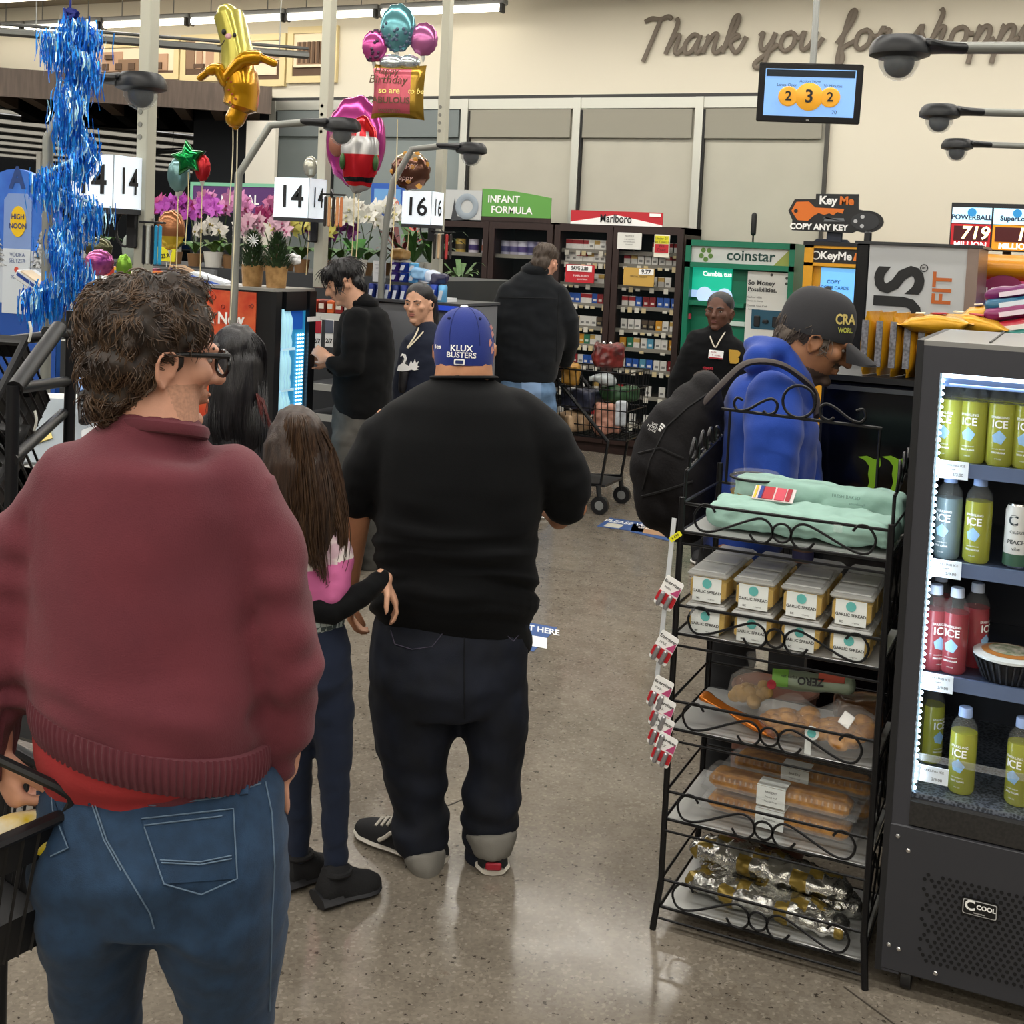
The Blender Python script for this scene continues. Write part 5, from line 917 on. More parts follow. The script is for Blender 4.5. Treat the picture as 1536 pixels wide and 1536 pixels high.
# foil garlic breads
FOIL = mat('crumpled_foil', 'c9c9c4', .18, metal=.95, bump=1.0, bs=34); 
def foil(loc, lab, rot, s):
    t = thing('foil_bread', lab, 'bread', loc, rot, 'foil wrapped breads on the bottom shelf'); mb = MB().tube([(-.2, 0, .028), (-.1, 0, .034), (.1, 0, .034), (.2, 0, .026)], [(.026, .04), (.036, .058), (.036, .058), (.026, .04)], 18, ref=(0, 0, 1), round_ends=True)
    me = remesh(mb, .007, 2, lambda c: .010 * noise.noise(c * 26 + Vector((s, 0, 0))) + .006 * noise.noise(c * 70)); link('foil', setmats(me, [FOIL, mat('gold_print', '8f7a3a', .35, metal=.5)], lambda x, y, z: 1 if (int((x + 1) * 26 + s) * 7 + int((y + 1) * 30)) % 4 == 0 else 0), t); return t
foil((RX0 + .26, RY0 + .10, SZ[4] + .005), 'front foil-wrapped garlic bread on the bottom shelf', -.12, 1); foil((RX0 + .27, RY0 + .22, SZ[4] + .005), 'rear foil-wrapped garlic bread on the bottom shelf', -.05, 4); foil((RX0 + .25, RY0 + .165, SZ[4] + .068), 'foil-wrapped garlic bread lying on top of two others', -.1, 8)
# battery cards hanging on the rack's left post
ck_ = ['highest', 'second', 'third', 'fourth', 'fifth', 'lowest']; ys = [890, 972, 1040, 1070, 1098, 1125]; xs_ = [1003, 996, 990, 993, 991, 996]
st_ = tag(MB().box((0, 0, 0), (.012, .003, .55)).build('clip_strip', P('c8ccd0', .4), None, (RX0 - .03, RY0 - .012, .83), (0, math.radians(3), 0)), 'narrow clear hanging strip on the left post of the wire rack', 'strip')
for k in range(6):
    q = AY(xs_[k], ys[k], RY0 - .03 - .006 * k); t = thing('battery_pack', 'hanging card of batteries in red and white, %s on the strip' % ck_[k], 'batteries', q, (0, math.radians(24 if k < 2 else 18), 0), 'battery cards hanging on the rack')
    MB().poly(rrect(.052, .085, .006), .0015).build('card', INKW, t); MB().poly(rrect(.052, .030, .004), .001, M=T(0, -.002, -.018)).build('red_panel', P('b8242e', .4), t); MB().poly([(.004, .0), (.024, .026), (.026, -.0)], .001, M=T(0, -.002, .002)).build('pink_panel', P('b84a78', .4), t)
    words('lettering', [('Energizer', .0125, 0, .028, dict(bold=.02)), ('MAX', .009, -.008, .012)], INKK, t, (0, -.003, 0))
    for s_ in (-.012, .010): MB().tube([(s_, -.006, -.036), (s_, -.006, -.006)], .0065, 10, round_ends=True).build('battery', mat('battery_silver', 'a8a8ac', .3, metal=.7), t)
t = thing('shelf_tag', 'small tilted yellow price tag on the left post of the wire rack', 'tag', AY(1013, 805, RY0 - .02), (0, math.radians(-40), 0)); MB().poly(rrect(.036, .014, .002), .0015).build('tag', P('e4e02a', .5), t); words('lettering', [('6 4.99', .009, 0, 0, dict(bold=.02))], INKK, t, (0, -.001, 0))
# ================================================================ open drinks fridge at the right edge
FX0, FX1, FY0, FY1, FZ0, FZ1 = -.326, .50, 3.06, 3.74, .055, 1.60; OX0, OX1, OZ0, OZ1 = -.281, .455, .495, 1.537
fr = thing('drinks_fridge', 'dark grey glass-front drinks fridge filled with bottles at the right edge', 'fridge', (0, 0, 0))
sd = MB().bb((FX0, FY0, FZ0), (OX0, FY1, FZ1)).bb((OX1, FY0, FZ0), (FX1, FY1, FZ1)).bb((OX0, FY0, OZ1), (OX1, FY1, FZ1)).bb((OX0, FY0 + .02, FZ0), (OX1, FY1, OZ0)).bb((OX0, FY1 - .05, OZ0), (OX1, FY1, OZ1)); sd.build('cabinet', DKGREY, fr)
MB().rbox(((FX0 + FX1) / 2, FY0 + .012, .245), (FX1 - FX0, .03, .37), .004).build('lower_panel', mat('charcoal_panel', '303136', .45), fr)
MB().bb((OX0, FY0 - .003, .435), (OX1, FY0 + .02, .493)).build('vent_strip', mat('granite_strip', '2a2826', .7, var=.5, vs=120), fr)
MB().bb((FX0 - .012, FY0 - .002, FZ0), (FX0 + .004, FY1, FZ1 + .012)).build('side_edge', P('1a1b1e', .4), fr)
MB().bb((FX0 + .004, FY0, FZ1), (FX1, FY1 - .0, FZ1 + .012)).build('top_sheet', mat('brushed_top', '9a9a98', .3, metal=.6), fr)
for x_ in (OX0 + .1,): MB().bb((x_, FY0 + .06, FZ1 + .012), (x_ + .004, FY1, FZ1 + .016)).build('top_seam', P('3a3a3a', .5), fr)
MB().bb((OX0, FY1 - .056, OZ0), (OX1, FY1 - .05, OZ1)).build('back_liner', mat('navy_liner', '141a26', .35), fr)
MB().bb((OX0, FY0 + .02, OZ0), (OX1, FY1 - .05, OZ0 + .012)).build('deck', mat('steel_mesh', '8a94a4', .35, metal=.7, var=.7, vs=130, tex='voronoi'), fr)
for i, z in enumerate((1.316, 1.074, .793)):
    s_ = MB().bb((OX0, FY0 + .06, z - .008), (OX1, FY1 - .06, z)).build('shelf', mat('blue_grey_shelf', '3c465c', .3, metal=.4), fr); MB().bb((OX0, FY0 + .05, z - .03), (OX1, FY0 + .06, z + .004)).build('shelf_rail', mat('rail_blue', '66789c', .3, metal=.4), s_)
    tg = MB().bb((OX0 + .004, FY0 + .042, z - .035), (OX0 + .075, FY0 + .047, z + .008)).build('price_label', P('dfeaf4', .5), s_); words('lettering', [('SPARKLING ICE', .008, 0, .010), ('zero sugar', .006, -.006, .001), ('2/3.00', .010, .012, -.012)], INKK, tg, (OX0 + .04, FY0 + .0415, z - .012))
tg = MB().bb((OX0 + .004, FY0 + .03, .535), (OX0 + .08, FY0 + .034, .575)).build('price_label', P('dfeaf4', .5), fr); words('lettering', [('SPARKLING ICE', .008, 0, .010), ('2/3.00', .010, .012, -.010)], INKK, tg, (OX0 + .042, FY0 + .0295, .555))
MB().bb((OX0, FY0 + .035, OZ0 + .01), (OX1, FY0 + .039, .60)).build('front_guard', GLASS, fr); MB().bb((OX0, FY0 + .033, .585), (OX1, FY0 + .041, .60)).build('guard_lip', PLASTIC, fr)
led = MB()
for k in range(64): led.ball((OX0 + .005, FY0 + .03, OZ0 + .02 + k * (OZ1 - OZ0 - .04) / 63), .0048, 6, 4)
led.build('led_strip', mat('cool_led', 'd8f0ff', .4, emit=9), fr); MB().bb((OX0, FY0 + .022, OZ0), (OX0 + .003, FY0 + .045, OZ1)).build('led_channel', mat('pale_strip', 'b8dcf0', .4, emit=.6), fr)
MB().bb((OX0, FY0 + .025, OZ1 - .012), (OX1, FY0 + .05, OZ1)).build('top_light', mat('canopy_light', 'dcefff', .4, emit=4), fr); MB().bb((OX0, FY0 + .05, OZ1 - .035), (OX1, FY0 + .09, OZ1 - .012)).build('inner_header', MATS['rail_blue'], fr)
l = bpy.data.lights.new('fridge_lamp', 'AREA'); l.shape = 'RECTANGLE'; l.size = .7; l.size_y = .05; l.energy = 2.2; l.color = (.75, .88, 1); o = bpy.data.objects.new('fridge_lamp', l); COL.objects.link(o); o.location = ((OX0 + OX1) / 2, FY0 + .07, OZ1 - .02); o.rotation_euler = (math.radians(20), 0, 0)
l = bpy.data.lights.new('fridge_side_lamp', 'AREA'); l.shape = 'RECTANGLE'; l.size = .03; l.size_y = .95; l.energy = .7; l.color = (.75, .88, 1); o = bpy.data.objects.new('fridge_side_lamp', l); COL.objects.link(o); o.location = (OX0 + .012, FY0 + .035, 1.01); o.rotation_euler = (math.radians(90), 0, math.radians(-55))
for x_, z_ in ((FX0 + .022, .40), (FX0 + .048, .37), (FX0 + .018, .125), (FX0 + .042, .12), (FX0 + .13, .085)): MB().ball((x_, FY0 - .004, z_), (.006, .003, .006), 10, 6).build('screw', CHROME, fr)
hl = MB(); k = 0
for i in range(26):
    for j in range(18):
        x_ = OX0 + .045 + i * .0165 + (j % 2) * .008; z_ = .11 + j * .0125
        if (i < 2 and (j * 7 + i) % 3 == 0) or x_ > FX1 - .05: continue
        hl.poly(disc2(.0048, 7, x_, z_), .0008, M=T(0, FY0 - .0045, 0))
g_ = hl.build('grille_holes', P('08080a', .8), fr); g_['kind'] = 'stuff'
lp = MB().poly(rrect(.082, .042, .005), .004, M=T(-.108, FY0 - .009, .272)).build('logo_plate', P('0c0c0e', .3), fr); MB().poly(rrect(.076, .036, .004), .001, M=T(-.108, FY0 - .0095, .272)).build('plate_border', P('b8b8b8', .4), lp); MB().poly(rrect(.072, .032, .004), .001, M=T(-.108, FY0 - .0102, .272)).build('plate_face', P('0c0c0e', .3), lp); words('lettering', [('C', .034, -.022, .004, dict(bold=.03)), ('COOL', .015, .014, .004, dict(bold=.04)), ('innovation', .006, 0, -.011)], INKW, lp, (-.108, FY0 - .0112, .272))
for x_ in (FX0 + .06, FX1 - .06):
    for y_ in (FY0 + .05, FY1 - .08): cs_ = MB().tube([(x_ - .012, y_, .03), (x_ + .012, y_, .03)], .03, 16).build('caster', P('1c1c1e', .4), fr); MB().rbox((x_, y_, .05), (.05, .05, .012), .003).build('caster_plate', CHROME, cs_)
# bottles
def wrap_txt(items, R_, m, par, a0=0):
    mb = MB()
    for s_, sz, x_, z_, k in items:
        tm = text_mb(s_, sz, None, **k); mb.add([((R_) * math.sin((v[0] + x_) / R_ + a0), -(R_) * math.cos((v[0] + x_) / R_ + a0), v[2] + z_) for v in tm.v], tm.f)
    return mb.build('lettering', m, par, smooth=False)
def make_bottle(col, lab, group, cc='9fb8e8'):
    t = thing('drink_bottle', lab, 'bottle', (0, 0, 0), 0, group); R_ = .0315
    MB().lathe([(R_ * .85, 0), (R_, .008), (R_, .135), (R_ * .97, .150)], 24).build('drink', mat('drink_' + col, col, .2, emit=.05, spec=.6), t)
    MB().lathe([(R_ * .86, 0), (R_ * 1.02, .008), (R_ * 1.02, .148), (R_ * .9, .168), (R_ * .5, .187), (R_ * .42, .19)], 24).build('bottle_wall', mat('bottle_clear_' + col, 'f4f6f0', .06, alpha=.05, spec=.8), t)
    MB().lathe([(R_ * .52, .187), (R_ * .52, .192), (R_ * .5, .208), (R_ * .46, .210)], 20).build('cap', mat('cap_' + cc, cc, .4), t)
    a0 = -.35; wrap_txt([('SPARKLING', .0085, 0, .118, dict(bold=.01)), ('ICE', .026, 0, .101, dict(bold=.02)), ('naturally flavored', .0042, 0, .042, {}), ('ZERO SUGAR', .0056, 0, .033, dict(bold=.02)), ('17 FL OZ', .004, 0, .018, {})], R_ * 1.04, INKW, t, a0)
    dm = MB(); dm.add([(R_ * 1.035 * math.sin(x_ / R_ + a0), -R_ * 1.035 * math.cos(x_ / R_ + a0), z_ + .070) for x_, z_ in ((0, .018), (.016, .002), (.006, -.016), (-.012, -.012), (-.016, .004), (0, 0))], [(0, 5, 1), (1, 5, 2), (2, 5, 3), (3, 5, 4), (4, 5, 0)]); dm.build('diamond_emblem', P('8fb8dc', .4), t); return t
def put(proto, spots, labs):
    for k, ((px_, y_, z_, rz), lab) in enumerate(zip(spots, labs)):
        X_ = AY(px_, 700, y_).x if px_ > 10 else px_; d = ray(px_, 0); loc = (X_, y_, z_); o = proto if k == 0 else dup(proto, loc, rz, lab); o.location = loc; o.rotation_euler = (0, 0, rz); o['label'] = lab
def bx(px, py, Y): return AY(px, py, Y).x
Y1, Y2 = FY0 + .11, FY0 + .19
yel = make_bottle('8f9210', 'x', 'bottles in the drinks fridge'); put(yel, [(bx(x, 690, Y1), Y1, 1.317, r) for x, r in ((1422, -.1), (1456, .1), (1498, .3), (1538, .2))] + [(bx(x, 690, Y2), Y2, 1.317, r) for x, r in ((1440, 1), (1480, 2), (1520, 3))] + [(bx(1463, 840, Y1), Y1, 1.075, .1), (bx(1395, 1110, Y2 + .05), Y2 + .05, .51, 1.2), (bx(1440, 1190, FY0 + .09), FY0 + .09, .508, .1), (bx(1526, 1200, FY0 + .09), FY0 + .09, .508, -.1)],
    ['yellow-green bottle at the far left of the top fridge shelf', 'second yellow-green bottle in front on the top fridge shelf', 'third yellow-green bottle in front on the top fridge shelf', 'yellow-green bottle cut by the right edge on the top fridge shelf', 'yellow-green bottle in the second row of the top shelf, leftmost', 'yellow-green bottle in the second row of the top shelf, middle', 'yellow-green bottle in the second row of the top shelf, rightmost', 'single yellow-green bottle on the second fridge shelf beside the can', 'dark yellow bottle at the back left of the bottom fridge deck', 'yellow-green bottle alone in the middle of the bottom fridge deck', 'yellow-green bottle at the right edge of the bottom fridge deck'])
clr = make_bottle('5c7076', 'clear grey bottle at the left of the second fridge shelf', 'bottles in the drinks fridge'); clr.location = (bx(1418, 840, Y1), Y1, 1.075)
red = make_bottle('8a1a2a', 'x', 'bottles in the drinks fridge', 'c8d4e8'); put(red, [(bx(x, 1010, y), y, .794, r) for x, y, r in ((1396, Y1, 1.0), (1428, Y1, .2), (1458, Y2, 1.4), (1402, Y2 + .06, 2))], ['red bottle at the far left of the third fridge shelf', 'front red bottle facing forward on the third fridge shelf', 'red bottle turned sideways beside the salad bowl', 'red bottle at the back left of the third fridge shelf'])
t = thing('drink_can', 'tall white can with dark lettering on the second fridge shelf', 'can', (bx(1522, 850, Y1), Y1, 1.075)); MB().lathe([(.024, 0), (.029, .008), (.029, .138), (.024, .15), (.023, .155)], 24, mis=[1, 0, 0, 1, 1]).build('can', [P('d8dad8', .3), CHROME], t); wrap_txt([('C', .034, -.01, .115, dict(bold=.03)), ('CELSIUS', .0095, 0, .088, dict(bold=.02)), ('PEACH', .014, 0, .064, dict(bold=.02)), ('vibe', .012, 0, .048, {})], .0295, P('1c2a30', .4), t); MB().lathe([(.0293, .006), (.0293, .035)], 24).build('green_band', P('3a5a48', .4), t)
t = thing('salad_bowl', 'black ribbed salad bowl with printed film lid on the third fridge shelf', 'bowl', (bx(1512, 1005, FY0 + .12), FY0 + .12, .795)); MB().lathe([(.055, 0), (.078, .055), (.082, .06)], 28).build('bowl', BLACK, t)
rb = MB()
for k in range(28): a = 2 * math.pi * k / 28; rb.tube([(.058 * math.cos(a), .058 * math.sin(a), .004), (.08 * math.cos(a), .08 * math.sin(a), .054)], .003, 5)
rb.build('ribs', P('2a2c30', .3), t); lid = MB().lathe([(.083, .058), (.083, .064), (.05, .072), (.002, .074)], 28).build('film_lid', P('c9d0d0', .25), t); MB().lathe([(.064, .0695), (.05, .073)], 28, mi=0).build('lid_ring', P('a8703a', .4), lid); MB().lathe([(.048, .0735), (.01, .0755)], 20).build('lid_picture', mat('salad_print', '6a7a5a', .5, var=.8, vs=60, col2='c8c0b0'), lid)
# ================================================================ cabinets along the back wall
CY = 10.3; WOOD = mat('dark_brown_wood', '2c1a16', .5, var=.25, vs=8, stretch=(6, 6, .5)); ctop = AY(850, 335, CY).z
def cx_(px, py=420, Y=CY): return AY(px, py, Y).x
zs = [AY(965, y, CY).z for y in (378, 397, 430, 461, 496, 524, 556, 596, 640, 690)]
def cabinet(nm, lab, x0, x1, xm, zsh):
    t = thing(nm, lab, 'cabinet', (0, 0, 0)); D = .5
    MB().bb((x0, CY + D - .02, 0), (x1, CY + D, ctop)).build('back_panel', mat('dark_back', '151010', .7), t)
    for x_ in (x0, x1 - .04): MB().bb((x_, CY, 0), (x_ + .04, CY + D, ctop)).build('side_panel', WOOD, t)
    MB().bb((x0, CY, ctop - .06), (x1, CY + D, ctop)).build('top_panel', WOOD, t); MB().bb((x0, CY, 0), (x1, CY + D, .1)).build('plinth', WOOD, t); MB().bb((xm - .03, CY, .1), (xm + .03, CY + D, ctop - .06)).build('divider', WOOD, t)
    for z in zsh:
        for a, c in ((x0 + .04, xm - .03), (xm + .03, x1 - .04)): s_ = MB().bb((a, CY + .08, z - .02), (c, CY + D - .02, z)).build('shelf', P('4a423c', .5), t); MB().bb((a, CY + .072, z - .032), (c, CY + .08, z + .004)).build('price_rail', P('8a867c', .4), s_)
    for a, c, hs in ((x0 + .005, xm - .004, 1), (xm + .004, x1 - .005, -1)):
        f = MB(); e = .055; zt_, zb_ = ctop - .015, .09
        f.bb((a, CY - .03, zt_ - e), (c, CY - .005, zt_)).bb((a, CY - .03, zb_), (c, CY - .005, zb_ + e)).bb((a, CY - .03, zb_ + e), (a + e, CY - .005, zt_ - e)).bb((c - e, CY - .03, zb_ + e), (c, CY - .005, zt_ - e)); d = f.build('door', WOOD, t)
        MB().bb((a + e, CY - .02, zb_ + e), (c - e, CY - .016, zt_ - e)).build('glass_pane', GLASS, d); MB().ball(((c if hs > 0 else a) - hs * .028, CY - .035, .98), (.022, .012, .03), 12, 8).build('lock', CHROME, d)
    return t
cL, cM, cR = cx_(655), cx_(829), cx_(1024); x1m, x2m = cx_(732), cx_(918)
fcab = cabinet('formula_cabinet', 'dark wooden glass-door cabinet of infant formula below the green sign', cL, cM - .005, x1m, [zs[1] + .03, zs[4] + .02, zs[6], zs[8]])
ccab = cabinet('cigarette_cabinet', 'dark wooden glass-door cabinet with rows of cigarette packs', cM + .005, cR, x2m, zs)
def pack(cols, nm='cigarette_pack'):
    mb = MB().box((0, 0, .044), (.055, .022, .088), 0).box((0, -.001, .066), (.056, .023, .036), 1).box((0, -.002, .03), (.03, .0225, .02), 2); return mb.mesh(nm, [P(c, .45) for c in cols])
KINDS = [(('e8e6e0', 'b02028', 'e8e6e0'), 'white pack with red top'), (('e8e6e0', 'e8e6e0', '8a8a88'), 'plain white pack'), (('e8e6e0', 'c9a65a', 'e8e6e0'), 'white pack with gold top'), (('2a5ab0', '2a5ab0', 'e8e8e8'), 'blue pack'), (('d89a2a', 'd89a2a', 'f0e0b0'), 'orange-yellow pack'), (('2f7a5a', '2f7a5a', 'd8e8e0'), 'green pack'), (('5a9ab8', '5a9ab8', 'e8f0f4'), 'pale blue pack'), (('8a1c22', '8a1c22', 'e8d8d0'), 'dark red pack'), (('2c2624', '5a4a3a', 'a89878'), 'dark brown pack')]
PM = [pack(k[0]) for k in KINDS]; rnd = random.Random(11)
rows_ = {0: [0, 0, 0, 0, 1, 2, 1], 1: [1, 1, 0, 0, 2, 1, 1], 2: [1, 2, 1, 2, 1], 3: [3, 3, 3, 0, 0, 3, 7, 7], 4: [4, 1, 2, 1, 1, 1, 8, 8], 5: [6, 1, 1, 4, 5, 2, 1], 6: [1, 1, 7, 1, 3, 3, 6, 3], 7: [1, 2, 1, 0, 1], 8: [1, 0, 1, 6, 2]}
for b_, (a, c) in enumerate(((cM + .07, x2m - .06), (x2m + .06, cR - .07))):
    for r, z in enumerate(zs[:9]):
        n = 8; seq = rows_[r]
        for k in range(n):
            if (b_ == 1 and r == 0 and k < 4) or (r == 2 and k % 4 == 3) or (r > 6 and k % 2): continue
            ki = seq[(k + b_ * 3) % len(seq)]; x_ = a + (c - a) * (k + .5) / n
            o = link('cigarette_pack', PM[ki], None, (x_, CY + .12 + .01 * (k % 2), z + .001)); tag(o, '%s, %s from left, %s shelf, %s cigarette cabinet bay' % (KINDS[ki][1], 'first second third fourth fifth sixth seventh eighth'.split()[k], ('top', 'second', 'third', 'fourth', 'fifth', 'sixth', 'seventh', 'eighth', 'ninth')[r], ('left', 'right')[b_]), 'cigarettes', 'packs on the cabinet shelves')
            if rnd.random() < .75: o2 = MB().box((0, 0, 0), (.04, .003, .045 if rnd.random() < .6 else .024)).build('price_tag', P(('e6e2d4', 'd9c79a')[k % 2], .6), ccab, (x_, CY + .068, z - .034))
# formula tins and boxes
def goods(x, y, z, w, d, h, col, band, lab, grp, tin=False, nm='box', cat='box'):
    t = thing(nm, lab, cat, (x, y, z), 0, grp)
    if tin: MB().lathe([(w / 2, 0), (w / 2, h * .85), (w / 2 * .97, h * .87), (w / 2, h)], 18).build('tin', P(col, .4), t); MB().lathe([(w / 2 * 1.01, h * .2), (w / 2 * 1.01, h * .6)], 18).build('label', P(band, .4), t)
    else: MB().rbox((0, 0, h / 2), (w, d, h), .003).build('carton', P(col, .5), t); MB().box((0, -d / 2 - .001, h * .45), (w * .8, .002, h * .35)).build('label', P(band, .5), t)
    return t
fz = [zs[1] + .031, zs[4] + .021, zs[6], zs[8]]; X = lambda px: cx_(px, 380)
for k, (px_, c1_, c2_) in enumerate(((676, 'c9a84a', '6a5a3a'), (696, 'd8d4e0', '4a3a78'), (716, 'c8c0c8', 'b0664a'), (745, 'a8a8bc', '4a4a78'), (758, 'b0acbc', '5a5488'), (771, 'c4c4d4', '5a4a88'), (785, '8a88a8', '3a3468'), (800, 'b8a8c4', '5a3a7a'))): goods(X(px_), CY + .2, fz[0], .1, .1, .13, c1_, c2_, 'formula tin with %s label, number %s from the left on the top formula shelf' % (('olive', 'purple', 'rust', 'slate', 'violet', 'lilac', 'indigo', 'plum')[k], ('one', 'two', 'three', 'four', 'five', 'six', 'seven', 'eight')[k]), 'tins on the top formula shelf', True, 'formula_tin', 'tin')
for k, (px_, c1_, c2_) in enumerate(((714, 'd8b45a', '4a3a2a'), (744, '8a84b0', '3a3468'), (762, 'b8402a', 'e0b03a'), (784, 'c4c4d0', '8a84b0'), (806, '9a94b8', '4a3a78'))):
    for l in range(4): goods(X(px_), CY + .2, fz[1] + .012 + l * .082, .11, .12, .08, c1_, c2_, 'formula carton in the %s column, %s in its stack' % (('tan', 'lavender', 'red and orange', 'pale grey', 'mauve')[k], ('bottom', 'second', 'third', 'top')[l]), 'stacked formula cartons', False, 'formula_carton', 'carton')
# signs on and above the cabinets
def panel(nm, lab, x0, x1, y0, y1, Y, col, items, ink, rough=.5, cat='sign', th=.01, em=0, outline=None):
    a = AY((x0 + x1) / 2, (y0 + y1) / 2, Y); W = AY(x1, (y0 + y1) / 2, Y).x - AY(x0, (y0 + y1) / 2, Y).x; H = AY((x0 + x1) / 2, y0, Y).z - AY((x0 + x1) / 2, y1, Y).z
    t = thing(nm, lab, cat, a); MB().poly(outline(W, H) if outline else rrect(W, H, min(W, H) * .04, 2), th).build('board', P(col, rough, emit=em) if em else P(col, rough), t)
    if items: words('lettering', [(s_, sz * H, x * W, z * H, *k) for s_, sz, x, z, *k in items], ink, t, (0, -.003, 0))
    return t, W, H
arch = lambda W, H: [(-W / 2, -H / 2), (W / 2, -H / 2), (W / 2, H * .22)] + [(W / 2 - W * i / 10, H * (.22 + .28 * math.sin(i / 10 * math.pi / 2))) for i in range(1, 11)]
t, W, H = panel('formula_sign', 'green arched sign reading INFANT FORMULA on the dark cabinet', 722, 826, 284, 326, CY, '5d9a46', [('INFANT', .36, -.18, .12, dict(bold=.02)), ('FORMULA', .36, -.06, -.26, dict(bold=.02))], INKW, outline=arch); MB().bb((-W / 2, -.004, -H / 2 - .04), (W / 2, .012, -H / 2)).build('base_strip', WOOD, t)
t, W, H = panel('grey_logo_sign', 'pale grey sign with ring emblem beside the infant formula sign', 664, 723, 285, 334, CY, 'b9bcbc', None, None)
MB().tube([(W * .12 + H * .3 * math.cos(a), -.004, H * .3 * math.sin(a)) for a in [2 * math.pi * i / 24 for i in range(24)]], [(.004, .03)] * 24, 8, closed=True, ref=(0, 1, 0)).build('ring', P('8f9aa4', .5), t); MB().poly([(-.28 * W, -.45 * H), (-.2 * W, .25 * H), (-.12 * W, -.3 * H), (.2 * W, -.4 * H)], .003, M=T(0, -.003, 0)).build('figure', P('3a3c40', .5), t)
t, W, H = panel('cigarette_sign', 'low red and white sign lettered Marlboro on top of the cigarette cabinet', 855, 993, 317, 338, CY, 'b8202c', None, None); MB().poly([(-W / 2, -H / 2), (W / 2, -H / 2), (W / 2, -H * .4), (0, H * .25), (-W / 2, -H * .35)], .004, M=T(0, -.003, 0)).build('white_chevron', INKW, t); words('lettering', [('Marlboro', H * .85, 0, -.05 * H, dict(sx=.75, bold=.01))], INKK, t, (0, -.008, 0)); MB().bb((W * .36, -.005, H * .2), (W * .48, 0, H * .42)).build('corner_label', INKW, t)
panel('notice', 'white paper notice on the right cigarette cabinet door', 926, 962, 349, 374, CY - .035, 'd8d8d2', [('NOTICE', .16, 0, .3), ('to all customers', .1, 0, .1), ('valid identification', .1, 0, -.05), ('is required', .1, 0, -.2)], INKK)
t, W, H = panel('id_card_sign', 'small yellow and red sign on the right cigarette cabinet door', 981, 1004, 352, 386, CY - .035, 'e4e0d0', None, None); MB().bb((-W * .45, -.003, .1 * H), (W * .45, 0, .45 * H)).build('yellow_panel', P('d8d020', .5), t); MB().bb((-W * .45, -.003, -.3 * H), (W * .45, 0, .08 * H)).build('red_panel', P('b8202c', .5), t); words('lettering', [('Under 21', .15 * H, 0, .33 * H), ('No Tobacco', .14 * H, 0, .18 * H), ('We', .17 * H, 0, .0), ('Card', .2 * H, 0, -.18 * H)], INKK, t, (0, -.006, 0))
t, W, H = panel('save_sign', 'red SAVE 2.80 price sign on the left cigarette cabinet door', 848, 891, 397, 424, CY - .035, 'b8202c', [('MARLBORO', .17, .05, -.12), ('special blend', .12, .1, -.3)], INKW); MB().bb((-W * .45, -.004, .12 * H), (W * .42, 0, .46 * H)).build('white_panel', INKW, t); words('lettering', [('SAVE 2.80', .30 * H, 0, .29 * H, dict(bold=.03, sx=.8))], INKK, t, (0, -.007, 0))
t, W, H = panel('price_sign', 'gold 9.77 price sign on the right cigarette cabinet door', 935, 981, 402, 429, CY - .035, 'c09a4a', [('SPECIAL SELECT', .14, 0, .02)], INKK); MB().bb((0, -.004, .14 * H), (W * .48, 0, .46 * H)).build('white_panel', INKW, t); words('lettering', [('9.77', .32 * H, .24 * W, .30 * H, dict(bold=.03))], INKK, t, (0, -.007, 0))
# ================================================================ coin kiosk
KY = 10.0; x0, x1 = AY(1026, 420, KY).x, AY(1190, 420, KY).x; kt = AY(1105, 362, KY).z; GRN = mat('kiosk_green', '0d6b50', .4); t = thing('coin_kiosk', 'green coin counting kiosk with white coinstar header', 'kiosk', (0, 0, 0)); W = x1 - x0; kz = lambda y: AY(1110, y, KY).z; kx = lambda px, y=430: AY(px, y, KY).x
MB().bb((x0, KY + .12, 0), (x1, KY + .7, kt)).build('body', GRN, t); MB().bb((x0, KY, 0), (x0 + .045, KY + .12, kt)).bb((x1 - .045, KY, 0), (x1, KY + .12, kt)).bb((x0, KY, kt - .05), (x1, KY + .12, kt)).bb((x0, KY, kz(404)), (x1, KY + .12, kz(396))).build('surround', GRN, t)
hd = MB().bb((x0 + .045, KY + .03, kz(396)), (x1 - .045, KY + .12, kt - .05)).build('header', P('c9cdca', .5), t); hz = (kz(396) + kt - .05) / 2; words('lettering', [('coinstar', .125, .09, 0, dict(bold=.015))], P('12403a', .5), hd, ((x0 + x1) / 2, KY + .027, hz))
fl_ = MB()
for k in range(5): a = math.radians(90 + 36 + 72 * k); fl_.poly(disc2(.021, 12), .003, M=T(x0 + .17 + .042 * math.cos(a), KY + .026, hz + .042 * math.sin(a)))
fl_.build('dots_emblem', P('5a8038', .5), hd); MB().poly([(-.13, -.07), (0, -.07), (0, .07)], .003, M=T(x1 - .047, KY + .026, hz)).build('corner_stripe', P('8f9a4a', .5), hd)
sc_ = MB().bb((kx(1033), KY + .09, kz(450)), (kx(1092), KY + .13, kz(404))).build('screen', P('18a888', .3, emit=.7), t); MB().poly(disc2(.07, 20), .002, M=T(kx(1053), KY + .086, kz(446))).poly(disc2(.07, 20), .002, M=T(kx(1083), KY + .086, kz(447))).build('screen_bubbles', P('b8d0f0', .3, emit=.6), sc_); MB().bb((kx(1033), KY + .087, kz(450)), (kx(1092), KY + .09, kz(439))).build('screen_footer', P('a8c4ee', .3, emit=.6), sc_); words('lettering', [('Cambia tus', .055, .05, .02, dict(bold=.03))], P('ffffff', .4, emit=.8), sc_, (kx(1062), KY + .084, kz(417)))
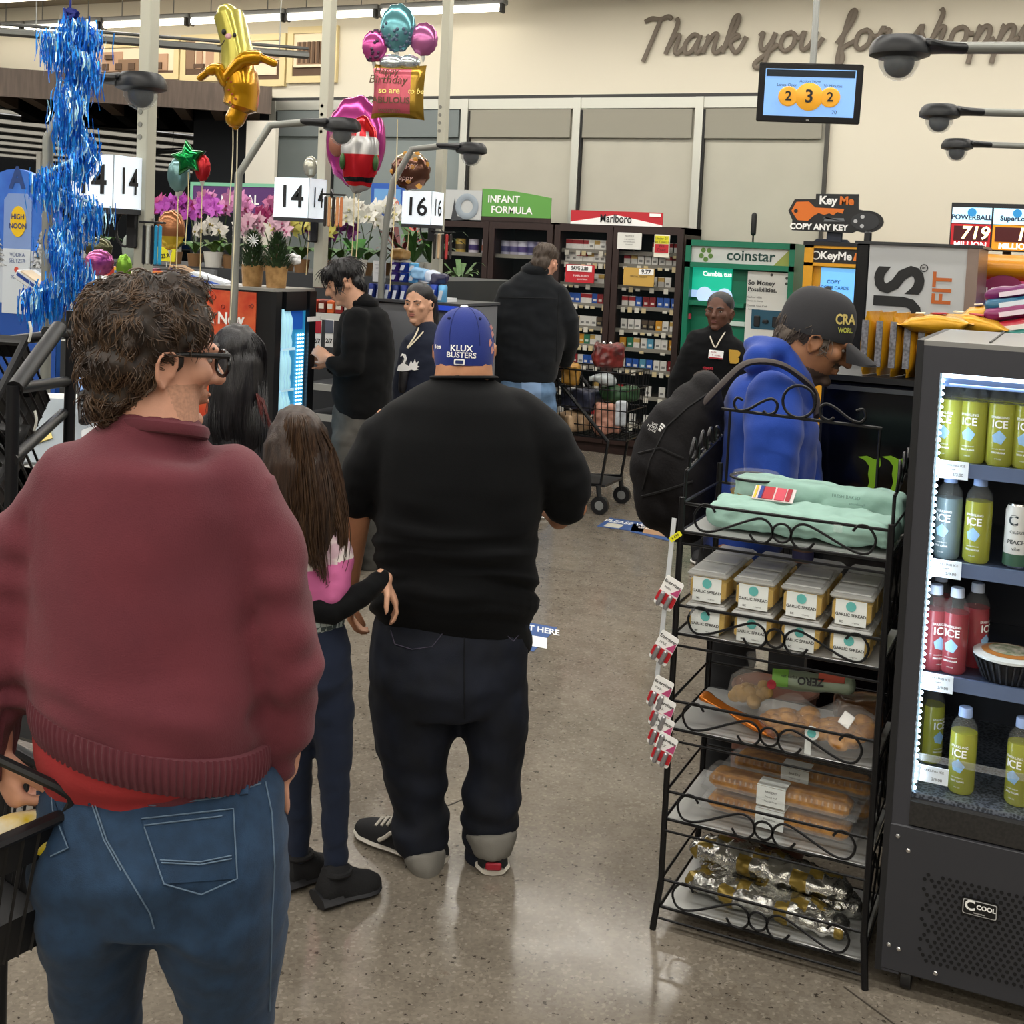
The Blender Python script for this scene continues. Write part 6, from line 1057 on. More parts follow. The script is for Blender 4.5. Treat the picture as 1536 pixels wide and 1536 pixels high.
wp = MB().bb((kx(1119), KY + .04, .3), (kx(1182), KY + .12, kz(406))).build('poster_panel', P('c6c9c6', .5), t); words('lettering', [('So Money', .055, -.17, 0, dict(bold=.03, align='LEFT')), ('Possibilities.', .05, -.17, -.055, dict(bold=.03, align='LEFT')), ('Cash or eGift', .022, -.17, -.12, dict(align='LEFT')), ('Donate to charity', .018, -.17, -.15, dict(align='LEFT')), ('Choose Your Cash', .022, -.17, -.19, dict(align='LEFT')), ('a fee may apply', .018, -.17, -.22, dict(align='LEFT'))], P('3a3c3e', .5), wp, (kx(1151), KY + .037, kz(423)))
MB().bb((kx(1128), KY + .036, kz(492)), (kx(1177), KY + .04, kz(463))).build('photo_strip', P('1c4a60', .5), wp)
for px_ in (1137, 1150, 1165): MB().rbox((kx(px_), KY + .03, kz(480)), (.05, .02, .09 if px_ != 1150 else .03), .006).build('slot', P('16181c', .4), wp)
for px_, py_ in ((1155, 410), (1178, 414), (1178, 422)): MB().poly(disc2(.012, 12), .003, M=T(kx(px_), KY + .035, kz(py_))).build('bolt', P('3a3a3a', .5), wp)
MB().bb((x0 + .045, KY + .02, kz(462)), (kx(1116), KY + .12, kz(455))).build('ledge', GRN, t); MB().rbox((kx(1105), KY + .1, kz(487)), (.13, .02, .04), .004).build('receipt_slot', P('c0d4cc', .5), t); MB().rbox((kx(1034), KY + .05, kz(480)), (.03, .03, .05), .006).build('red_button', P('a03a4a', .4), t)
MB().tube([(kx(1112), KY + .3, kt), (kx(1112), KY + .3, kt + .09)], .008, 6).tube([(kx(1112), KY + .3, kt + .08), (kx(1112), KY + .3, kt + .23)], .024, 10, round_ends=True).build('antenna', BLACK, t)
# ================================================================ key kiosk and sign
KY2 = 9.6; kx2 = lambda px, y=420: AY(px, y, KY2).x; kz2 = lambda y: AY(1250, y, KY2).z; x0, x1 = kx2(1204), kx2(1345); kt = kz2(369); YEL2 = mat('kiosk_yellow', 'd89a1e', .4); t = thing('key_kiosk', 'yellow key copying kiosk with black header and blue screen', 'kiosk', (0, 0, 0))
MB().bb((x0, KY2 + .06, 0), (x1, KY2 + .6, kt)).build('body', YEL2, t); MB().bb((x0, KY2, 0), (x0 + .07, KY2 + .06, kt)).bb((x1 - .07, KY2, 0), (x1, KY2 + .06, kt)).bb((x0, KY2, kt - .02), (x1, KY2 + .06, kt)).bb((x0, KY2, kz2(400)), (x1, KY2 + .06, kz2(395))).build('frame', YEL2, t); MB().bb((x0 - .01, KY2 - .01, kt), (x1, KY2 + .6, kt + .03)).build('roof', BLACK, t)
hd = MB().bb((x0 + .07, KY2 + .02, kz2(395)), (x1 - .07, KY2 + .06, kt - .02)).build('header', P('161618', .4), t); hz = (kz2(395) + kt - .02) / 2; words('lettering', [('KeyMe', .085, .02, 0, dict(bold=.03))], INKW, hd, (kx2(1247), KY2 + .017, hz)); MB().tube([(kx2(1221) + .03 * math.cos(a), KY2 + .017, hz + .03 * math.sin(a)) for a in [2 * math.pi * i / 18 for i in range(18)]], .005, 6, closed=True).build('round_emblem', INKW, hd)
MB().poly([(-.02, .03), (.03, .03), (.0, -.02), (.03, -.035), (-.035, -.03)], .004, M=T(kx2(1284), KY2 + .017, hz)).build('key_emblem', P('e07a2a', .5), hd)
sc_ = MB().bb((x0 + .13, KY2 + .04, kz2(520)), (x1 - .1, KY2 + .065, kz2(402))).build('screen', P('6aaee8', .3, emit=.75), t); words('lettering', [('COPY', .038, 0, .02, dict(bold=.03)), ('ACCESS CARDS', .034, 0, -.025, dict(bold=.03))], P('2a6aa8', .4), sc_, (kx2(1249), KY2 + .037, kz2(427)))
SYk = 9.75; q = AY(1252, 320, SYk); s_ = (AY(1326, 320, SYk).x - AY(1182, 320, SYk).x) / 144; pj = lambda L: [((x - 1252) * s_, (320 - y) * s_) for x, y in L]
t = thing('key_sign', 'black cut-out sign with orange key reading KeyMe COPY ANY KEY above yellow kiosk', 'sign', q); oval = [(1299 + 26 * math.cos(a), 331 + 17 * math.sin(a)) for a in [math.radians(-100 + 20 * i) for i in range(12)]]
MB().poly(pj([(1188, 348), (1188, 332), (1181, 318), (1190, 300), (1222, 299), (1222, 291), (1286, 290), (1287, 313)] + oval + [(1280, 349)]), .03).build('board', P('17181a', .4), t)
MB().poly(pj([(1186, 318), (1193, 304), (1212, 303), (1222, 312), (1266, 313), (1264, 320), (1256, 318), (1250, 323), (1244, 320), (1236, 323), (1228, 320), (1220, 325), (1212, 333), (1196, 332)]), .004, M=T(0, -.005, 0)).build('orange_key', P('d9701e', .45), t); MB().poly(pj([(1236 + 2.6 * math.cos(a), 326 + 0 * a) for a in (0,)] + [(1234, 328), (1266, 327), (1268, 332), (1236, 333)]), .003, M=T(0, -.006, 0)).build('key_blade', P('6a6e72', .4), t); MB().poly(disc2(3 * s_, 12, (1193 - 1252) * s_, 2 * s_), .004, M=T(0, -.008, 0)).build('key_hole', BLACK, t)
MB().poly(pj([(1298 + 21 * math.cos(a), 331 + 13.5 * math.sin(a)) for a in [2 * math.pi * i / 20 for i in range(20)]]), .004, M=T(0, -.006, 0)).build('fob', P('2c2e32', .3), t)
for x, y in ((1284, 331), (1294, 324), (1294, 338)): MB().poly(disc2(3 * s_, 10, (x - 1252) * s_, (320 - y) * s_), .003, M=T(0, -.009, 0)).build('fob_button', P('b8babc', .4), t)
words('lettering', [('Key', 17 * s_, -11 * s_, 19 * s_, dict(bold=.04)), ('COPY ANY KEY', 12.5 * s_, -23 * s_, -22 * s_, dict(bold=.04))], INKW, t, (0, -.005, 0)); words('lettering', [('Me', 17 * s_, 17 * s_, 19 * s_, dict(bold=.04))], P('d9701e', .45), t, (0, -.005, 0)); MB().rbox((0, .06, -34 * s_), (.12, .04, .13), .01).rbox((-.02, .07, -.235), (.28, .06, .07), .02).build('mount', P('1c2433', .5), t)
# ================================================================ hanging screen
TD = 7.4; q = A(1214, 140, TD); W = 152 * TD / FPX; H = 88 * TD / FPX; t = thing('ceiling_screen', 'black flat screen hanging from the ceiling showing three orange balls', 'screen', q, ROT - .25); t.rotation_euler = (math.radians(6), math.radians(.6), ROT - .22)
MB().rbox((0, .02, 0), (W, .05, H), .008).build('bezel', P('121214', .25), t); sc_ = MB().bb((-W * .435, -.008, -H * .39), (W * .435, -.004, H * .40)).build('display', P('7aa4d8', .2, emit=.75), t); MB().bb((-W * .425, -.010, H * .27), (W * .425, -.007, H * .385)).build('title_bar', P('12202c', .3), sc_)
for x, z, r, n in ((-.2, -.06, .17, '2'), (.2, -.06, .17, '2'), (0, -.06, .235, '3')):
    MB().lathe([(r * H, 0), (r * H * .9, .006), (.001, .010)], 28, (x * W, -.009 - r * .03, z * H), M=Matrix.Rotation(math.radians(90), 3, 'X')).build('ball_graphic', mat('orange_ball', 'd8982a', .4, emit=.45), sc_); words('numeral', [(n, r * H * 1.3, x * W, z * H, dict(bold=.02))], INKK, sc_, (0, -.03, 0))
words('lettering', [('Action Now', .07 * H, 0, .2 * H), ('Lanes Open', .07 * H, -.22 * W, .13 * H), ('30 Minutes', .07 * H, .22 * W, .13 * H), ('70', .09 * H, .25 * W, -.31 * H)], P('10305a', .4), sc_, (0, -.009, 0)); words('brand_mark', [('LG', .04 * H, 0, -.45 * H)], INKW, t, (0, -.007, 0))
o = MB().tube([(q.x, q.y + .05, q.z + H * .4), (q.x, q.y + .05, CEIL)], .02, 8).build('hanging_pole', STEEL); w_ = t; o.parent = t; o.matrix_parent_inverse = (Matrix.Translation(q) @ t.rotation_euler.to_matrix().to_4x4()).inverted()
# ================================================================ security dome cameras
def dome(pts, dep, lab, s=1.0, flip=1, zb=0):
    e = A(*pts[-1], dep); t = thing('dome_camera', lab, 'camera', e); k = dep / FPX; L = [A(x, y, dep) - e for x, y in pts]
    d = UX * flip
    if len(pts) > 2: L = [L[0] + Vector((0, 0, zb - L[0].z - e.z))] + L
    MB().tube(L, .021 * s if len(pts) < 3 else .02, 10).build('arm', P('83857f', .45, metal=.4), t)
    r = .095 * s; R_ = Matrix.Rotation(ROT, 3, 'Z'); c = d * (.19 * s)
    MB().tube([-d * .03 * s, d * .04 * s, d * .11 * s], [(.02 * s, .025 * s), (.022 * s, .04 * s), (.026 * s, .085 * s)], 14, ref=(0, 0, 1), round_ends=True).lathe([(r * .8, -.045 * s), (r * 1.08, -.035 * s), (r * 1.1, -.015 * s), (r * .98, .012 * s), (r * .8, .028 * s)], 26, c).build('housing', P('0e1013', .45), t)
    MB().lathe([(r * .75, -.045 * s), (r * .72, -.07 * s), (r * .5, -.105 * s), (r * .2, -.12 * s)], 22, c).build('dome', mat('smoked_dome', '9aa0a4', .05, alpha=.3, spec=1), t); MB().ball(c + Vector((0, 0, -.06 * s)), r * .55, 14, 10).build('lens_unit', BLACK, t)
dome([(70, 470), (72, 208), (116, 119), (142, 117)], 4.6, 'dome camera on bent grey post beside the blue tinsel garland', .92); dome([(352, 420), (358, 262), (405, 188), (462, 183)], 6.2, 'dome camera on bent post next to the middle pole', .92); dome([(573, 400), (580, 330), (590, 272), (618, 224), (664, 219)], 7.4, 'dome camera on bent post beside the small right pole', .92, 1, AY(620, 455, 6.35).z + .016)
for (x, y, xe, ye), dep, s_, lab in (((1432, 72, 1600, 72), 4.6, 1.08, 'nearest and largest dome camera on straight arm at upper right'), ((1464, 168, 1620, 172), 6.3, .98, 'middle dome camera on straight arm at upper right'), ((1478, 217, 1620, 222), 7.6, .92, 'smallest and lowest dome camera on straight arm at upper right')): dome([(xe, ye), (x, y)], dep, lab, s_, -1)
# ================================================================ lane poles and signs
for px0, px1, dep, lab in ((225, 215, 4.93, 'wide grey square pole beside the blue tinsel garland'), (496, 480, 7.25, 'grey square pole left of the red and white balloon'), (673, 655, 7.8, 'narrow grey square pole right of the birthday balloon')):
    q = A(px0, 0, dep); q2 = A(px1, 400, dep); t = thing('lane_pole', lab, 'pole', ((q.x + q2.x) / 2, (q.y + q2.y) / 2, 0)); z0_ = AY(478, 470, 6.1).z + .15 if dep == 7.25 else 0; pw_ = .062 if z0_ else .056; MB().rbox((0, 0, (CEIL + z0_) / 2), (pw_, pw_, CEIL - z0_), .004).build('post', mat('pole_grey', 'b4b3a4', .4, metal=.25), t); zc = A(px1, 180, dep).z
    for k in range(4): MB().poly(disc2(.011, 10), .003, M=T(-.01, -.031, zc - .07 + k * .05)).build('bolt_hole', P('7c7c74', .5), t)
    zr = A(px1, 345, dep).z; MB().tube([(-.06 + .05 * math.cos(a), -.04, zr + .07 * math.sin(a)) for a in [2 * math.pi * i / 16 for i in range(16)]], .006, 6, closed=True).rbox((-.03, -.035, zr), (.05, .02, .15), .006).build('phone_cord', BLACK, t)
def lane(n1, x0, xm, x1, y0, y1, Y, lab, lit):
    a = AY(x0, (y0 + y1) / 2, Y); c = AY(xm, (y0 + y1) / 2, Y); W = c.x - a.x; H = AY(xm, y0, Y).z - AY(xm, y1, Y).z; e = AX(x1, (y0 + y1) / 2, c.x); D = e.y - Y
    m = P('e4eef6', .4, emit=lit); t = thing('lane_sign', lab, 'sign', (a.x, Y, c.z)); MB().bb((0, 0, -H / 2), (W, D, H / 2)).build('light_box', m, t); MB().bb((0, .0, -H / 2 - .02), (W, D, -H / 2)).build('base', P('2a2c30', .5), t); MB().box((W, 0, 0), (.003, .003, H)).build('corner_seam', P('9aa4ac', .5), t)
    words('front_numeral', [(n1, H * .78, W * .5, 0, dict(bold=.015))], INKK, t, (0, -.003, 0)); words('side_numeral', [(n1, H * .72, D * .5, 0, dict(bold=.01, sx=min(1, D / H * .95)))], INKK, t, (W + .003, 0, 0), math.radians(90))
lane('14', 106, 170, 214, 232, 312, 3.70, 'largest lane sign reading 14, behind the blue tinsel garland', .5); lane('14', 411, 463, 489, 267, 327, 5.85, 'lane sign reading 14 on the middle pole above the orchids', .45); lane('16', 603, 647, 665, 287, 337, 6.6, 'smallest lane sign reading 16 beside the infant formula sign', .45)
# ================================================================ shopping cart
cxr = AY(948, 600, 7.95).x; cxl = AY(822, 560, 7.95).x - .02; t = thing('shopping_cart', 'black wire shopping cart full of groceries beside the cigarette cabinet', 'cart', (0, 0, 0)); ya, yb = 7.82, 8.3; zt_, zb_ = .98, .52; mb = MB()
def cartpt(u, v, z): f = (z - zb_) / (zt_ - zb_); return Vector((cxl + .04 * (1 - f) + (cxr - cxl - .04 * (1 - f)) * u, ya + .05 * (1 - f) + (yb - ya - .1 * (1 - f)) * v, z))
for k in range(15): u = k / 14; mb.tube([cartpt(u, 0, zt_), cartpt(u, 0, zb_), cartpt(u, 1, zb_), cartpt(u, 1, zt_)], .0032, 5)
for k in range(9): v = k / 8; mb.tube([cartpt(1, v, zt_), cartpt(1, v, zb_), cartpt(0, v, zb_), cartpt(0, v, zt_)], .0032, 5)
mb.build('basket_wires', WIRE, t); mb = MB()
for z in (zt_, .86, .72, .6, zb_): mb.tube([cartpt(0, 0, z), cartpt(1, 0, z), cartpt(1, 1, z), cartpt(0, 1, z)], .006 if z in (zt_, zb_) else .004, 6, closed=True)
mb.build('basket_rails', WIRE, t); MB().tube([(cxl - .02, ya, 1.03), (cxl - .02, yb, 1.03)], .016, 10).build('handle', P('202022', .4), t); MB().tube([(cxl + .1, ya, .98), (cxl + .2, ya + .03, .8), (cxl + .2, yb - .03, .8), (cxl + .1, yb, .98)], .008, 6).build('child_seat', BLACK, t)
for y_ in (ya + .03, yb - .03): MB().tube([(cxl, y_, 1.03), (cxr - .12, y_, .5), (cxr - .16, y_, .2), (cxl + .05, y_, .16)], .014, 8).build('chassis', P('1a1b1d', .4, metal=.4), t)
MB().bb((cxl + .08, ya + .06, .18), (cxr - .14, yb - .06, .195)).build('lower_tray', P('2a2a2c', .6), t)
for x_, y_ in ((cxr - .15, ya + .01), (cxr - .15, yb - .02), (cxl + .06, ya + .01), (cxl + .06, yb - .02)): w_ = MB().tube([(x_, y_ - .016, .063), (x_, y_ + .016, .063)], .063, 20).build('wheel', P('1b1b1d', .5), t); MB().tube([(x_, y_ - .018, .063), (x_, y_ + .018, .063)], .032, 14).build('hub', P('8a8c8a', .4), w_); MB().tube([(x_, y_, .08), (x_ - .02, y_, .2)], .018, 8).build('fork', P('202224', .4), w_)
cx0 = cxl + .1
for x_, y_, z_, d, c_, lab, k in ((.12, .15, .54, (.2, .2, .12), 'b89a78', 'tan paper bag low in the shopping cart', 1), (.36, .2, .54, (.16, .18, .2), 'c8907a', 'orange-pink bag at the front of the shopping cart', 2), (.14, .25, .68, (.24, .2, .14), '3a3e52', 'dark striped cloth bag in the shopping cart', 3), (.40, .3, .76, (.22, .18, .1), '2f5232', 'dark green salad tub in the shopping cart', 4), (.1, .1, .86, (.15, .12, .14), 'b8862e', 'yellow-brown packet near the cart handle', 5), (.30, .2, .88, (.16, .14, .06), 'c4ccce', 'crumpled pale plastic bag on top of the groceries', 6), (.47, .16, .6, (.09, .03, .18), 'd4dae0', 'white box with blue print at the front corner of the cart', 7)): wrapped((cx0 + x_, ya + y_, z_), d, lab, k, .02 if k not in (7,) else .002, k, 'grocery_bag', mat('grocery_%d' % k, c_, .5, var=.4, vs=18), 'groceries', 'groceries in the shopping cart', 9)
wrapped((cx_(898, 530, 7.9), 8.1, .995), (.2, .16, .16), 'clear bag of red apples resting on the cart handle end', .4, .02, 9, 'apple_bag', mat('apple_bag_red', '7a2c28', .3, var=.5, vs=16, col2='3a1a18'), 'bag', None, 10)
# floor decals
def decal(pts, lab, L):
    c = sum((G(*q) for q in pts), Vector()) / len(pts); t = thing('floor_decal', lab, 'decal', (c.x, c.y, .001)); q = [G(*p_) - c for p_ in pts]; MB().add([(v.x, v.y, 0) for v in q] + [(v.x, v.y, .0015) for v in q], [(4, 5, 6, 7), (0, 1, 5, 4), (1, 2, 6, 5), (2, 3, 7, 6), (3, 0, 4, 7)]).build('sheet', P('3f5c94', .4), t)
    u = (q[1] - q[0]); v = (q[3] - q[0]); M = Matrix(((u.x, -v.x, 0, q[0].x + v.x), (u.y, -v.y, 0, q[0].y + v.y), (0, 0, 1, 0), (0, 0, 0, 1)))
    mb = MB()
    for s_, sz, x_, y_ in L: tm = text_mb(s_, sz, None, bold=.02, sx=.5); mb.add([tuple(M @ Vector((a[0] + x_, a[2] + y_, .0022))) for a in tm.v], tm.f)
    mb.build('lettering', INKW, t, smooth=False); return t, M
t, M = decal([(742, 925), (836, 942), (800, 978), (735, 962)], 'blue floor sticker beside the man in the black T-shirt', [('START HERE', .3, .62, .78)]); MB().add([tuple(M @ Vector((x_, y_, .002))) for x_, y_ in ((.55, .1), (.85, .1), (.85, .5), (.55, .5))], [(0, 1, 2, 3)]).build('white_square', INKW, t)
t, M = decal([(915, 777), (992, 788), (996, 803), (895, 790)], 'blue floor sticker under the shopping cart', [('PLEASE WAIT', .35, .5, .7)]); MB().add([tuple(M @ Vector((x_, y_, .002))) for x_, y_ in ((.1, .1), (.4, .1), (.4, .5), (.1, .5))], [(0, 1, 2, 3)]).build('white_square', P('c9c6b8', .5), t)
t, M = decal([(950, 786), (1010, 796), (1004, 812), (945, 798)], 'second floor sticker with tan picture in front of the backpack', [('LINE', .3, .3, .7)]); MB().add([tuple(M @ Vector((x_, y_, .002))) for x_, y_ in ((.3, .1), (.9, .1), (.9, .8), (.3, .8))], [(0, 1, 2, 3)]).build('tan_picture', P('b08a6a', .5), t)
# ================================================================ coolers and displays behind the fridge
MZ = AY(1300, 574, 4.2).z; mx0 = AY(1228, 640, 4.2).x; t = thing('energy_cooler', 'glossy black cooler with two green claw marks behind the wire rack', 'cooler', (0, 0, 0)); MB().rbox(((mx0 - .3) / 2, 4.5, MZ / 2), (-.3 - mx0, .6, MZ), .012).build('cabinet', mat('gloss_black', '06070c', .12), t); MB().bb((mx0, 4.2, MZ), (-.3, 4.8, MZ + .02)).build('top_rail', P('1a1b1e', .4), t); MB().bb((mx0 + .02, 4.192, MZ - .03), (-.3, 4.2, MZ - .015)).build('trim', P('5a5e64', .3, metal=.6), t)
CLAW = mat('claw_green', '6f9a1e', .4, emit=.25)
for px_ in (1306, 1342):
    q = AY(px_, 708, 4.19); s_ = 4.19 / FPX; MB().poly([(x_ * s_ * .85, z_ * s_ * .85) for x_, z_ in ((-22, 24), (-8, 27), (6, 22), (14, 26), (16, 14), (10, 0), (13, -14), (4, -34), (-6, -36), (-1, -18), (-4, -4), (-3, 10), (-10, 19))], .005, M=T(q.x, q.y - .003, q.z)).build('claw_mark', CLAW, t)
CHIP = mat('yellow_foil_bag', 'c8941c', .32, metal=.25, bump=.3, bs=22, var=.2, vs=9)
def chips(loc, rot, lab, d=(.15, .055, .21), s=0):
    t = thing('chip_bag', lab, 'chips', loc, rot, 'yellow chip bags'); w, th, h = d; mb = MB(); rings = []
    for f, tk, ww in ((0, .06, .96), (.06, .1, 1), (.18, .75, .97), (.5, 1, .95), (.82, .75, .97), (.94, .1, 1), (1, .06, .98)): rings.append([Vector((w / 2 * ww * math.copysign(abs(math.cos(a)) ** .6, math.cos(a)), th / 2 * tk * math.sin(a), f * h)) for a in [2 * math.pi * i / 20 for i in range(20)]])
    mb.loft(rings); mb.v = [tuple(Vector(v) + Vector((0, .010 * noise.noise(Vector(v) * 24 + Vector((s, 0, 0))), .003 * noise.noise(Vector(v) * 50)))) for v in mb.v]; mb.build('bag', CHIP, t)
    MB().box((0, -th * .53, h * .55), (w * .5, .004, h * .18)).build('label', P('b0343a', .5), t); MB().box((w * .02, -th * .54, h * .3), (w * .35, .004, h * .12)).build('label', P('e8dcc0', .5), t); MB().box((-w * .485, 0, h * .5), (.006, th * .42, h * .72)).build('seam_strip', mat('grey_print', '8a8a90', .5, var=.6, vs=90), t); return t
for k in range(6): chips((AY(1306 + 21 * k, 560, 4.32).x, 4.32, MZ + .022), (0, 0, math.radians(78)), 'upright yellow chip bag on the black cooler, %s from the left' % ('first second third fourth fifth sixth'.split()[k]), (.16, .05, .215), k)
for k, (px_, py_, ry_) in enumerate(((1392, 498, 3), (1448, 492, -4), (1480, 486, 5))): chips(AY(px_ - 45, py_ - 12, 4.28 + .1 * k), Matrix(((math.radians(ry_) * .9, 0, 1), (-1, -.35, 0), (0, -1, math.radians(ry_)))).to_euler(), 'yellow chip bag lying flat on top of the others, %s' % ('front left one', 'middle one', 'rear right one')[k], (.15, .07, .24), k + 9)
for k in range(4): chips((AY(1385 + 28 * k, 520, 4.42).x, 4.42, MZ + .022), (0, 0, math.radians(15)), 'yellow chip bag half hidden behind the fridge top, %s from the left' % ('first second third fourth'.split()[k]), (.12, .06, .16), k + 20)
CZ = AY(1380, 369, 5.4).z; x0, x1 = AY(1303, 400, 5.4).x, AY(1450, 400, 5.4).x; t = thing('drink_cooler', 'tall pale grey drink cooler lettered FIT sideways with black left edge', 'cooler', (0, 0, 0)); MB().bb((x0, 5.4, 0), (x1, 5.95, CZ)).build('cabinet', P('b9bcbe', .35, metal=.3), t); MB().rbox((AY(1292, 420, 5.4).x, 5.5, CZ / 2), (.058, .2, CZ + .01), .01).build('left_column', P('0d0e10', .25), t); MB().bb((x0 - .06, 5.38, CZ), (x1 + .06, 5.95, CZ + .012)).build('top_rail', P('2a2c2e', .4), t); MB().bb((x1, 5.39, 0), (x1 + .045, 5.95, CZ)).build('right_column', mat('brushed_column', '8a7a72', .35, metal=.6), t); MB().rbox((AY(1296, 362, 5.4).x, 5.5, CZ + .03), (.03, .03, .05), .006).build('hinge', P('1a1a1c', .4), t)
s_ = 5.4 / FPX; q = AY(1352, 430, 5.395); words('lettering', [('CELSIUS', 92 * s_, 0, 0, dict(bold=.03, align='RIGHT', ry=-math.pi / 2))], P('17181a', .4), t, (q.x + .0, 5.396, AY(1352, 398, 5.395).z)); words('tagline', [('LIVE FIT', 36 * s_, 0, 0, dict(bold=.02, align='RIGHT', ry=-math.pi / 2))], P('b05a22', .4), t, (AY(1415, 420, 5.395).x, 5.396, AY(1415, 408, 5.395).z))
words('registered_mark', [('R', 7 * s_, 0, 0, dict(ry=-math.pi / 2))], P('17181a', .4), t, (AY(1386, 402, 5.395).x, 5.396, AY(1386, 402, 5.395).z)); MB().tube([(AY(1386, 402, 5.395).x + 5 * s_ * math.cos(a), 5.396, AY(1386, 402, 5.395).z + 5 * s_ * math.sin(a)) for a in [2 * math.pi * i / 14 for i in range(14)]], .002, 5, closed=True).build('registered_ring', P('17181a', .4), t)
LYY = 6.2; lx = lambda px: AY(px, 345, LYY).x; lzz = lambda y: AY(1480, y, LYY).z; t = thing('lottery_display', 'lit lottery jackpot display reading 719 MILLION in red', 'display', (0, 0, 0)); MB().bb((lx(1425), LYY, lzz(376)), (lx(1600), LYY + .1, lzz(305))).build('case', P('1c1e22', .4), t)
for a, c, nm, col, num, tcol in ((1427, 1486, 'POWERBALL', 'b01822', '719', 'ffe9a0'), (1489, 1560, 'SuperLotto', 'd8901e', '12', 'ffe9a0')):
    MB().bb((lx(a), LYY - .006, lzz(336)), (lx(c), LYY, lzz(312))).build('logo_panel', P('b8e4f8', .4, emit=.8), t); MB().bb((lx(a), LYY - .006, lzz(374)), (lx(c), LYY, lzz(337))).build('jackpot_panel', P(col, .4, emit=.45), t); MB().bb((lx(a + 4), LYY - .010, lzz(362)), (lx(c - 3), LYY - .006, lzz(340))).build('number_window', P('4a0c14', .3), t)
    words('number', [(num, .085, 0, 0, dict(bold=.02, shear=.15))], P(tcol, .4, emit=3), t, (lx((a + c) / 2 + (6 if num == '719' else 14)), LYY - .012, lzz(351))); words('lettering', [('MILLION', .038, 0, 0, dict(bold=.03))], P('ffffff', .4, emit=.9), t, (lx((a + c) / 2), LYY - .008, lzz(368.5))); words('logo', [(nm, .032, 0, 0, dict(bold=.03))], P('1a2a4a', .4), t, (lx((a + c) / 2), LYY - .008, lzz(327))); MB().poly(disc2(.02, 14), .003, M=T(lx((a + c) / 2), LYY - .009, lzz(319))).build('ball_logo', P('2a8ac8', .4, emit=.4), t)
MB().tube([(lx(1512), LYY + .05, .8), (lx(1512), LYY + .05, lzz(376))], .02, 8).build('stand_pole', BLACK, t)
t = thing('lottery_stand', 'orange topped lottery ticket stand with pink and blue panels below jackpot display', 'stand', (0, 0, 0)); y_ = 6.0; sx_ = lambda px: AY(px, 420, y_).x; sz_ = lambda y: AY(1490, y, y_).z
MB().tube([(sx_(1457), y_ + .12, sz_(402)), (sx_(1640), y_ + .12, sz_(402))], [(.065, .14)] * 2, 20, ref=(0, 0, 1)).build('orange_top', mat('amber_plastic', 'c98410', .35), t); MB().bb((sx_(1454), y_, sz_(447)), (sx_(1640), y_ + .2, sz_(420))).build('pink_panel', P('b03a64', .4, emit=.25), t); MB().bb((sx_(1454), y_ + .02, .1), (sx_(1640), y_ + .3, sz_(447))).build('blue_panel', P('2a62d0', .4, emit=.2), t); words('lettering', [('Lottery', .035, 0, .02, dict(bold=.02)), ('MILLIONS', .035, 0, -.02, dict(bold=.02))], INKW, t, (sx_(1471), y_ - .004, sz_(434))); MB().poly(disc2(.07, 20, sx=1.3), .004, M=T(sx_(1506), y_ - .005, sz_(435))).build('oval', P('7a1a4a', .4), t); words('oval_lettering', [('LOTTERY', .035, 0, 0, dict(bold=.02))], INKW, t, (sx_(1506), y_ - .008, sz_(436)))
for k, (py_, c_, b2, lab) in enumerate(((512, '1f6a62', 'd8e4e0', 'teal snack packet at the bottom of the right edge pile'), (498, 'a01e2e', 'e8e0d8', 'red snack packet in the pile at the right edge'), (476, '7a1f55', 'e4d4e0', 'purple snack packet under another at the right edge'), (462, '1f5a78', 'd8e4ea', 'blue snack packet wedged between purple ones at the right edge'), (446, '6a1f5a', 'e4d4e0', 'topmost purple snack packet at the right edge'))):
    q = AY(1540, py_, 4.35 + .02 * k); t = wrapped((q.x, q.y, q.z), (.26, .06, .045), lab, 0, .006, k, 'snack_packet', mat('snack_%d' % k, c_, .3), 'packet', 'snack packets at the right edge'); t.rotation_euler = (0, math.radians(-12), .1); MB().box((-.03, -.034, .022), (.11, .006, .016)).build('label', P(b2, .5), t)
zsh = AY(1540, 520, 4.4).z; tag(MB().bb((-.29, 4.15, zsh - .03), (.6, 4.75, zsh - .01)).bb((-.28, 4.7, 0), (.6, 4.74, zsh - .03)).build('snack_shelf', P('2a2b2e', .5)), 'dark shelf carrying the snack packets behind the fridge', 'shelf')
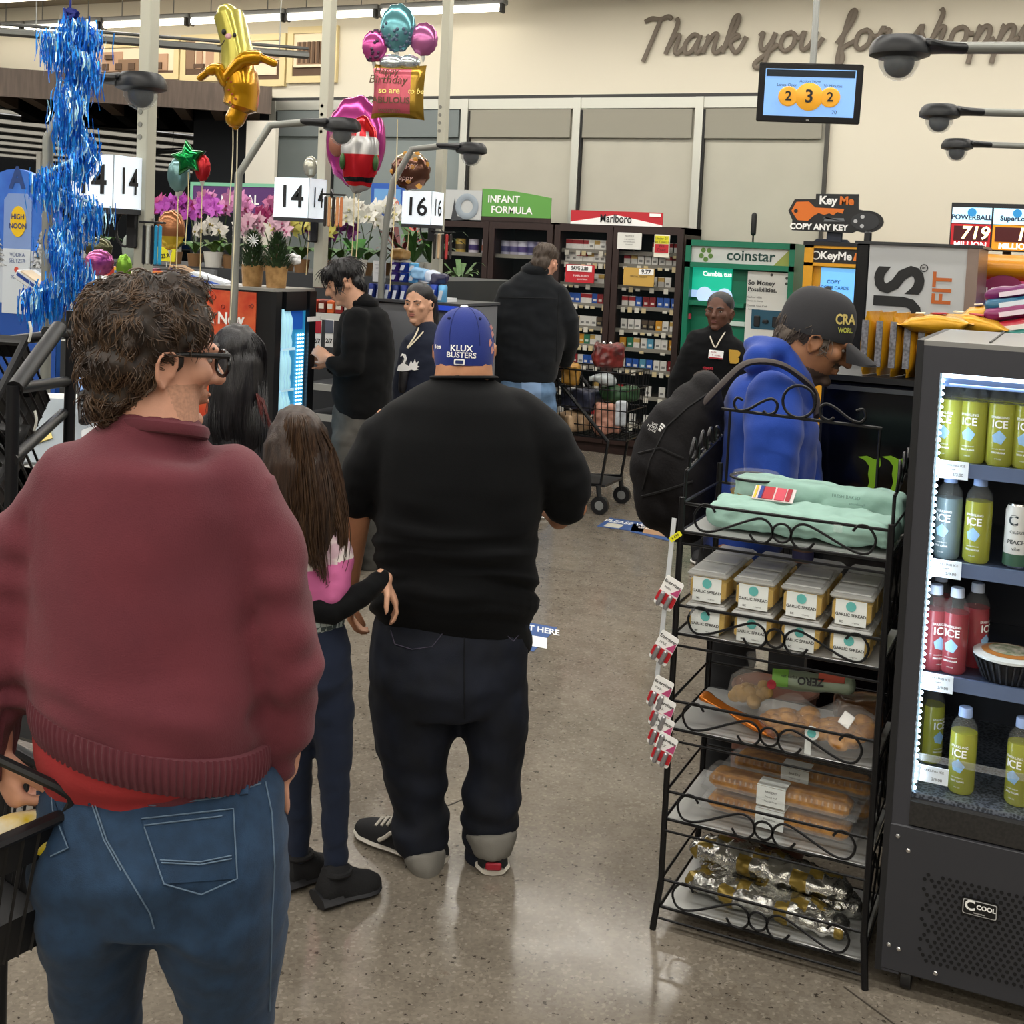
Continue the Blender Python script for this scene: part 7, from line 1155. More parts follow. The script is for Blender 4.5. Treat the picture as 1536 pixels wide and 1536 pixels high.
# ================================================================ left side: baskets, checkout, shelves
def basket(loc, rot, lab, grp='black shopping baskets', w=.44, d=.30, h=.21, handle=True):
    t = thing('shopping_basket', lab, 'basket', loc, rot, grp); tp = 1.18
    MB().rbox((0, 0, .006), (w, d, .012), .004).build('base', BLACK, t)
    for nm, L, ax in (('side_wall', w, 0), ('side_wall', w, 1), ('end_wall', d, 2), ('end_wall', d, 3)):
        mb = MB(); n = int(L / .022)
        for k in range(n + 1):
            u = (k / n - .5) * L
            def q(f, du=0):
                sc = 1 + (tp - 1) * f; a, b = (u + du) * sc, {0: -d / 2, 1: d / 2, 2: -w / 2, 3: w / 2}[ax] * sc; return (a, b, f * h) if ax < 2 else (b, a, f * h)
            mb.tube([q(.0), q(1)], [(.0025, .0042)] * 2, 4)
        for f0, f1 in ((0, .32), (.72, 1)):
            sc0, sc1 = 1 + (tp - 1) * f0, 1 + (tp - 1) * f1; b = {0: -d / 2, 1: d / 2, 2: -w / 2, 3: w / 2}[ax]
            P4 = [(-L / 2 * sc0, b * sc0, f0 * h), (L / 2 * sc0, b * sc0, f0 * h), (L / 2 * sc1, b * sc1, f1 * h), (-L / 2 * sc1, b * sc1, f1 * h)]
            if ax > 1: P4 = [(y, x, z) for x, y, z in P4]
            mb.add(P4, [(0, 1, 2, 3)])
        mb.build(nm, BLACK, t)
    W_, D_ = w * tp / 2, d * tp / 2; MB().tube([(-W_, -D_, h), (W_, -D_, h), (W_, D_, h), (-W_, D_, h)], [(.009, .016)] * 4, 8, closed=True, ref=(0, 0, 1)).build('rim', BLACK, t)
    if handle:
        for s_ in (-1, 1): MB().tube(smoothline([(-W_ * .75, s_ * D_, h), (-W_ * .7, s_ * D_ * 1.02, h + .05 * (0 if handle == 2 else 1)), (0, s_ * (D_ if handle != 3 else .012), h + (.012 if handle != 3 else .15)), (W_ * .7, s_ * D_ * 1.02, h + .05 * (0 if handle == 2 else 1)), (W_ * .75, s_ * D_, h)], 5), .008, 8).build('handle', BLACK, t)
    return t
# stand with tilted baskets
D0 = 2.75; B0 = A(60, 620, D0); t = thing('basket_stand', 'black tube stand holding tilted shopping baskets at the left edge', 'stand', (B0.x, B0.y, 0)); O = Vector((B0.x, B0.y, 0)); TU = P('16171a', .4, metal=.3)
def bar(a, da, c, dc, r=.0125): MB().tube([A(*a, da) - O, A(*c, dc) - O], r, 10).build('bar', TU, t)
def post(x, y, dep): q = A(x, y, dep) - O; MB().tube([(q.x, q.y, 0), tuple(q)], .0135, 10).build('post', TU, t); return q
post(108, 466, 2.9); post(20, 578, 2.5); post(-60, 470, 2.9); bar((104, 500), 2.9, (70, 498), 2.75); bar((100, 572), 2.9, (22, 583), 2.5); bar((22, 583), 2.5, (88, 492), 2.75, .018); bar((18, 690), 2.5, (95, 620), 2.9); bar((-60, 520), 2.9, (104, 500), 2.9)
for k, (px_, py_, dep, rx, lab) in enumerate(((-88, 672, 2.85, 52, 'upper tilted black basket in the stand at the left edge'), (-92, 800, 2.85, 50, 'lower tilted black basket in the stand at the left edge'))): 
    b_ = basket(A(px_, py_, dep), (math.radians(rx), 0, math.radians(10)), lab, handle=2); 
for px_, py_, k in ((44, 482, 0), (52, 616, 1)): 
    q = A(px_, py_, 2.7); tag(MB().tube(smoothline([q, q + Vector((.006, 0, -.02)), q + Vector((0, 0, -.045))], 4), .003, 6).build('zip_tie', P('d8d8d0', .5)), 'thin pale zip tie on the %s basket in the stand' % ('upper', 'lower')[k], 'tie', 'zip ties on the baskets')
# basket in the hand of the man in maroon
hb_ = A(-182, 1436, 1.82); bk_ = basket(hb_, (math.radians(2), math.radians(-3), ROT + math.radians(53)), 'black basket with yellow groceries held by the man in maroon', 'carried basket', handle=3)
for k, (x_, y_, z_, d, c_, lab) in enumerate(((.10, -.06, .13, (.19, .045, .05), 'd8b818', 'yellow packet on top in the carried basket'), (.12, .0, .135, (.17, .045, .045), 'd8c020', 'second yellow packet on top in the carried basket'), (.08, -.08, .03, (.16, .09, .09), 'c8ccd0', 'white printed packet deep in the carried basket'), (.02, .05, .03, (.12, .10, .1), 'a83028', 'red packet at the back of the carried basket'))):
    q = A(*((-8, 1258), (-6, 1282), (-150, 1390), (-160, 1330))[k], (1.86, 1.80, 1.9, 1.95)[k]) + Vector((0, 0, -.02)); wrapped(q, d, lab, ROT + .7, .004, k, 'packet', mat('basket_item_%d' % k, c_, .4, var=.5, vs=20, col2='e8e4d8'), 'packet', 'groceries in the carried basket')
# self checkout
t = thing('self_checkout', 'self checkout terminal with pale slanted screen and yellow note', 'machine', A(80, 640, 3.5) * 1); O = A(80, 640, 3.5); t.location = O; R_ = Euler((math.radians(-35), 0, ROT)).to_matrix()
MB().rbox(R_ @ Vector((-.0, .05, -.0)), (.36, .03, .26), .008, R=R_).build('screen_housing', P('d8dad8', .4), t); MB().rbox(R_ @ Vector((-.01, .03, .0)), (.31, .012, .21), .003, R=R_).build('screen', P('9aa4ac', .25), t); MB().box(R_ @ Vector((-.05, .02, -.03)), (.09, .004, .035), R=R_ @ Euler((0, math.radians(-25), 0)).to_matrix()).build('yellow_note', P('d8c87a', .6), t); MB().rbox((0, .2, -.55), (.5, .4, .8), .02).build('cabinet', P('2a2c30', .5), t); MB().rbox((.18, .05, .12), (.05, .03, .4), .01, R=Euler((0, math.radians(-24), ROT)).to_matrix()).build('white_edge', INKW, t)
q = A(140, 590, 3.3); t = thing('card_reader', 'black card reader with blue screen behind the man in maroon', 'card reader', q, (math.radians(-42), math.radians(-22), ROT)); MB().rbox((0, 0, 0), (.085, .03, .19), .01).build('body', P('17181c', .4), t); MB().rbox((0, -.016, .045), (.066, .004, .07), .002).build('screen', P('7a9ac8', .3, emit=.3), t)
for i in range(4):
    for j in range(3): MB().rbox((-.022 + j * .022, -.017, -.02 - i * .018), (.015, .005, .010), .002).build('key', P('4a4e54', .4), t)
MB().rbox((.0, .02, -.15), (.09, .03, .1), .006).build('sign_card', P('c8ccce', .5), t); MB().tube([(0, .03, -.1), (0, .06, -.4)], .014, 8).build('stem', BLACK, t)
# candy shelves
GY = 4.95; gx = lambda px, y=450: AY(px, y, GY).x; gz = lambda y: AY(140, y, GY).z; SH = P('b8b8b2', .45); t = thing('candy_shelves', 'grey checkout shelf unit with candy boxes behind the man in maroon', 'shelf', (0, 0, 0)); g0, g1 = gx(92), AY(284, 450, 5.15).x - .02
MB().bb((g0, GY + .42, 0), (g1, GY + .45, gz(398))).build('back_panel', P('5a5c5e', .6), t); SZs = [gz(416), gz(456), gz(506)]
for k, z in enumerate(SZs): s_ = MB().bb((g0, GY + .02 + (.16 if k == 0 else 0), z - .02), (g1, GY + .42, z)).build('shelf', SH, t); MB().bb((g0, GY + (.15 if k == 0 else .005), z - .035), (g1, GY + .02 + (.15 if k == 0 else 0), z + .006)).build('price_rail', P('d4d4ce', .5), s_)
for k in range(12): z = .12 + k * .085; MB().bb((g0, GY + .06, z), (g1, GY + .08, min(z + .07, SZs[2] - .04))).build('slat', P('6a6e70', .5), t)
rnd = random.Random(5); CC = ['c8ccd4', '23408a', 'd8c8b0', 'b03a3a', 'e4dcd0', '8a3a5a', 'd8b020', '3a6a9a', 'c46a2a', 'e8e4e0']
nmz = {'c8ccd4': 'silver', '23408a': 'navy', 'd8c8b0': 'tan', 'b03a3a': 'red', 'e4dcd0': 'cream', '8a3a5a': 'plum', 'd8b020': 'yellow', '3a6a9a': 'blue', 'c46a2a': 'orange', 'e8e4e0': 'white'}
od = 'first second third fourth fifth sixth seventh eighth ninth tenth eleventh twelfth thirteenth fourteenth'.split()
for k, z in enumerate(SZs):
    n = 13; 
    for i in range(n):
        px_ = (100, 108, 112)[k] + i * 15; c_ = CC[(i * 3 + k * 4) % 10]
        if k == 2: c_ = 'd8b020' if i < 6 else c_
        if gx(px_) > g1 - .03: continue
        hh = (.05, .075, .10)[k] * rnd.uniform(.7, 1.2); o = thing('candy_packet', '%s candy packet, %s from the left on the %s checkout shelf' % (nmz[c_], od[i], ('top', 'middle', 'lower')[k]), 'candy', (gx(px_), GY + (.26 if k == 0 else .1), z), rnd.uniform(-.15, .15), 'candy on the checkout shelves'); MB().rbox((0, 0, hh / 2), (.038, .1, hh), .004).build('packet', P(c_, .4), o); MB().box((0, -.051, hh * .55), (.028, .002, hh * .3)).build('label', P(CC[(i + 5) % 10], .5), o)
for k, (px_, py_, ry_, lab, c2) in enumerate(((62, 428, 30, 'tilted grey and blue candy box left of the tinsel garland', '23408a'), (148, 428, 38, 'tilted white and blue candy box right of the tinsel garland', '3a62b0'), (290, 418, 24, 'open cardboard tray leaning above the red cooler', '2a3a8a'), (322, 424, 14, 'flat blue-edged candy box beside the cardboard tray', '3a62c0'))):
    o = thing('candy_box', lab, 'box', AY(px_, py_, 4.9 + (.4 if k > 1 else 0)), (0, math.radians(ry_), .2), 'open candy boxes'); MB().rbox((0, 0, 0), (.24, .16, .05), .004).build('carton', CARD if k == 2 else P('c8ccd0', .5), o); MB().box((0, -.081, .005), (.22, .002, .018)).build('stripe', P(c2, .5), o); MB().box((0, -.03, .028), (.2, .1, .008)).build('contents', P(('c8b8a0', 'e0e0e0', '8a6a48', 'dfe6ee')[k], .6), o)
for k in range(3): o = thing('candy_bag', 'yellow bag lettered mix hanging behind the man in maroon, %s' % ('left', 'middle', 'right')[k], 'candy', AY(128 + 9 * k, 492, 4.94), (0, 0, .3 * k), 'yellow candy bags'); MB().rbox((0, 0, 0), (.06, .02, .11), .008).build('bag', P('d8b020', .4), o); words('lettering', [('mix', .03, 0, -.02, dict(bold=.03))], INKK, o, (0, -.0115, 0))
# red cooler with glass door on its right side
RY = 5.15; rz = AY(385, 436, RY).z; rx0, rx1 = AY(284, 450, RY).x, AY(412, 450, RY).x; ry1 = AX(473, 434, rx1).y; t = thing('red_cooler', 'cooler with red printed side reading A New and lit glass door', 'cooler', (0, 0, 0))
MB().bb((rx0, RY, 0), (rx1 - .02, ry1, rz)).build('cabinet', P('111214', .4), t); MB().bb((rx0 - .01, RY - .01, rz), (rx1, ry1, rz + .015)).build('top', P('9a9a96', .4, metal=.4), t); pxr = AY(385, 450, RY).x
rp = MB().bb((rx0, RY - .006, .1), (pxr, RY, rz - .01)).build('red_print', mat('red_bubble_print', 'c03a24', .4, var=.4, vs=9, col2='d8663e'), t); words('lettering', [('A New', .085, 0, 0, dict(bold=.03))], INKW, rp, (AY(338, 478, RY).x, RY - .009, AY(338, 478, RY).z)); rnd = random.Random(2); bb_ = MB()
for k in range(46): x_, z_, r = rnd.uniform(rx0 + .03, pxr - .02), rnd.uniform(.5, rz - .03), rnd.uniform(.005, .014); bb_.tube([(x_ + r * math.cos(a), RY - .008, z_ + r * math.sin(a)) for a in [2 * math.pi * i / 10 for i in range(10)]], .0018, 4, closed=True)
o = bb_.build('bubbles', P('6a1a10', .4), rp); o['kind'] = 'stuff'
Lx = rx1; w_ = ry1 - RY; ins = .1
d = MB().bb((Lx - .02, RY, .1), (Lx + .01, RY + .05, rz)).bb((Lx - .02, ry1 - .06, .1), (Lx + .01, ry1, rz)).bb((Lx - .02, RY + .09, rz - .1), (Lx + .01, ry1 - .09, rz)).bb((Lx - .02, RY + .09, .1), (Lx + .01, ry1 - .09, .3)).build('door', P('16171a', .35), t); MB().bb((Lx - .005, RY + .09, .3), (Lx - .001, ry1 - .09, rz - .1)).build('glass_pane', GLASS, d)
MB().bb((Lx - .018, RY + .05, .3), (Lx - .016, ry1 - .06, rz - .1)).build('lit_interior', mat('cooler_glow', '2a88b8', .4, emit=.55), t); MB().bb((Lx - .0155, RY + .09, rz - .2), (Lx - .012, ry1 - .09, rz - .1)).build('brand_strip', P('1f5ab8', .4, emit=.4), t)
for k in range(5):
    for j in range(3): MB().lathe([(.022, 0), (.024, .03), (.018, .06), (.024, .09), (.023, .15), (.012, .18), (.01, .2)], 12, (Lx - .012, RY + .09 + j * (w_ - .3) / 2.4, .36 + k * .215)).build('bottle', P('a8dcee', .2, emit=.4), t)
    MB().bb((Lx - .016, RY + .09, .345 + k * .215), (Lx - .004, ry1 - .16, .357 + k * .215)).build('shelf', P('c8eaf4', .3, emit=.5), t)
ld = MB()
for c in range(3):
    for k in range(48): ld.ball((Lx - .010, ry1 - .13 + c * .022, .32 + k * (rz - .55) / 47), (.004, .010 if c == 2 else .006, .006), 6, 4)
o = ld.build('led_dots', mat('cyan_led', 'c8f0ff', .4, emit=4), t); o['kind'] = 'stuff'; MB().bb((Lx + .011, RY + .28, rz - .16), (Lx + .014, RY + .4, rz - .135)).build('white_label', INKW, d)
# candy rack behind the cooler
q0 = AY(478, 470, 6.1); t = thing('snack_rack', 'dark checkout snack rack between cooler and young man in black', 'rack', (q0.x, 6.1, 0)); W = AY(540, 470, 6.1).x - q0.x
for y_ in (6.1,): MB().bb((-.1, .35, 0), (W, .38, q0.z + .15)).build('back_panel', P('26282c', .6), t)
for k, z in enumerate((q0.z + .0, q0.z - .42, q0.z - .6)): s_ = MB().bb((-.1, 0, z - .03), (W, .35, z)).build('shelf', P('3a3c40', .5), t); MB().bb((-.1, -.01, z - .035), (W, 0, z + .005)).build('price_rail', P('c8c8c2', .5), s_)
for k, c_ in enumerate(('b8402a', '6a2a20', 'c85a2a', '8a2a2a', '4a2a3a', 'c07a2a')): o = thing('snack_bar', '%s snack bars on the rack behind the glass cooler, %s from the left' % (('orange', 'brown', 'bright orange', 'dark red', 'violet', 'amber')[k], od[k]), 'snack', (q0.x - .05 + k * .06, 6.18, q0.z + .0), 0, 'snack bars'); MB().rbox((0, 0, .04), (.05, .14, .08), .008).build('bars', P(c_, .35), o); MB().box((0, -.071, .045), (.035, .002, .03)).build('label', P('e0d8c8', .5), o)
for k, (px_, c_, lab) in enumerate(((476, 'b02838', 'red and white hanging price card on the snack rack'), (494, 'd0d4d8', 'white hanging price card on the snack rack'))): o = thing('price_card', lab, 'card', AY(px_, 500, 6.05)); MB().box((0, 0, 0), (.055, .003, .16)).build('card', INKW, o); MB().box((0, -.003, .04), (.055, .002, .075)).build('colour_panel', P(('b02838', '5a6070')[k], .5), o); words('lettering', [('2/7', .035, 0, -.045, dict(bold=.03))], INKK, o, (0, -.003, 0))
# grey display end with stacked energy drink packs
eY = 6.35; ex = lambda px: AY(px, 480, eY).x; ez = lambda y: AY(620, y, eY).z; t = thing('display_end', 'plain grey display end carrying the energy drink packs behind cashier', 'display', (0, 0, 0)); MB().rbox(((ex(548) + ex(690)) / 2, eY + .26, ez(455) / 2), (ex(690) - ex(548), .5, ez(455)), .01).build('body', P('6a6d72', .5), t); MB().bb((ex(545), eY - .02, ez(455)), (ex(692), eY + .52, ez(455) + .015)).build('top', P('3a3c40', .4), t); MB().bb((ex(650), eY - .025, ez(462)), (ex(690), eY - .015, ez(455))).build('blue_edge', P('2a4ac8', .4, emit=.3), t)
def canpack(px0, px1, y0, y1, Y, lab, cc, rows=1):
    a, c = AY(px0, y1, Y), AY(px1, y1, Y); H = AY(px0, y0, Y).z - a.z; W = c.x - a.x; t = thing('drink_pack', lab, 'drinks', ((a.x + c.x) / 2, Y + .08, a.z), 0, 'energy drink packs'); n = max(2, int(W / .055)); r = W / n / 2
    MB().bb((-W / 2, .0 - .02, 0), (W / 2, .10, H * .3)).build('tray', P('e0e2e4', .5), t)
    for rr_ in range(rows):
        h_ = H / rows
        for k in range(n): c_ = MB().lathe([(r * .8, 0), (r * .95, .006), (r * .95, h_ * .9), (r * .75, h_ * .98)], 14, (-W / 2 + r * (2 * k + 1), -.03, rr_ * h_)).build('can', P(cc[k % len(cc)], .3, metal=.4), t); MB().poly([(-r * .6, 0), (r * .2, 0), (r * .6, h_ * .5), (-r * .2, h_ * .5)], .002, M=T(-W / 2 + r * (2 * k + 1), -.03 - r * 1.0, rr_ * h_ + h_ * .2)).build('chevron', P('c8d0dc', .3), c_)
zt_ = ez(455); canpack(546, 606, 424, 453, eY + .05, 'navy energy drink cans along the lower left of the stack', ['1c2f78', '16265e'], 1); canpack(612, 664, 424, 453, eY + .05, 'blue energy drink cans along the lower right of the stack', ['23409a', '6ab0e0'], 1); canpack(580, 621, 392, 422, eY + .1, 'boxed energy drinks in two rows on top of the stack', ['3a2a7a', '23409a', '6ab8e8', '4a8ad0'], 2)
q = AY(569, 407, eY + .14); o = thing('notice_card', 'white printed card beside the energy drink boxes', 'card', q); MB().box((0, 0, 0), (.085, .01, .13)).build('card', P('d0d4d6', .5), o); words('lettering', [('vitalizes body', .012, 0, .04), ('and mind', .012, 0, .02), ('nutrition facts', .01, 0, -.01)], P('4a5a7a', .5), o, (0, -.006, 0))
for k, (px_, py_, c_, lab) in enumerate(((632, 410, '8ab8e0', 'pale blue candy bag beside the energy drinks'), (648, 414, 'd0dcf0', 'white candy bag beside the energy drinks'), (659, 418, '2a2a4a', 'dark candy bag right of the energy drinks'), (600, 380, '8a6a3a', 'brown tray behind the energy drink boxes'))): wrapped(AY(px_, py_ + 10, eY + .15), (.1, .1, .07), lab, k, .012, k, 'candy_bag', mat('pouch_%d' % k, c_, .35), 'bag', 'loose candy bags by the energy drinks')
q = AY(727, 450, 8.4); t = thing('register_screen', 'dark tilted cash register screen left of the man in fleece', 'screen', (q.x, 8.4, q.z), (math.radians(-12), math.radians(-8), .5)); MB().rbox((0, 0, 0), (.13, .03, .24), .008).build('case', P('17181a', .4), t); MB().rbox((0, -.016, 0), (.11, .004, .21), .002).build('screen', P('6a7078', .2), t); MB().tube([(0, .02, -.1), (0, .06, -q.z + .9)], .03, 8).build('stand', BLACK, t)
tag(MB().rbox((AY(700, 480, 8.4).x, 8.45, .5), (.7, .5, 1.0), .02).build('checkout_counter', P('3a3c40', .5)), 'dark checkout counter under the register screen', 'counter')
# ================================================================ floral display
fsY = 7.0; fz_ = AY(400, 402, 6.9).z - .02; tag(MB().bb((AY(60, 420, 6.9).x, 6.9, 0), (AY(660, 420, 6.9).x, 8.2, fz_)).build('floral_table', P('2e3032', .6)), 'long dark table carrying the potted orchids', 'table')
POTB = mat('gold_burlap', '8a683c', .5, var=.5, vs=28, col2='b08a58', bump=.4, bs=60)
def pot(t, r, h, m): MB().lathe([(r * .8, 0), (r, h * .9), (r * 1.04, h), (r * .9, h * .96)], 20).build('pot', m, t)
def orchid(px_, py_, Y, col, lab, h=.42, n=7, lean=.12, pm=None, seed=0, throat='d8b0c8', fs=.07):
    q = AY(px_, py_, Y); q.z = fz_; t = thing('potted_orchid', lab, 'orchid', q, 0, 'potted orchids on the floral table'); rnd = random.Random(seed); pot(t, .055, .09, pm or P('7a5a3a', .5))
    for k in range(5): a = k * 1.26 + rnd.random(); L = .17; MB().loft([[Vector((math.cos(a) * L * f + -math.sin(a) * w * s_, math.sin(a) * L * f + math.cos(a) * w * s_, .09 + .08 * math.sin(f * 2.4) + .006 * abs(s_))) for s_ in (-1, 0, 1)] for f, w in ((0, .008), (.3, .03), (.65, .034), (.9, .018), (1, .002))], 0, False, False).build('leaf', GREEN, t)
    for s_ in range(2):
        ld = lean * (1 if s_ else -1) + rnd.uniform(-.04, .04); stem = smoothline([(0, 0, .08), (ld * .2, 0, h * .6), (ld * .7, -.02, h), (ld * 1.5, -.04, h * 1.02), (ld * 2.1, -.06, h * .86)], 5); MB().tube(stem, .004, 6).build('stem', P('3a4a24', .6), t)
        for k in range(n):
            p_ = stem[int(len(stem) * (.42 + .56 * k / n))] + Vector((rnd.uniform(-.025, .025), -.02, rnd.uniform(-.02, .02))); mb = MB(); ry_ = rnd.uniform(-.4, .4); M = Matrix.Translation(p_) @ Euler((rnd.uniform(-.4, .4), ry_, rnd.uniform(-.5, .5))).to_matrix().to_4x4()
            for a0, L, w in ((90, 1, .55), (20, 1.05, .75), (160, 1.05, .75), (-38, .95, .5), (218, .95, .5)):
                a = math.radians(a0); u = Vector((math.cos(a), 0, math.sin(a))); v = Vector((-math.sin(a), 0, math.cos(a))); mb.add([Vector((0, 0, 0)), u * fs * L * .5 + v * fs * w * .5 + Vector((0, -.008, 0)), u * fs * L + Vector((0, .004, 0)), u * fs * L * .5 - v * fs * w * .5 + Vector((0, -.008, 0))], [(0, 1, 2, 3)], 0, M)
            mb.ball(M @ Vector((0, -.008, -.006)), (.009, .008, .010), 8, 6, 1); mb.build('flower', [P(col, .5), P(throat, .5)], t)
for i, (px_, Y, col, lab, h, n, th) in enumerate(((292, 7.0, 'b04ab0', 'large magenta orchid left of the potted cypress', .46, 9, '7a1a6a'), (262, 7.3, 'a83a78', 'dark pink orchid behind the yellow price sign', .46, 6, '5a1040'), (330, 7.4, 'c07aa8', 'tall pale pink orchid above the potted cypress', .52, 7, '8a1a4a'), (385, 7.5, 'b0608a', 'rose pink orchid left of the middle lane sign', .50, 6, '8a1040'), (430, 7.2, '8a1f55', 'wine red orchid below the middle lane sign', .40, 6, '5a1040'), (452, 7.0, 'cfc86a', 'yellow orchid below the middle lane sign', .36, 7, 'b89a3a'), (512, 7.1, 'dcdad0', 'tall white orchid right of the middle pole', .46, 9, 'c8c08a'), (548, 7.2, 'dedcd4', 'white orchid in the middle of the white group', .48, 9, 'c8c08a'), (575, 7.5, 'd8d6ce', 'white orchid left of the red bromeliad', .46, 8, 'c8c08a'), (494, 7.3, '7a2a78', 'small purple orchid beside the middle pole', .34, 6, '4a1050'), (150, 7.6, 'd8d4cc', 'white orchid behind the tinsel garland', .5, 6, '8a7a5a'), (405, 6.95, 'd0a8b8', 'small blush orchid beside the potted cypresses', .34, 6, 'a05070'), (345, 7.0, 'c8c4bc', 'small white orchid left of the potted cypresses', .3, 5, '8a7a3a'))): orchid(px_, 405, Y, col, lab, h * .93, n + 3, .11, None, i, th)
# cypress pots on the red cooler
for k, (px_, lab) in enumerate(((378, 'left potted cypress with white snowflake pick on the red cooler'), (414, 'right potted cypress on the red cooler'))):
    q = AY(px_, 430, RY + .12); q.z = rz + .016; t = thing('potted_cypress', lab, 'plant', q, 0, 'potted cypresses'); MB().lathe([(.05, 0), (.058, .105), (.06, .112), (.05, .108)], 22).build('pot', POTB, t); rnd = random.Random(k); mb = MB()
    for i in range(520):
        z = rnd.random() ** 1.3; r = .075 * (1 - z) ** .7 * rnd.uniform(.4, 1) + .006; a = rnd.random() * 6.283; p_ = Vector((r * math.cos(a), r * math.sin(a), .1 + z * .17)); d_ = Vector((math.cos(a) * .6, math.sin(a) * .6, .8)).normalized() * .035; s_ = Vector((-math.sin(a), math.cos(a), 0)) * .005; mb.add([p_ - s_, p_ + s_, p_ + d_ + s_ * .3, p_ + d_ - s_ * .3], [(0, 1, 2, 3)])
    o = mb.build('foliage', mat('cypress_green', '34502a', .7, var=.5, vs=40, col2='1c2f18'), t, smooth=False); o['kind'] = 'stuff'; MB().tube([(0, 0, .1), (0, 0, .24)], .006, 6).build('trunk', P('4a3826', .7), t)
    if not k:
        s_ = MB()
        for i in range(12): a = i * math.pi / 6; s_.tube([(.03, -.04, .24), (.03 + .035 * math.cos(a), -.045, .24 + .035 * math.sin(a))], .003, 4)
        s_.tube([(.03, -.04, .24), (.015, -.03, .12)], .002, 4).build('snowflake_pick', P('d8dcdc', .4), t)
for k, (px_, lab) in enumerate(((438, 'white paper pot bow beside the right cypress'),)): wrapped(AY(px_, 395, RY + .2), (.1, .05, .05), lab, 0, .02, 3, 'paper_bow', P('d8d8d8', .5), 'bow', None, 20)
# bromeliad and leafy plants
def leafy(px_, Y, lab, col, n, L, wid, zb=None, extra=None, up=1.0):
    q = AY(px_, 402, Y); q.z = fz_ if zb is None else zb; t = thing('leafy_plant', lab, 'plant', q); pot(t, .07, .11, P('c8c6be', .5)); rnd = random.Random(int(px_))
    for k in range(n):
        a = k * 2.4; l_ = L * rnd.uniform(.7, 1.1); e = rnd.uniform(.5, 1.1) * up; MB().loft([[Vector((math.cos(a) * l_ * f * .8 - math.sin(a) * w * wid * s_, math.sin(a) * l_ * f * .8 + math.cos(a) * w * wid * s_, .1 + l_ * e * math.sin(f * 2.2) * .8)) for s_ in (-1, 0, 1)] for f, w in ((0, .3), (.3, .8), (.6, 1), (.85, .6), (1, .05))], 0, False, False).build('leaf', mat('leaf_' + col, col, .45, var=.35, vs=14), t)
    if extra:
        for k in range(14): a = k * 2.4; MB().loft([[Vector((math.cos(a) * .09 * f - math.sin(a) * w * .012 * s_, math.sin(a) * .09 * f + math.cos(a) * w * .012 * s_, .2 + k * .012 + .05 * f)) for s_ in (-1, 0, 1)] for f, w in ((0, .5), (.5, 1), (1, .1))], 0, False, False).build('bract', P(extra, .5), t)
leafy(620, 7.2, 'green bromeliad with red spike right of the white orchids', '3f6a2c', 14, .36, .025, None, 'b02418'); leafy(600, 7.5, 'dark red leaved plant left of the bromeliad', '6a1f1c', 10, .34, .02); leafy(645, 7.3, 'green leafy plant behind the right pole', '3a5f2a', 12, .32, .03); leafy(690, 8.4, 'variegated plant in white pot left of the register screen', '5a7a48', 16, .26, .022, AY(690, 440, 8.4).z - .05); leafy(535, 6.95, 'low green leaves in front of the white orchids', '3f7a30', 10, .2, .035); leafy(320, 6.95, 'low green leaves left of the cypress pots', '5a7a30', 8, .16, .03)
# purple banner, price sign, gift bag
t, W, H = panel('floral_banner', 'purple banner with mint border above the orchids', 288, 432, 280, 320, 8.6, '54306a', [('FLORAL', .5, 0, 0, dict(bold=.02))], INKW); MB().bb((-W / 2 - .03, -.004, -H / 2), (-W / 2, .012, H / 2 + .03)).bb((-W / 2, -.004, H / 2), (W / 2, .012, H / 2 + .03)).build('mint_border', P('7ab89a', .5), t); [MB().tube([(sx__ * W * .48, .02, H / 2), (sx__ * W * .48, .02, -t.location.z)], .012, 8).build('post', STEEL, t) for sx__ in (-1, 1)]
t, W, H = panel('price_placard', 'small yellow placard reading 23.99 among the flowers', 236, 262, 370, 392, 6.6, 'd8d020', [('23.99', .38, .02, -.12, dict(bold=.03, ry=math.radians(-9)))], INKK); MB().tube([(0, .01, -H / 2), (0, .01, fz_ - t.location.z - .3)], .004, 6).build('stick', P('c8c8c0', .5), t)
t, W, H = panel('gift_bag', 'blue printed gift bag left of the lane 16 sign', 556, 606, 275, 330, 7.6, '2a5ab0', None, None); MB().bb((-W * .4, -.004, -H * .1), (W * .4, 0, H * .35)).build('sky_print', P('6aa0d8', .5), t); MB().poly(disc2(W * .22, 14, W * .15, -H * .1), .004, M=T(0, -.006, 0)).build('flower_print', P('c87a6a', .5), t)
# utensils and cans hanging on the poles
for (px_, py_, dep, cols, lab) in ((228, 360, 4.9, ('16181c', 'c8ccc4', '16181c', '2a9ac8', '2a9ac8'), 'black and blue pens in the wire caddy on the widest pole'), (500, 312, 6.4, ('2a2624', 'd8a070', '2a2624', 'd89a6a', 'c87a4a'), 'small caddy of orange lighters on the middle pole'), (664, 365, 7.7, ('2a2624', 'd8b890', '2a2624', 'b83a3a', '2a2624'), 'small caddy of lighters on the right pole')):
    q = A(px_, py_, dep); t = thing('hanging_caddy', lab, 'caddy', q, ROT, 'caddies on the lane poles'); k_ = dep / FPX * 7
    for k, c_ in enumerate(cols): MB().rbox(((k - 2) * k_ * .85, 0, -.02), (k_ * .62, .02, .16), .006).build('item', P(c_, .4), t)
    MB().tube([(-k_ * 2.6, -.015, .07), (k_ * 2.6, -.015, .07), (k_ * 2.6, .015, .07), (-k_ * 2.6, .015, .07)], .004, 6, closed=True).tube([(0, .015, .07), (-.03, .12, .1)], .004, 6).build('wire_hoop', WIRE, t)
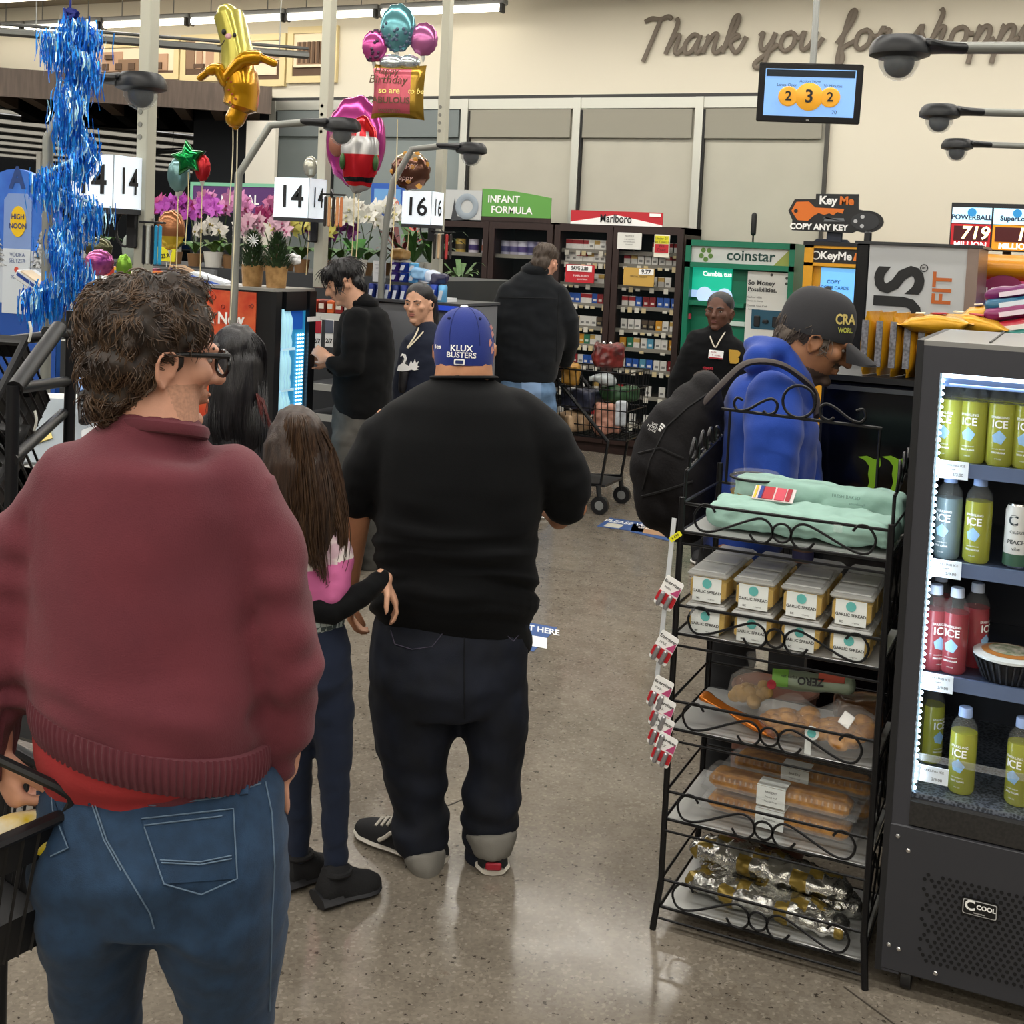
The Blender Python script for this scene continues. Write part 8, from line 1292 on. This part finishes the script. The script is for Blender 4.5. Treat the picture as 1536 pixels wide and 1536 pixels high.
# ================================================================ tinsel garland
TD_ = 4.35; q0 = A(106, 4, TD_); t = thing('tinsel_garland', 'long blue metallic tinsel garland hanging at the upper left', 'garland', q0); FO = mat('blue_foil', '2a9cf0', .3, metal=.55, var=.5, vs=30, col2='1560d0'); FO2 = mat('cyan_foil', 'b8e8fa', .25, metal=.5); rnd = random.Random(8); k_ = TD_ / FPX
path = [(106, 30), (118, 45), (100, 60), (125, 90), (96, 120), (124, 150), (92, 185), (122, 225), (88, 270), (124, 310), (92, 345), (118, 385), (98, 412), (60, 440), (110, 420)]
sp = smoothline([(A(x, y, TD_) - q0) + Vector((0, .07 * math.sin(i * 2.2), 0)) for i, (x, y) in enumerate(path)], 14); MB().tube(sp, [(.006, .012)] * len(sp), 6).build('core_ribbon', FO2, t)
for nm, m, n, lo in (('fringe', FO, 2800, .045), ('bright_fringe', FO2, 900, .03)):
    mb = MB()
    for i in range(n):
        p_ = sp[rnd.randrange(len(sp))] + Vector((rnd.gauss(0, .022), rnd.gauss(0, .03), rnd.gauss(0, .015))); L = rnd.uniform(lo, lo * 2.6); a = rnd.random() * 3.14; s_ = Vector((math.cos(a), math.sin(a), 0)) * .0022; sw_ = Vector((rnd.gauss(0, .006), rnd.gauss(0, .006), 0)); mb.add([p_ - s_, p_ + s_, p_ + s_ + sw_ - Vector((0, 0, L / 2)), p_ - s_ + sw_ - Vector((0, 0, L / 2)), p_ + s_ * .8 - Vector((0, 0, L)), p_ - s_ * .8 - Vector((0, 0, L))], [(0, 1, 2, 3), (3, 2, 4, 5)])
    o = mb.build(nm, m, t, smooth=False); o['kind'] = 'stuff'
MB().tube(smoothline([(0, 0, CEIL - q0.z), (0, 0, .02), (-.02, 0, -.02), (.03, 0, -.04), (.0, 0, -.06), (.02, 0, -.1)], 4), [.004] * 6 + [.012] * 15, 6).build('knot', P('1f2a78', .3, metal=.5), t)
# ================================================================ drinks standee
sY = 5.0; q = AY(20, 400, sY); W = AY(86, 400, sY).x - AY(-46, 400, sY).x; zt_ = AY(20, 253, sY).z; t = thing('drink_standee', 'blue arched cardboard standee lettered HIGH NOON with snowy trees', 'standee', (q.x, sY, 0)); ar = [(-W / 2, 0), (W / 2, 0), (W / 2, zt_ - W / 2)] + [(W / 2 * math.cos(a), zt_ - W / 2 + W / 2 * math.sin(a)) for a in [math.pi * i / 16 for i in range(1, 16)]] + [(-W / 2, zt_ - W / 2)]; MB().poly(ar, .03).build('board', mat('sky_print', '3f78d0', .5, var=.5, vs=5, col2='2a58b8'), t); zc = lambda y: AY(20, y, sY).z; xc = lambda px: AY(px, 380, sY).x - q.x
MB().bb((-W / 2, -.003, .3), (W / 2, 0, zc(375))).build('snow_ground', P('b8c0cc', .6), t); MB().bb((-W / 2, -.004, 0), (W / 2, 0, zc(455))).build('blue_base', P('1f4a9a', .5), t)
cn = MB().poly([(xc(6), zc(470)), (xc(47), zc(470)), (xc(47), zc(300)), (xc(40), zc(290)), (xc(12), zc(290)), (xc(6), zc(300))], .005, M=T(0, -.006, 0)).build('can_print', P('7a94c8', .45), t); MB().poly(disc2(.085, 24, xc(28), zc(332), .68), .003, M=T(0, -.010, 0)).build('sun_disc', P('e0b818', .5), cn); words('sun_lettering', [('HIGH', .04, xc(28), zc(325), dict(bold=.02)), ('NOON', .04, xc(28), zc(339), dict(bold=.02))], P('2a3a6a', .5), cn, (0, -.012, 0)); MB().bb((xc(6), -.008, zc(470)), (xc(47), -.004, zc(373))).build('can_lower', P('c4ccd4', .45), cn); words('can_lettering', [('VODKA', .032, xc(28), zc(382)), ('SELTZER', .032, xc(28), zc(391)), ('PEACH', .03, xc(28), zc(416))], P('4a5a8a', .5), cn, (0, -.010, 0)); MB().poly(disc2(.016, 12, xc(27), zc(404)), .002, M=T(0, -.010, 0)).build('fruit_print', P('c04a3a', .5), cn)
words('arch_lettering', [('A', .16, xc(24), zc(268), dict(bold=.04)), ('I', .15, xc(50), zc(276), dict(bold=.04, ry=.4))], P('24407a', .5), t, (0, -.003, 0))
for px_ in (62, -4):
    tr_ = MB()
    for k in range(7): tr_.poly([(-.02 - .011 * k, -.014), (0, .02), (.02 + .011 * k, -.014)], .003, M=T(xc(px_), -.006 - .0005 * k, zc(350) - k * .028))
    tr_.build('snowy_tree', mat('snow_tree_print', 'd4d8dc', .6, var=.9, vs=60, col2='1c2420'), t)
for k in range(4): MB().ball((xc(70) + .03 * (k % 2), -.004, zc(300) - .04 * k), (.04, .004, .035), 12, 8).build('cloud_print', P('c0cce4', .6), t)
# ================================================================ balloons
def string(t, a, L, m=None): MB().tube(smoothline([a, a + Vector((.004, 0, -L * .4)), a + Vector((-.004, 0, -L))], 5), .0025, 5).build('string', m or P('d8c89a', .5), t)
def foilb(nm, lab, px_, py_, dep, rx, rz_, col, L=.5, m=None, bands=None, parts=None, rot=0, grp='foil balloons', th=.55):
    q = A(px_, py_, dep); k = dep / FPX; t = thing('foil_balloon', lab, 'balloon', q, ROT, grp); rx, rz_ = rx * k, rz_ * k; mb = MB().ball((0, 0, 0), (rx, rx * th, rz_), 32, 20, R=Euler((0, rot, 0)).to_matrix())
    mb.v = [tuple(Vector(v) * (1 + .035 * math.sin(14 * math.atan2(v[2], v[0])) * (1 - min(1, abs(v[1]) / (rx * th + 1e-6))))) for v in mb.v]; me = mb.mesh('foil', [m or mat('foil_' + col, col, .2, metal=.6)])
    if bands: setmats(me, [mat('foil_' + c, c, .2, metal=.5) for c, _ in bands], lambda x, y, z: next(i for i, (c, f) in enumerate(bands) if z / rz_ > f))
    link('foil', me, t); MB().tube([(0, 0, -rz_), (0, 0, -rz_ - .03)], [.012, .004], 8).build('neck', P('c8c8c0', .3, metal=.4), t)
    L = q.z - rz_ - .03 - (fz_ if dep > 6.5 else 0) if L else 0
    if L > .02: string(t, Vector((0, 0, -rz_ - .02)), L)
    return t, rx, rz_
def dots(t, rx, rz_, th, n, m, seed, r=.012, low=False):
    rnd = random.Random(seed); mb = MB()
    for k in range(n): a = rnd.uniform(-1.2, 1.2); b = rnd.uniform(-1.2, .2 if low else 1.2); mb.ball((rx * math.sin(a) * math.cos(b) * 1.0, -rx * th * math.cos(a) * math.cos(b) * 1.01, rz_ * math.sin(b)), (r, .003, r), 8, 5)
    o = mb.build('dots', m, t); o['kind'] = 'stuff'
d_ = 6.4; DK = P('3a2038', .3, metal=.4)
t, a, c = foilb('x', 'teal dotted balloon on top of the birthday present balloon', 597, 42, d_, 27, 36, '5a9098', 0); dots(t, a, c, .55, 34, P('3a4a60', .3), 1, .009, True); t, a, c = foilb('x', 'pink dotted balloon left of the teal one on the birthday present', 562, 69, d_, 19, 24, 'b04a88', 0); dots(t, a, c, .55, 20, DK, 2, .009); foilb('x', 'mauve balloon right of the teal one on the birthday present', 636, 59, d_, 21, 25, 'a8608f', 0)
q = A(598, 138, d_); k = d_ / FPX; t = thing('foil_balloon', 'square birthday balloon in pink and gold lettered FABULOUS', 'balloon', q, ROT - .12, 'foil balloons'); mb = MB(); s_ = 41 * k; rows = []
def cush(sg):
    rows = []
    for i in range(13):
        row = []
        for j in range(13):
            u, v = j / 6 - 1, i / 6 - 1; bz = max(0, (1 - u ** 4) * (1 - v ** 4)) ** .5; pin = 1 - .07 * (1 - abs(v) ** 2) * abs(u) ** 3; pin2 = 1 - .07 * (1 - abs(u) ** 2) * abs(v) ** 3; row.append(Vector((u * s_ * pin, sg * s_ * .33 * bz, v * s_ * pin2)))
        rows.append(row)
    return rows
me = mb.grid(cush(-1)).grid(cush(1)[::-1]).mesh('foil', [mat('gold_foil', '9a7a2c', .22, metal=.7), mat('rose_foil', 'b0505f', .25, metal=.4)]); setmats(me, list(me.materials), lambda x, y, z: 1 if (y < -.01 and -.92 * s_ < x < .45 * s_ and abs(z) < .82 * s_) else 0); link('foil', me, t)
words('lettering', [('Happy', .05, -.06, .10, dict(shear=.2)), ('Birthday', .06, -.05, .055, dict(shear=.2)), ('FABULOUS', .045, -.04, -.05, dict(bold=.02)), ('woman', .04, -.04, -.10, dict(shear=.3))], P('4a3418', .4), t, (0, -s_ * .345, 0)); words('gold_lettering', [('so are', .045, -.04, .0, dict(bold=.02)), ('to be', .04, .10, .0, dict(shear=.2))], P('d8c878', .3, metal=.5), t, (0, -s_ * .345, 0)); string(t, Vector((-.0, 0, -s_)), .9); MB().ball((-.04, 0, s_ * 1.05), (.07, .04, .045), 14, 8).ball((.05, 0, s_ * 1.08), (.06, .04, .04), 14, 8).build('bow', mat('silver_foil', 'c4ccd0', .2, metal=.8), t)
t, a, c = foilb('x', 'large round magenta balloon behind the red and white one', 534, 212, 7.0, 45, 68, 'a83a80', .6); MB().ball((-a * .55, -a * .42, -c * .1), (a * .3, .02, c * .28), 14, 10).build('printed_figure', P('8a5a4a', .35, metal=.3), t)
t, a, c = foilb('x', 'tall red and white balloon with black belt beside the middle pole', 540, 232, 6.6, 29, 58, 'b81c26', .5, None, [('b81c26', .52), ('b8b8b8', -.05), ('b81c26', -.55), ('1c1c20', -.68), ('b81c26', -.8), ('9a9a9a', -9)])
for s_ in (-1, 1): MB().ball((s_ * a * .85, -a * .3, -c * .2), (a * .16, a * .2, c * .22), 12, 8).build('green_mitten', P('3a5a34', .3, metal=.4), t)
t, a, c = foilb('x', 'round brown balloon lettered happy behind the bent camera post', 616, 256, 7.6, 30, 29, '5a3a2c', .5, None, [('b0a088', .55), ('5a3a2c', -9)]); words('lettering', [('Happy', .05, -.02, .03, dict(shear=.2)), ('Happy', .045, -.04, -.05, dict(shear=.2))], P('c8a8a0', .4), t, (0, -a * .62, 0)); dots(t, a, c, .55, 12, P('c8903a', .4), 5, .016)
foilb('x', 'small silver balloon behind the middle lane sign', 466, 250, 7.4, 11, 16, 'a8a89c', .3); foilb('x', 'teal oval balloon behind the green star', 268, 262, 6.0, 17, 26, '6a8e90', .3); foilb('x', 'red oval balloon right of the green star', 304, 252, 5.9, 12, 20, 'a01c24', .3); foilb('x', 'brown and gold round balloon behind the magenta orchid', 256, 345, 6.6, 22, 30, '8a5a3a', .1, None, [('8a5a3a', -.3), ('a8902a', -9)]); foilb('x', 'purple and pink round balloon right of the tinsel garland', 149, 394, 5.3, 22, 20, '8a3a7a', .1, mat('purple_pink_foil', '7a2f78', .2, metal=.6, var=.7, vs=16, col2='c86a9a')); foilb('x', 'lime green oval balloon next to the purple balloon', 186, 400, 5.3, 12, 19, '7aa83a', .1); foilb('x', 'flat grey oval balloon behind the widest pole', 200, 372, 5.6, 17, 26, '8a948c', .1, P('8a948c', .5)); foilb('x', 'dark olive round balloon behind the purple balloon', 147, 372, 5.8, 22, 16, '4a4a34', .1)
q = A(283, 238, 5.9); k = 5.9 / FPX; t = thing('foil_balloon', 'shiny green star balloon below the banana balloon', 'balloon', q, ROT, 'foil balloons'); mb = MB(); st = [((29 if i % 2 == 0 else 15) * k * math.cos(math.radians(90 + 36 * i + 8)), (29 if i % 2 == 0 else 15) * k * math.sin(math.radians(90 + 36 * i + 8))) for i in range(10)]
for sg in (-1, 1): rr = [[Vector((x * f, sg * .055 * (1 - f ** 2.2) ** .5, z * f)) for x, z in st + st[:1]] for f in (1, .93, .8, .6, .35, .02)]; mb.grid(rr if sg < 0 else rr[::-1])
mb.build('foil', mat('green_foil', '0f7a3c', .16, metal=.8), t); string(t, Vector((0, 0, -20 * k)), .35)
# banana balloon
d_ = 5.3; q = A(352, 100, d_); k = d_ / FPX; t = thing('foil_balloon', 'smiling banana shaped balloon with orange-yellow peel arms', 'balloon', q, ROT, 'foil balloons'); pb = lambda x, y, dy=0: Vector(((x - 352) * k, dy, (100 - y) * k)); YB = mat('pale_yellow_foil', 'b8b052', .22, metal=.45); OB = mat('orange_yellow_foil', 'c08a10', .2, metal=.6)
MB().tube(smoothline([pb(340, 24), pb(346, 40), pb(356, 80), pb(356, 120)], 5), [(.10, .045)] + [(.12, 22 * k)] * 9 + [(.12, 24 * k)] * 6, 22, ref=(0, 1, 0), round_ends=True).build('body', YB, t); MB().tube(smoothline([pb(360, 112), pb(364, 135), pb(362, 160), pb(355, 178)], 4), [(.125, 26 * k)] * 5 + [(.11, 25 * k)] * 4 + [(.07, 14 * k)] * 4, 22, ref=(0, 1, 0), round_ends=True).build('lower_peel', OB, t)
MB().tube(smoothline([pb(350, 118, -.08), pb(372, 96, -.11), pb(395, 90, -.10), pb(416, 96, -.08)], 5), [(.05, 9 * k)] * 6 + [(.05, 11 * k)] * 5 + [(.03, 6 * k)] * 5, 16, ref=(0, 1, 0), round_ends=True).build('peel_arm', OB, t); MB().tube(smoothline([pb(344, 124, -.06), pb(334, 108, -.08), pb(322, 112, -.08), pb(308, 122, -.07)], 5), [(.05, 10 * k)] * 6 + [(.04, 8 * k)] * 5 + [(.03, 5 * k)] * 5, 16, ref=(0, 1, 0), round_ends=True).build('peel_arm', OB, t)
for x, y, r in ((344, 56, .010), (360, 60, .008)): MB().ball(pb(x, y, -.12), (r, .006, r * 1.3), 10, 8).build('eye', BLACK, t)
MB().tube(smoothline([pb(335, 76, -.118), pb(341, 76, -.125), pb(346, 68, -.125)], 5), .003, 6).build('smile', P('4a4020', .5), t); MB().ball(pb(351, 62, -.12), (.014, .006, .012), 10, 8).build('cheek', P('d0a0a8', .4), t)
o = MB()
for i in range(8): o.ball(pb(352 + (i * 5) % 13, 122 + i * 6, -.12), (.006, .004, .006), 8, 5)
o = o.build('freckles', P('8a3a18', .5), t); o['kind'] = 'stuff'; MB().ball(pb(356, 184), (.02, .02, .03), 10, 8).build('knot', OB, t); string(t, pb(359, 186), .85, P('d8d0b0', .5)); string(t, pb(352, 186), .35, P('d8d0b0', .5))
# things on the floor behind the rack
q = G(1225, 1075); t = basket((q.x - .02, q.y + .12, .62), (math.radians(-6), 0, .1), 'black crate style basket behind the wire rack by the blue hoodie', 'crate by the cooler', .36, .28, .2, 0); tag(MB().bb((q.x - .2, q.y - .02, 0), (q.x + .2, q.y + .28, .6)).build('crate_stand', P('1a1b1e', .5)), 'low dark stand under the black crate behind the rack', 'stand')
t = thing('brown_bin', 'rust brown cylindrical bin behind the left of the wire rack', 'bin', (RX0 + .16, RY1 + .18, 0)); MB().lathe([(.10, 0), (.115, .03), (.12, .5), (.125, .52), (.11, .52)], 26).build('bin', mat('rust_clay', '6a3c28', .6, var=.2, vs=10), t); MB().tube([(.122 * math.cos(a), .122 * math.sin(a), .515) for a in [2 * math.pi * i / 24 for i in range(24)]], .008, 6, closed=True).build('rim', P('5a3422', .6), t)
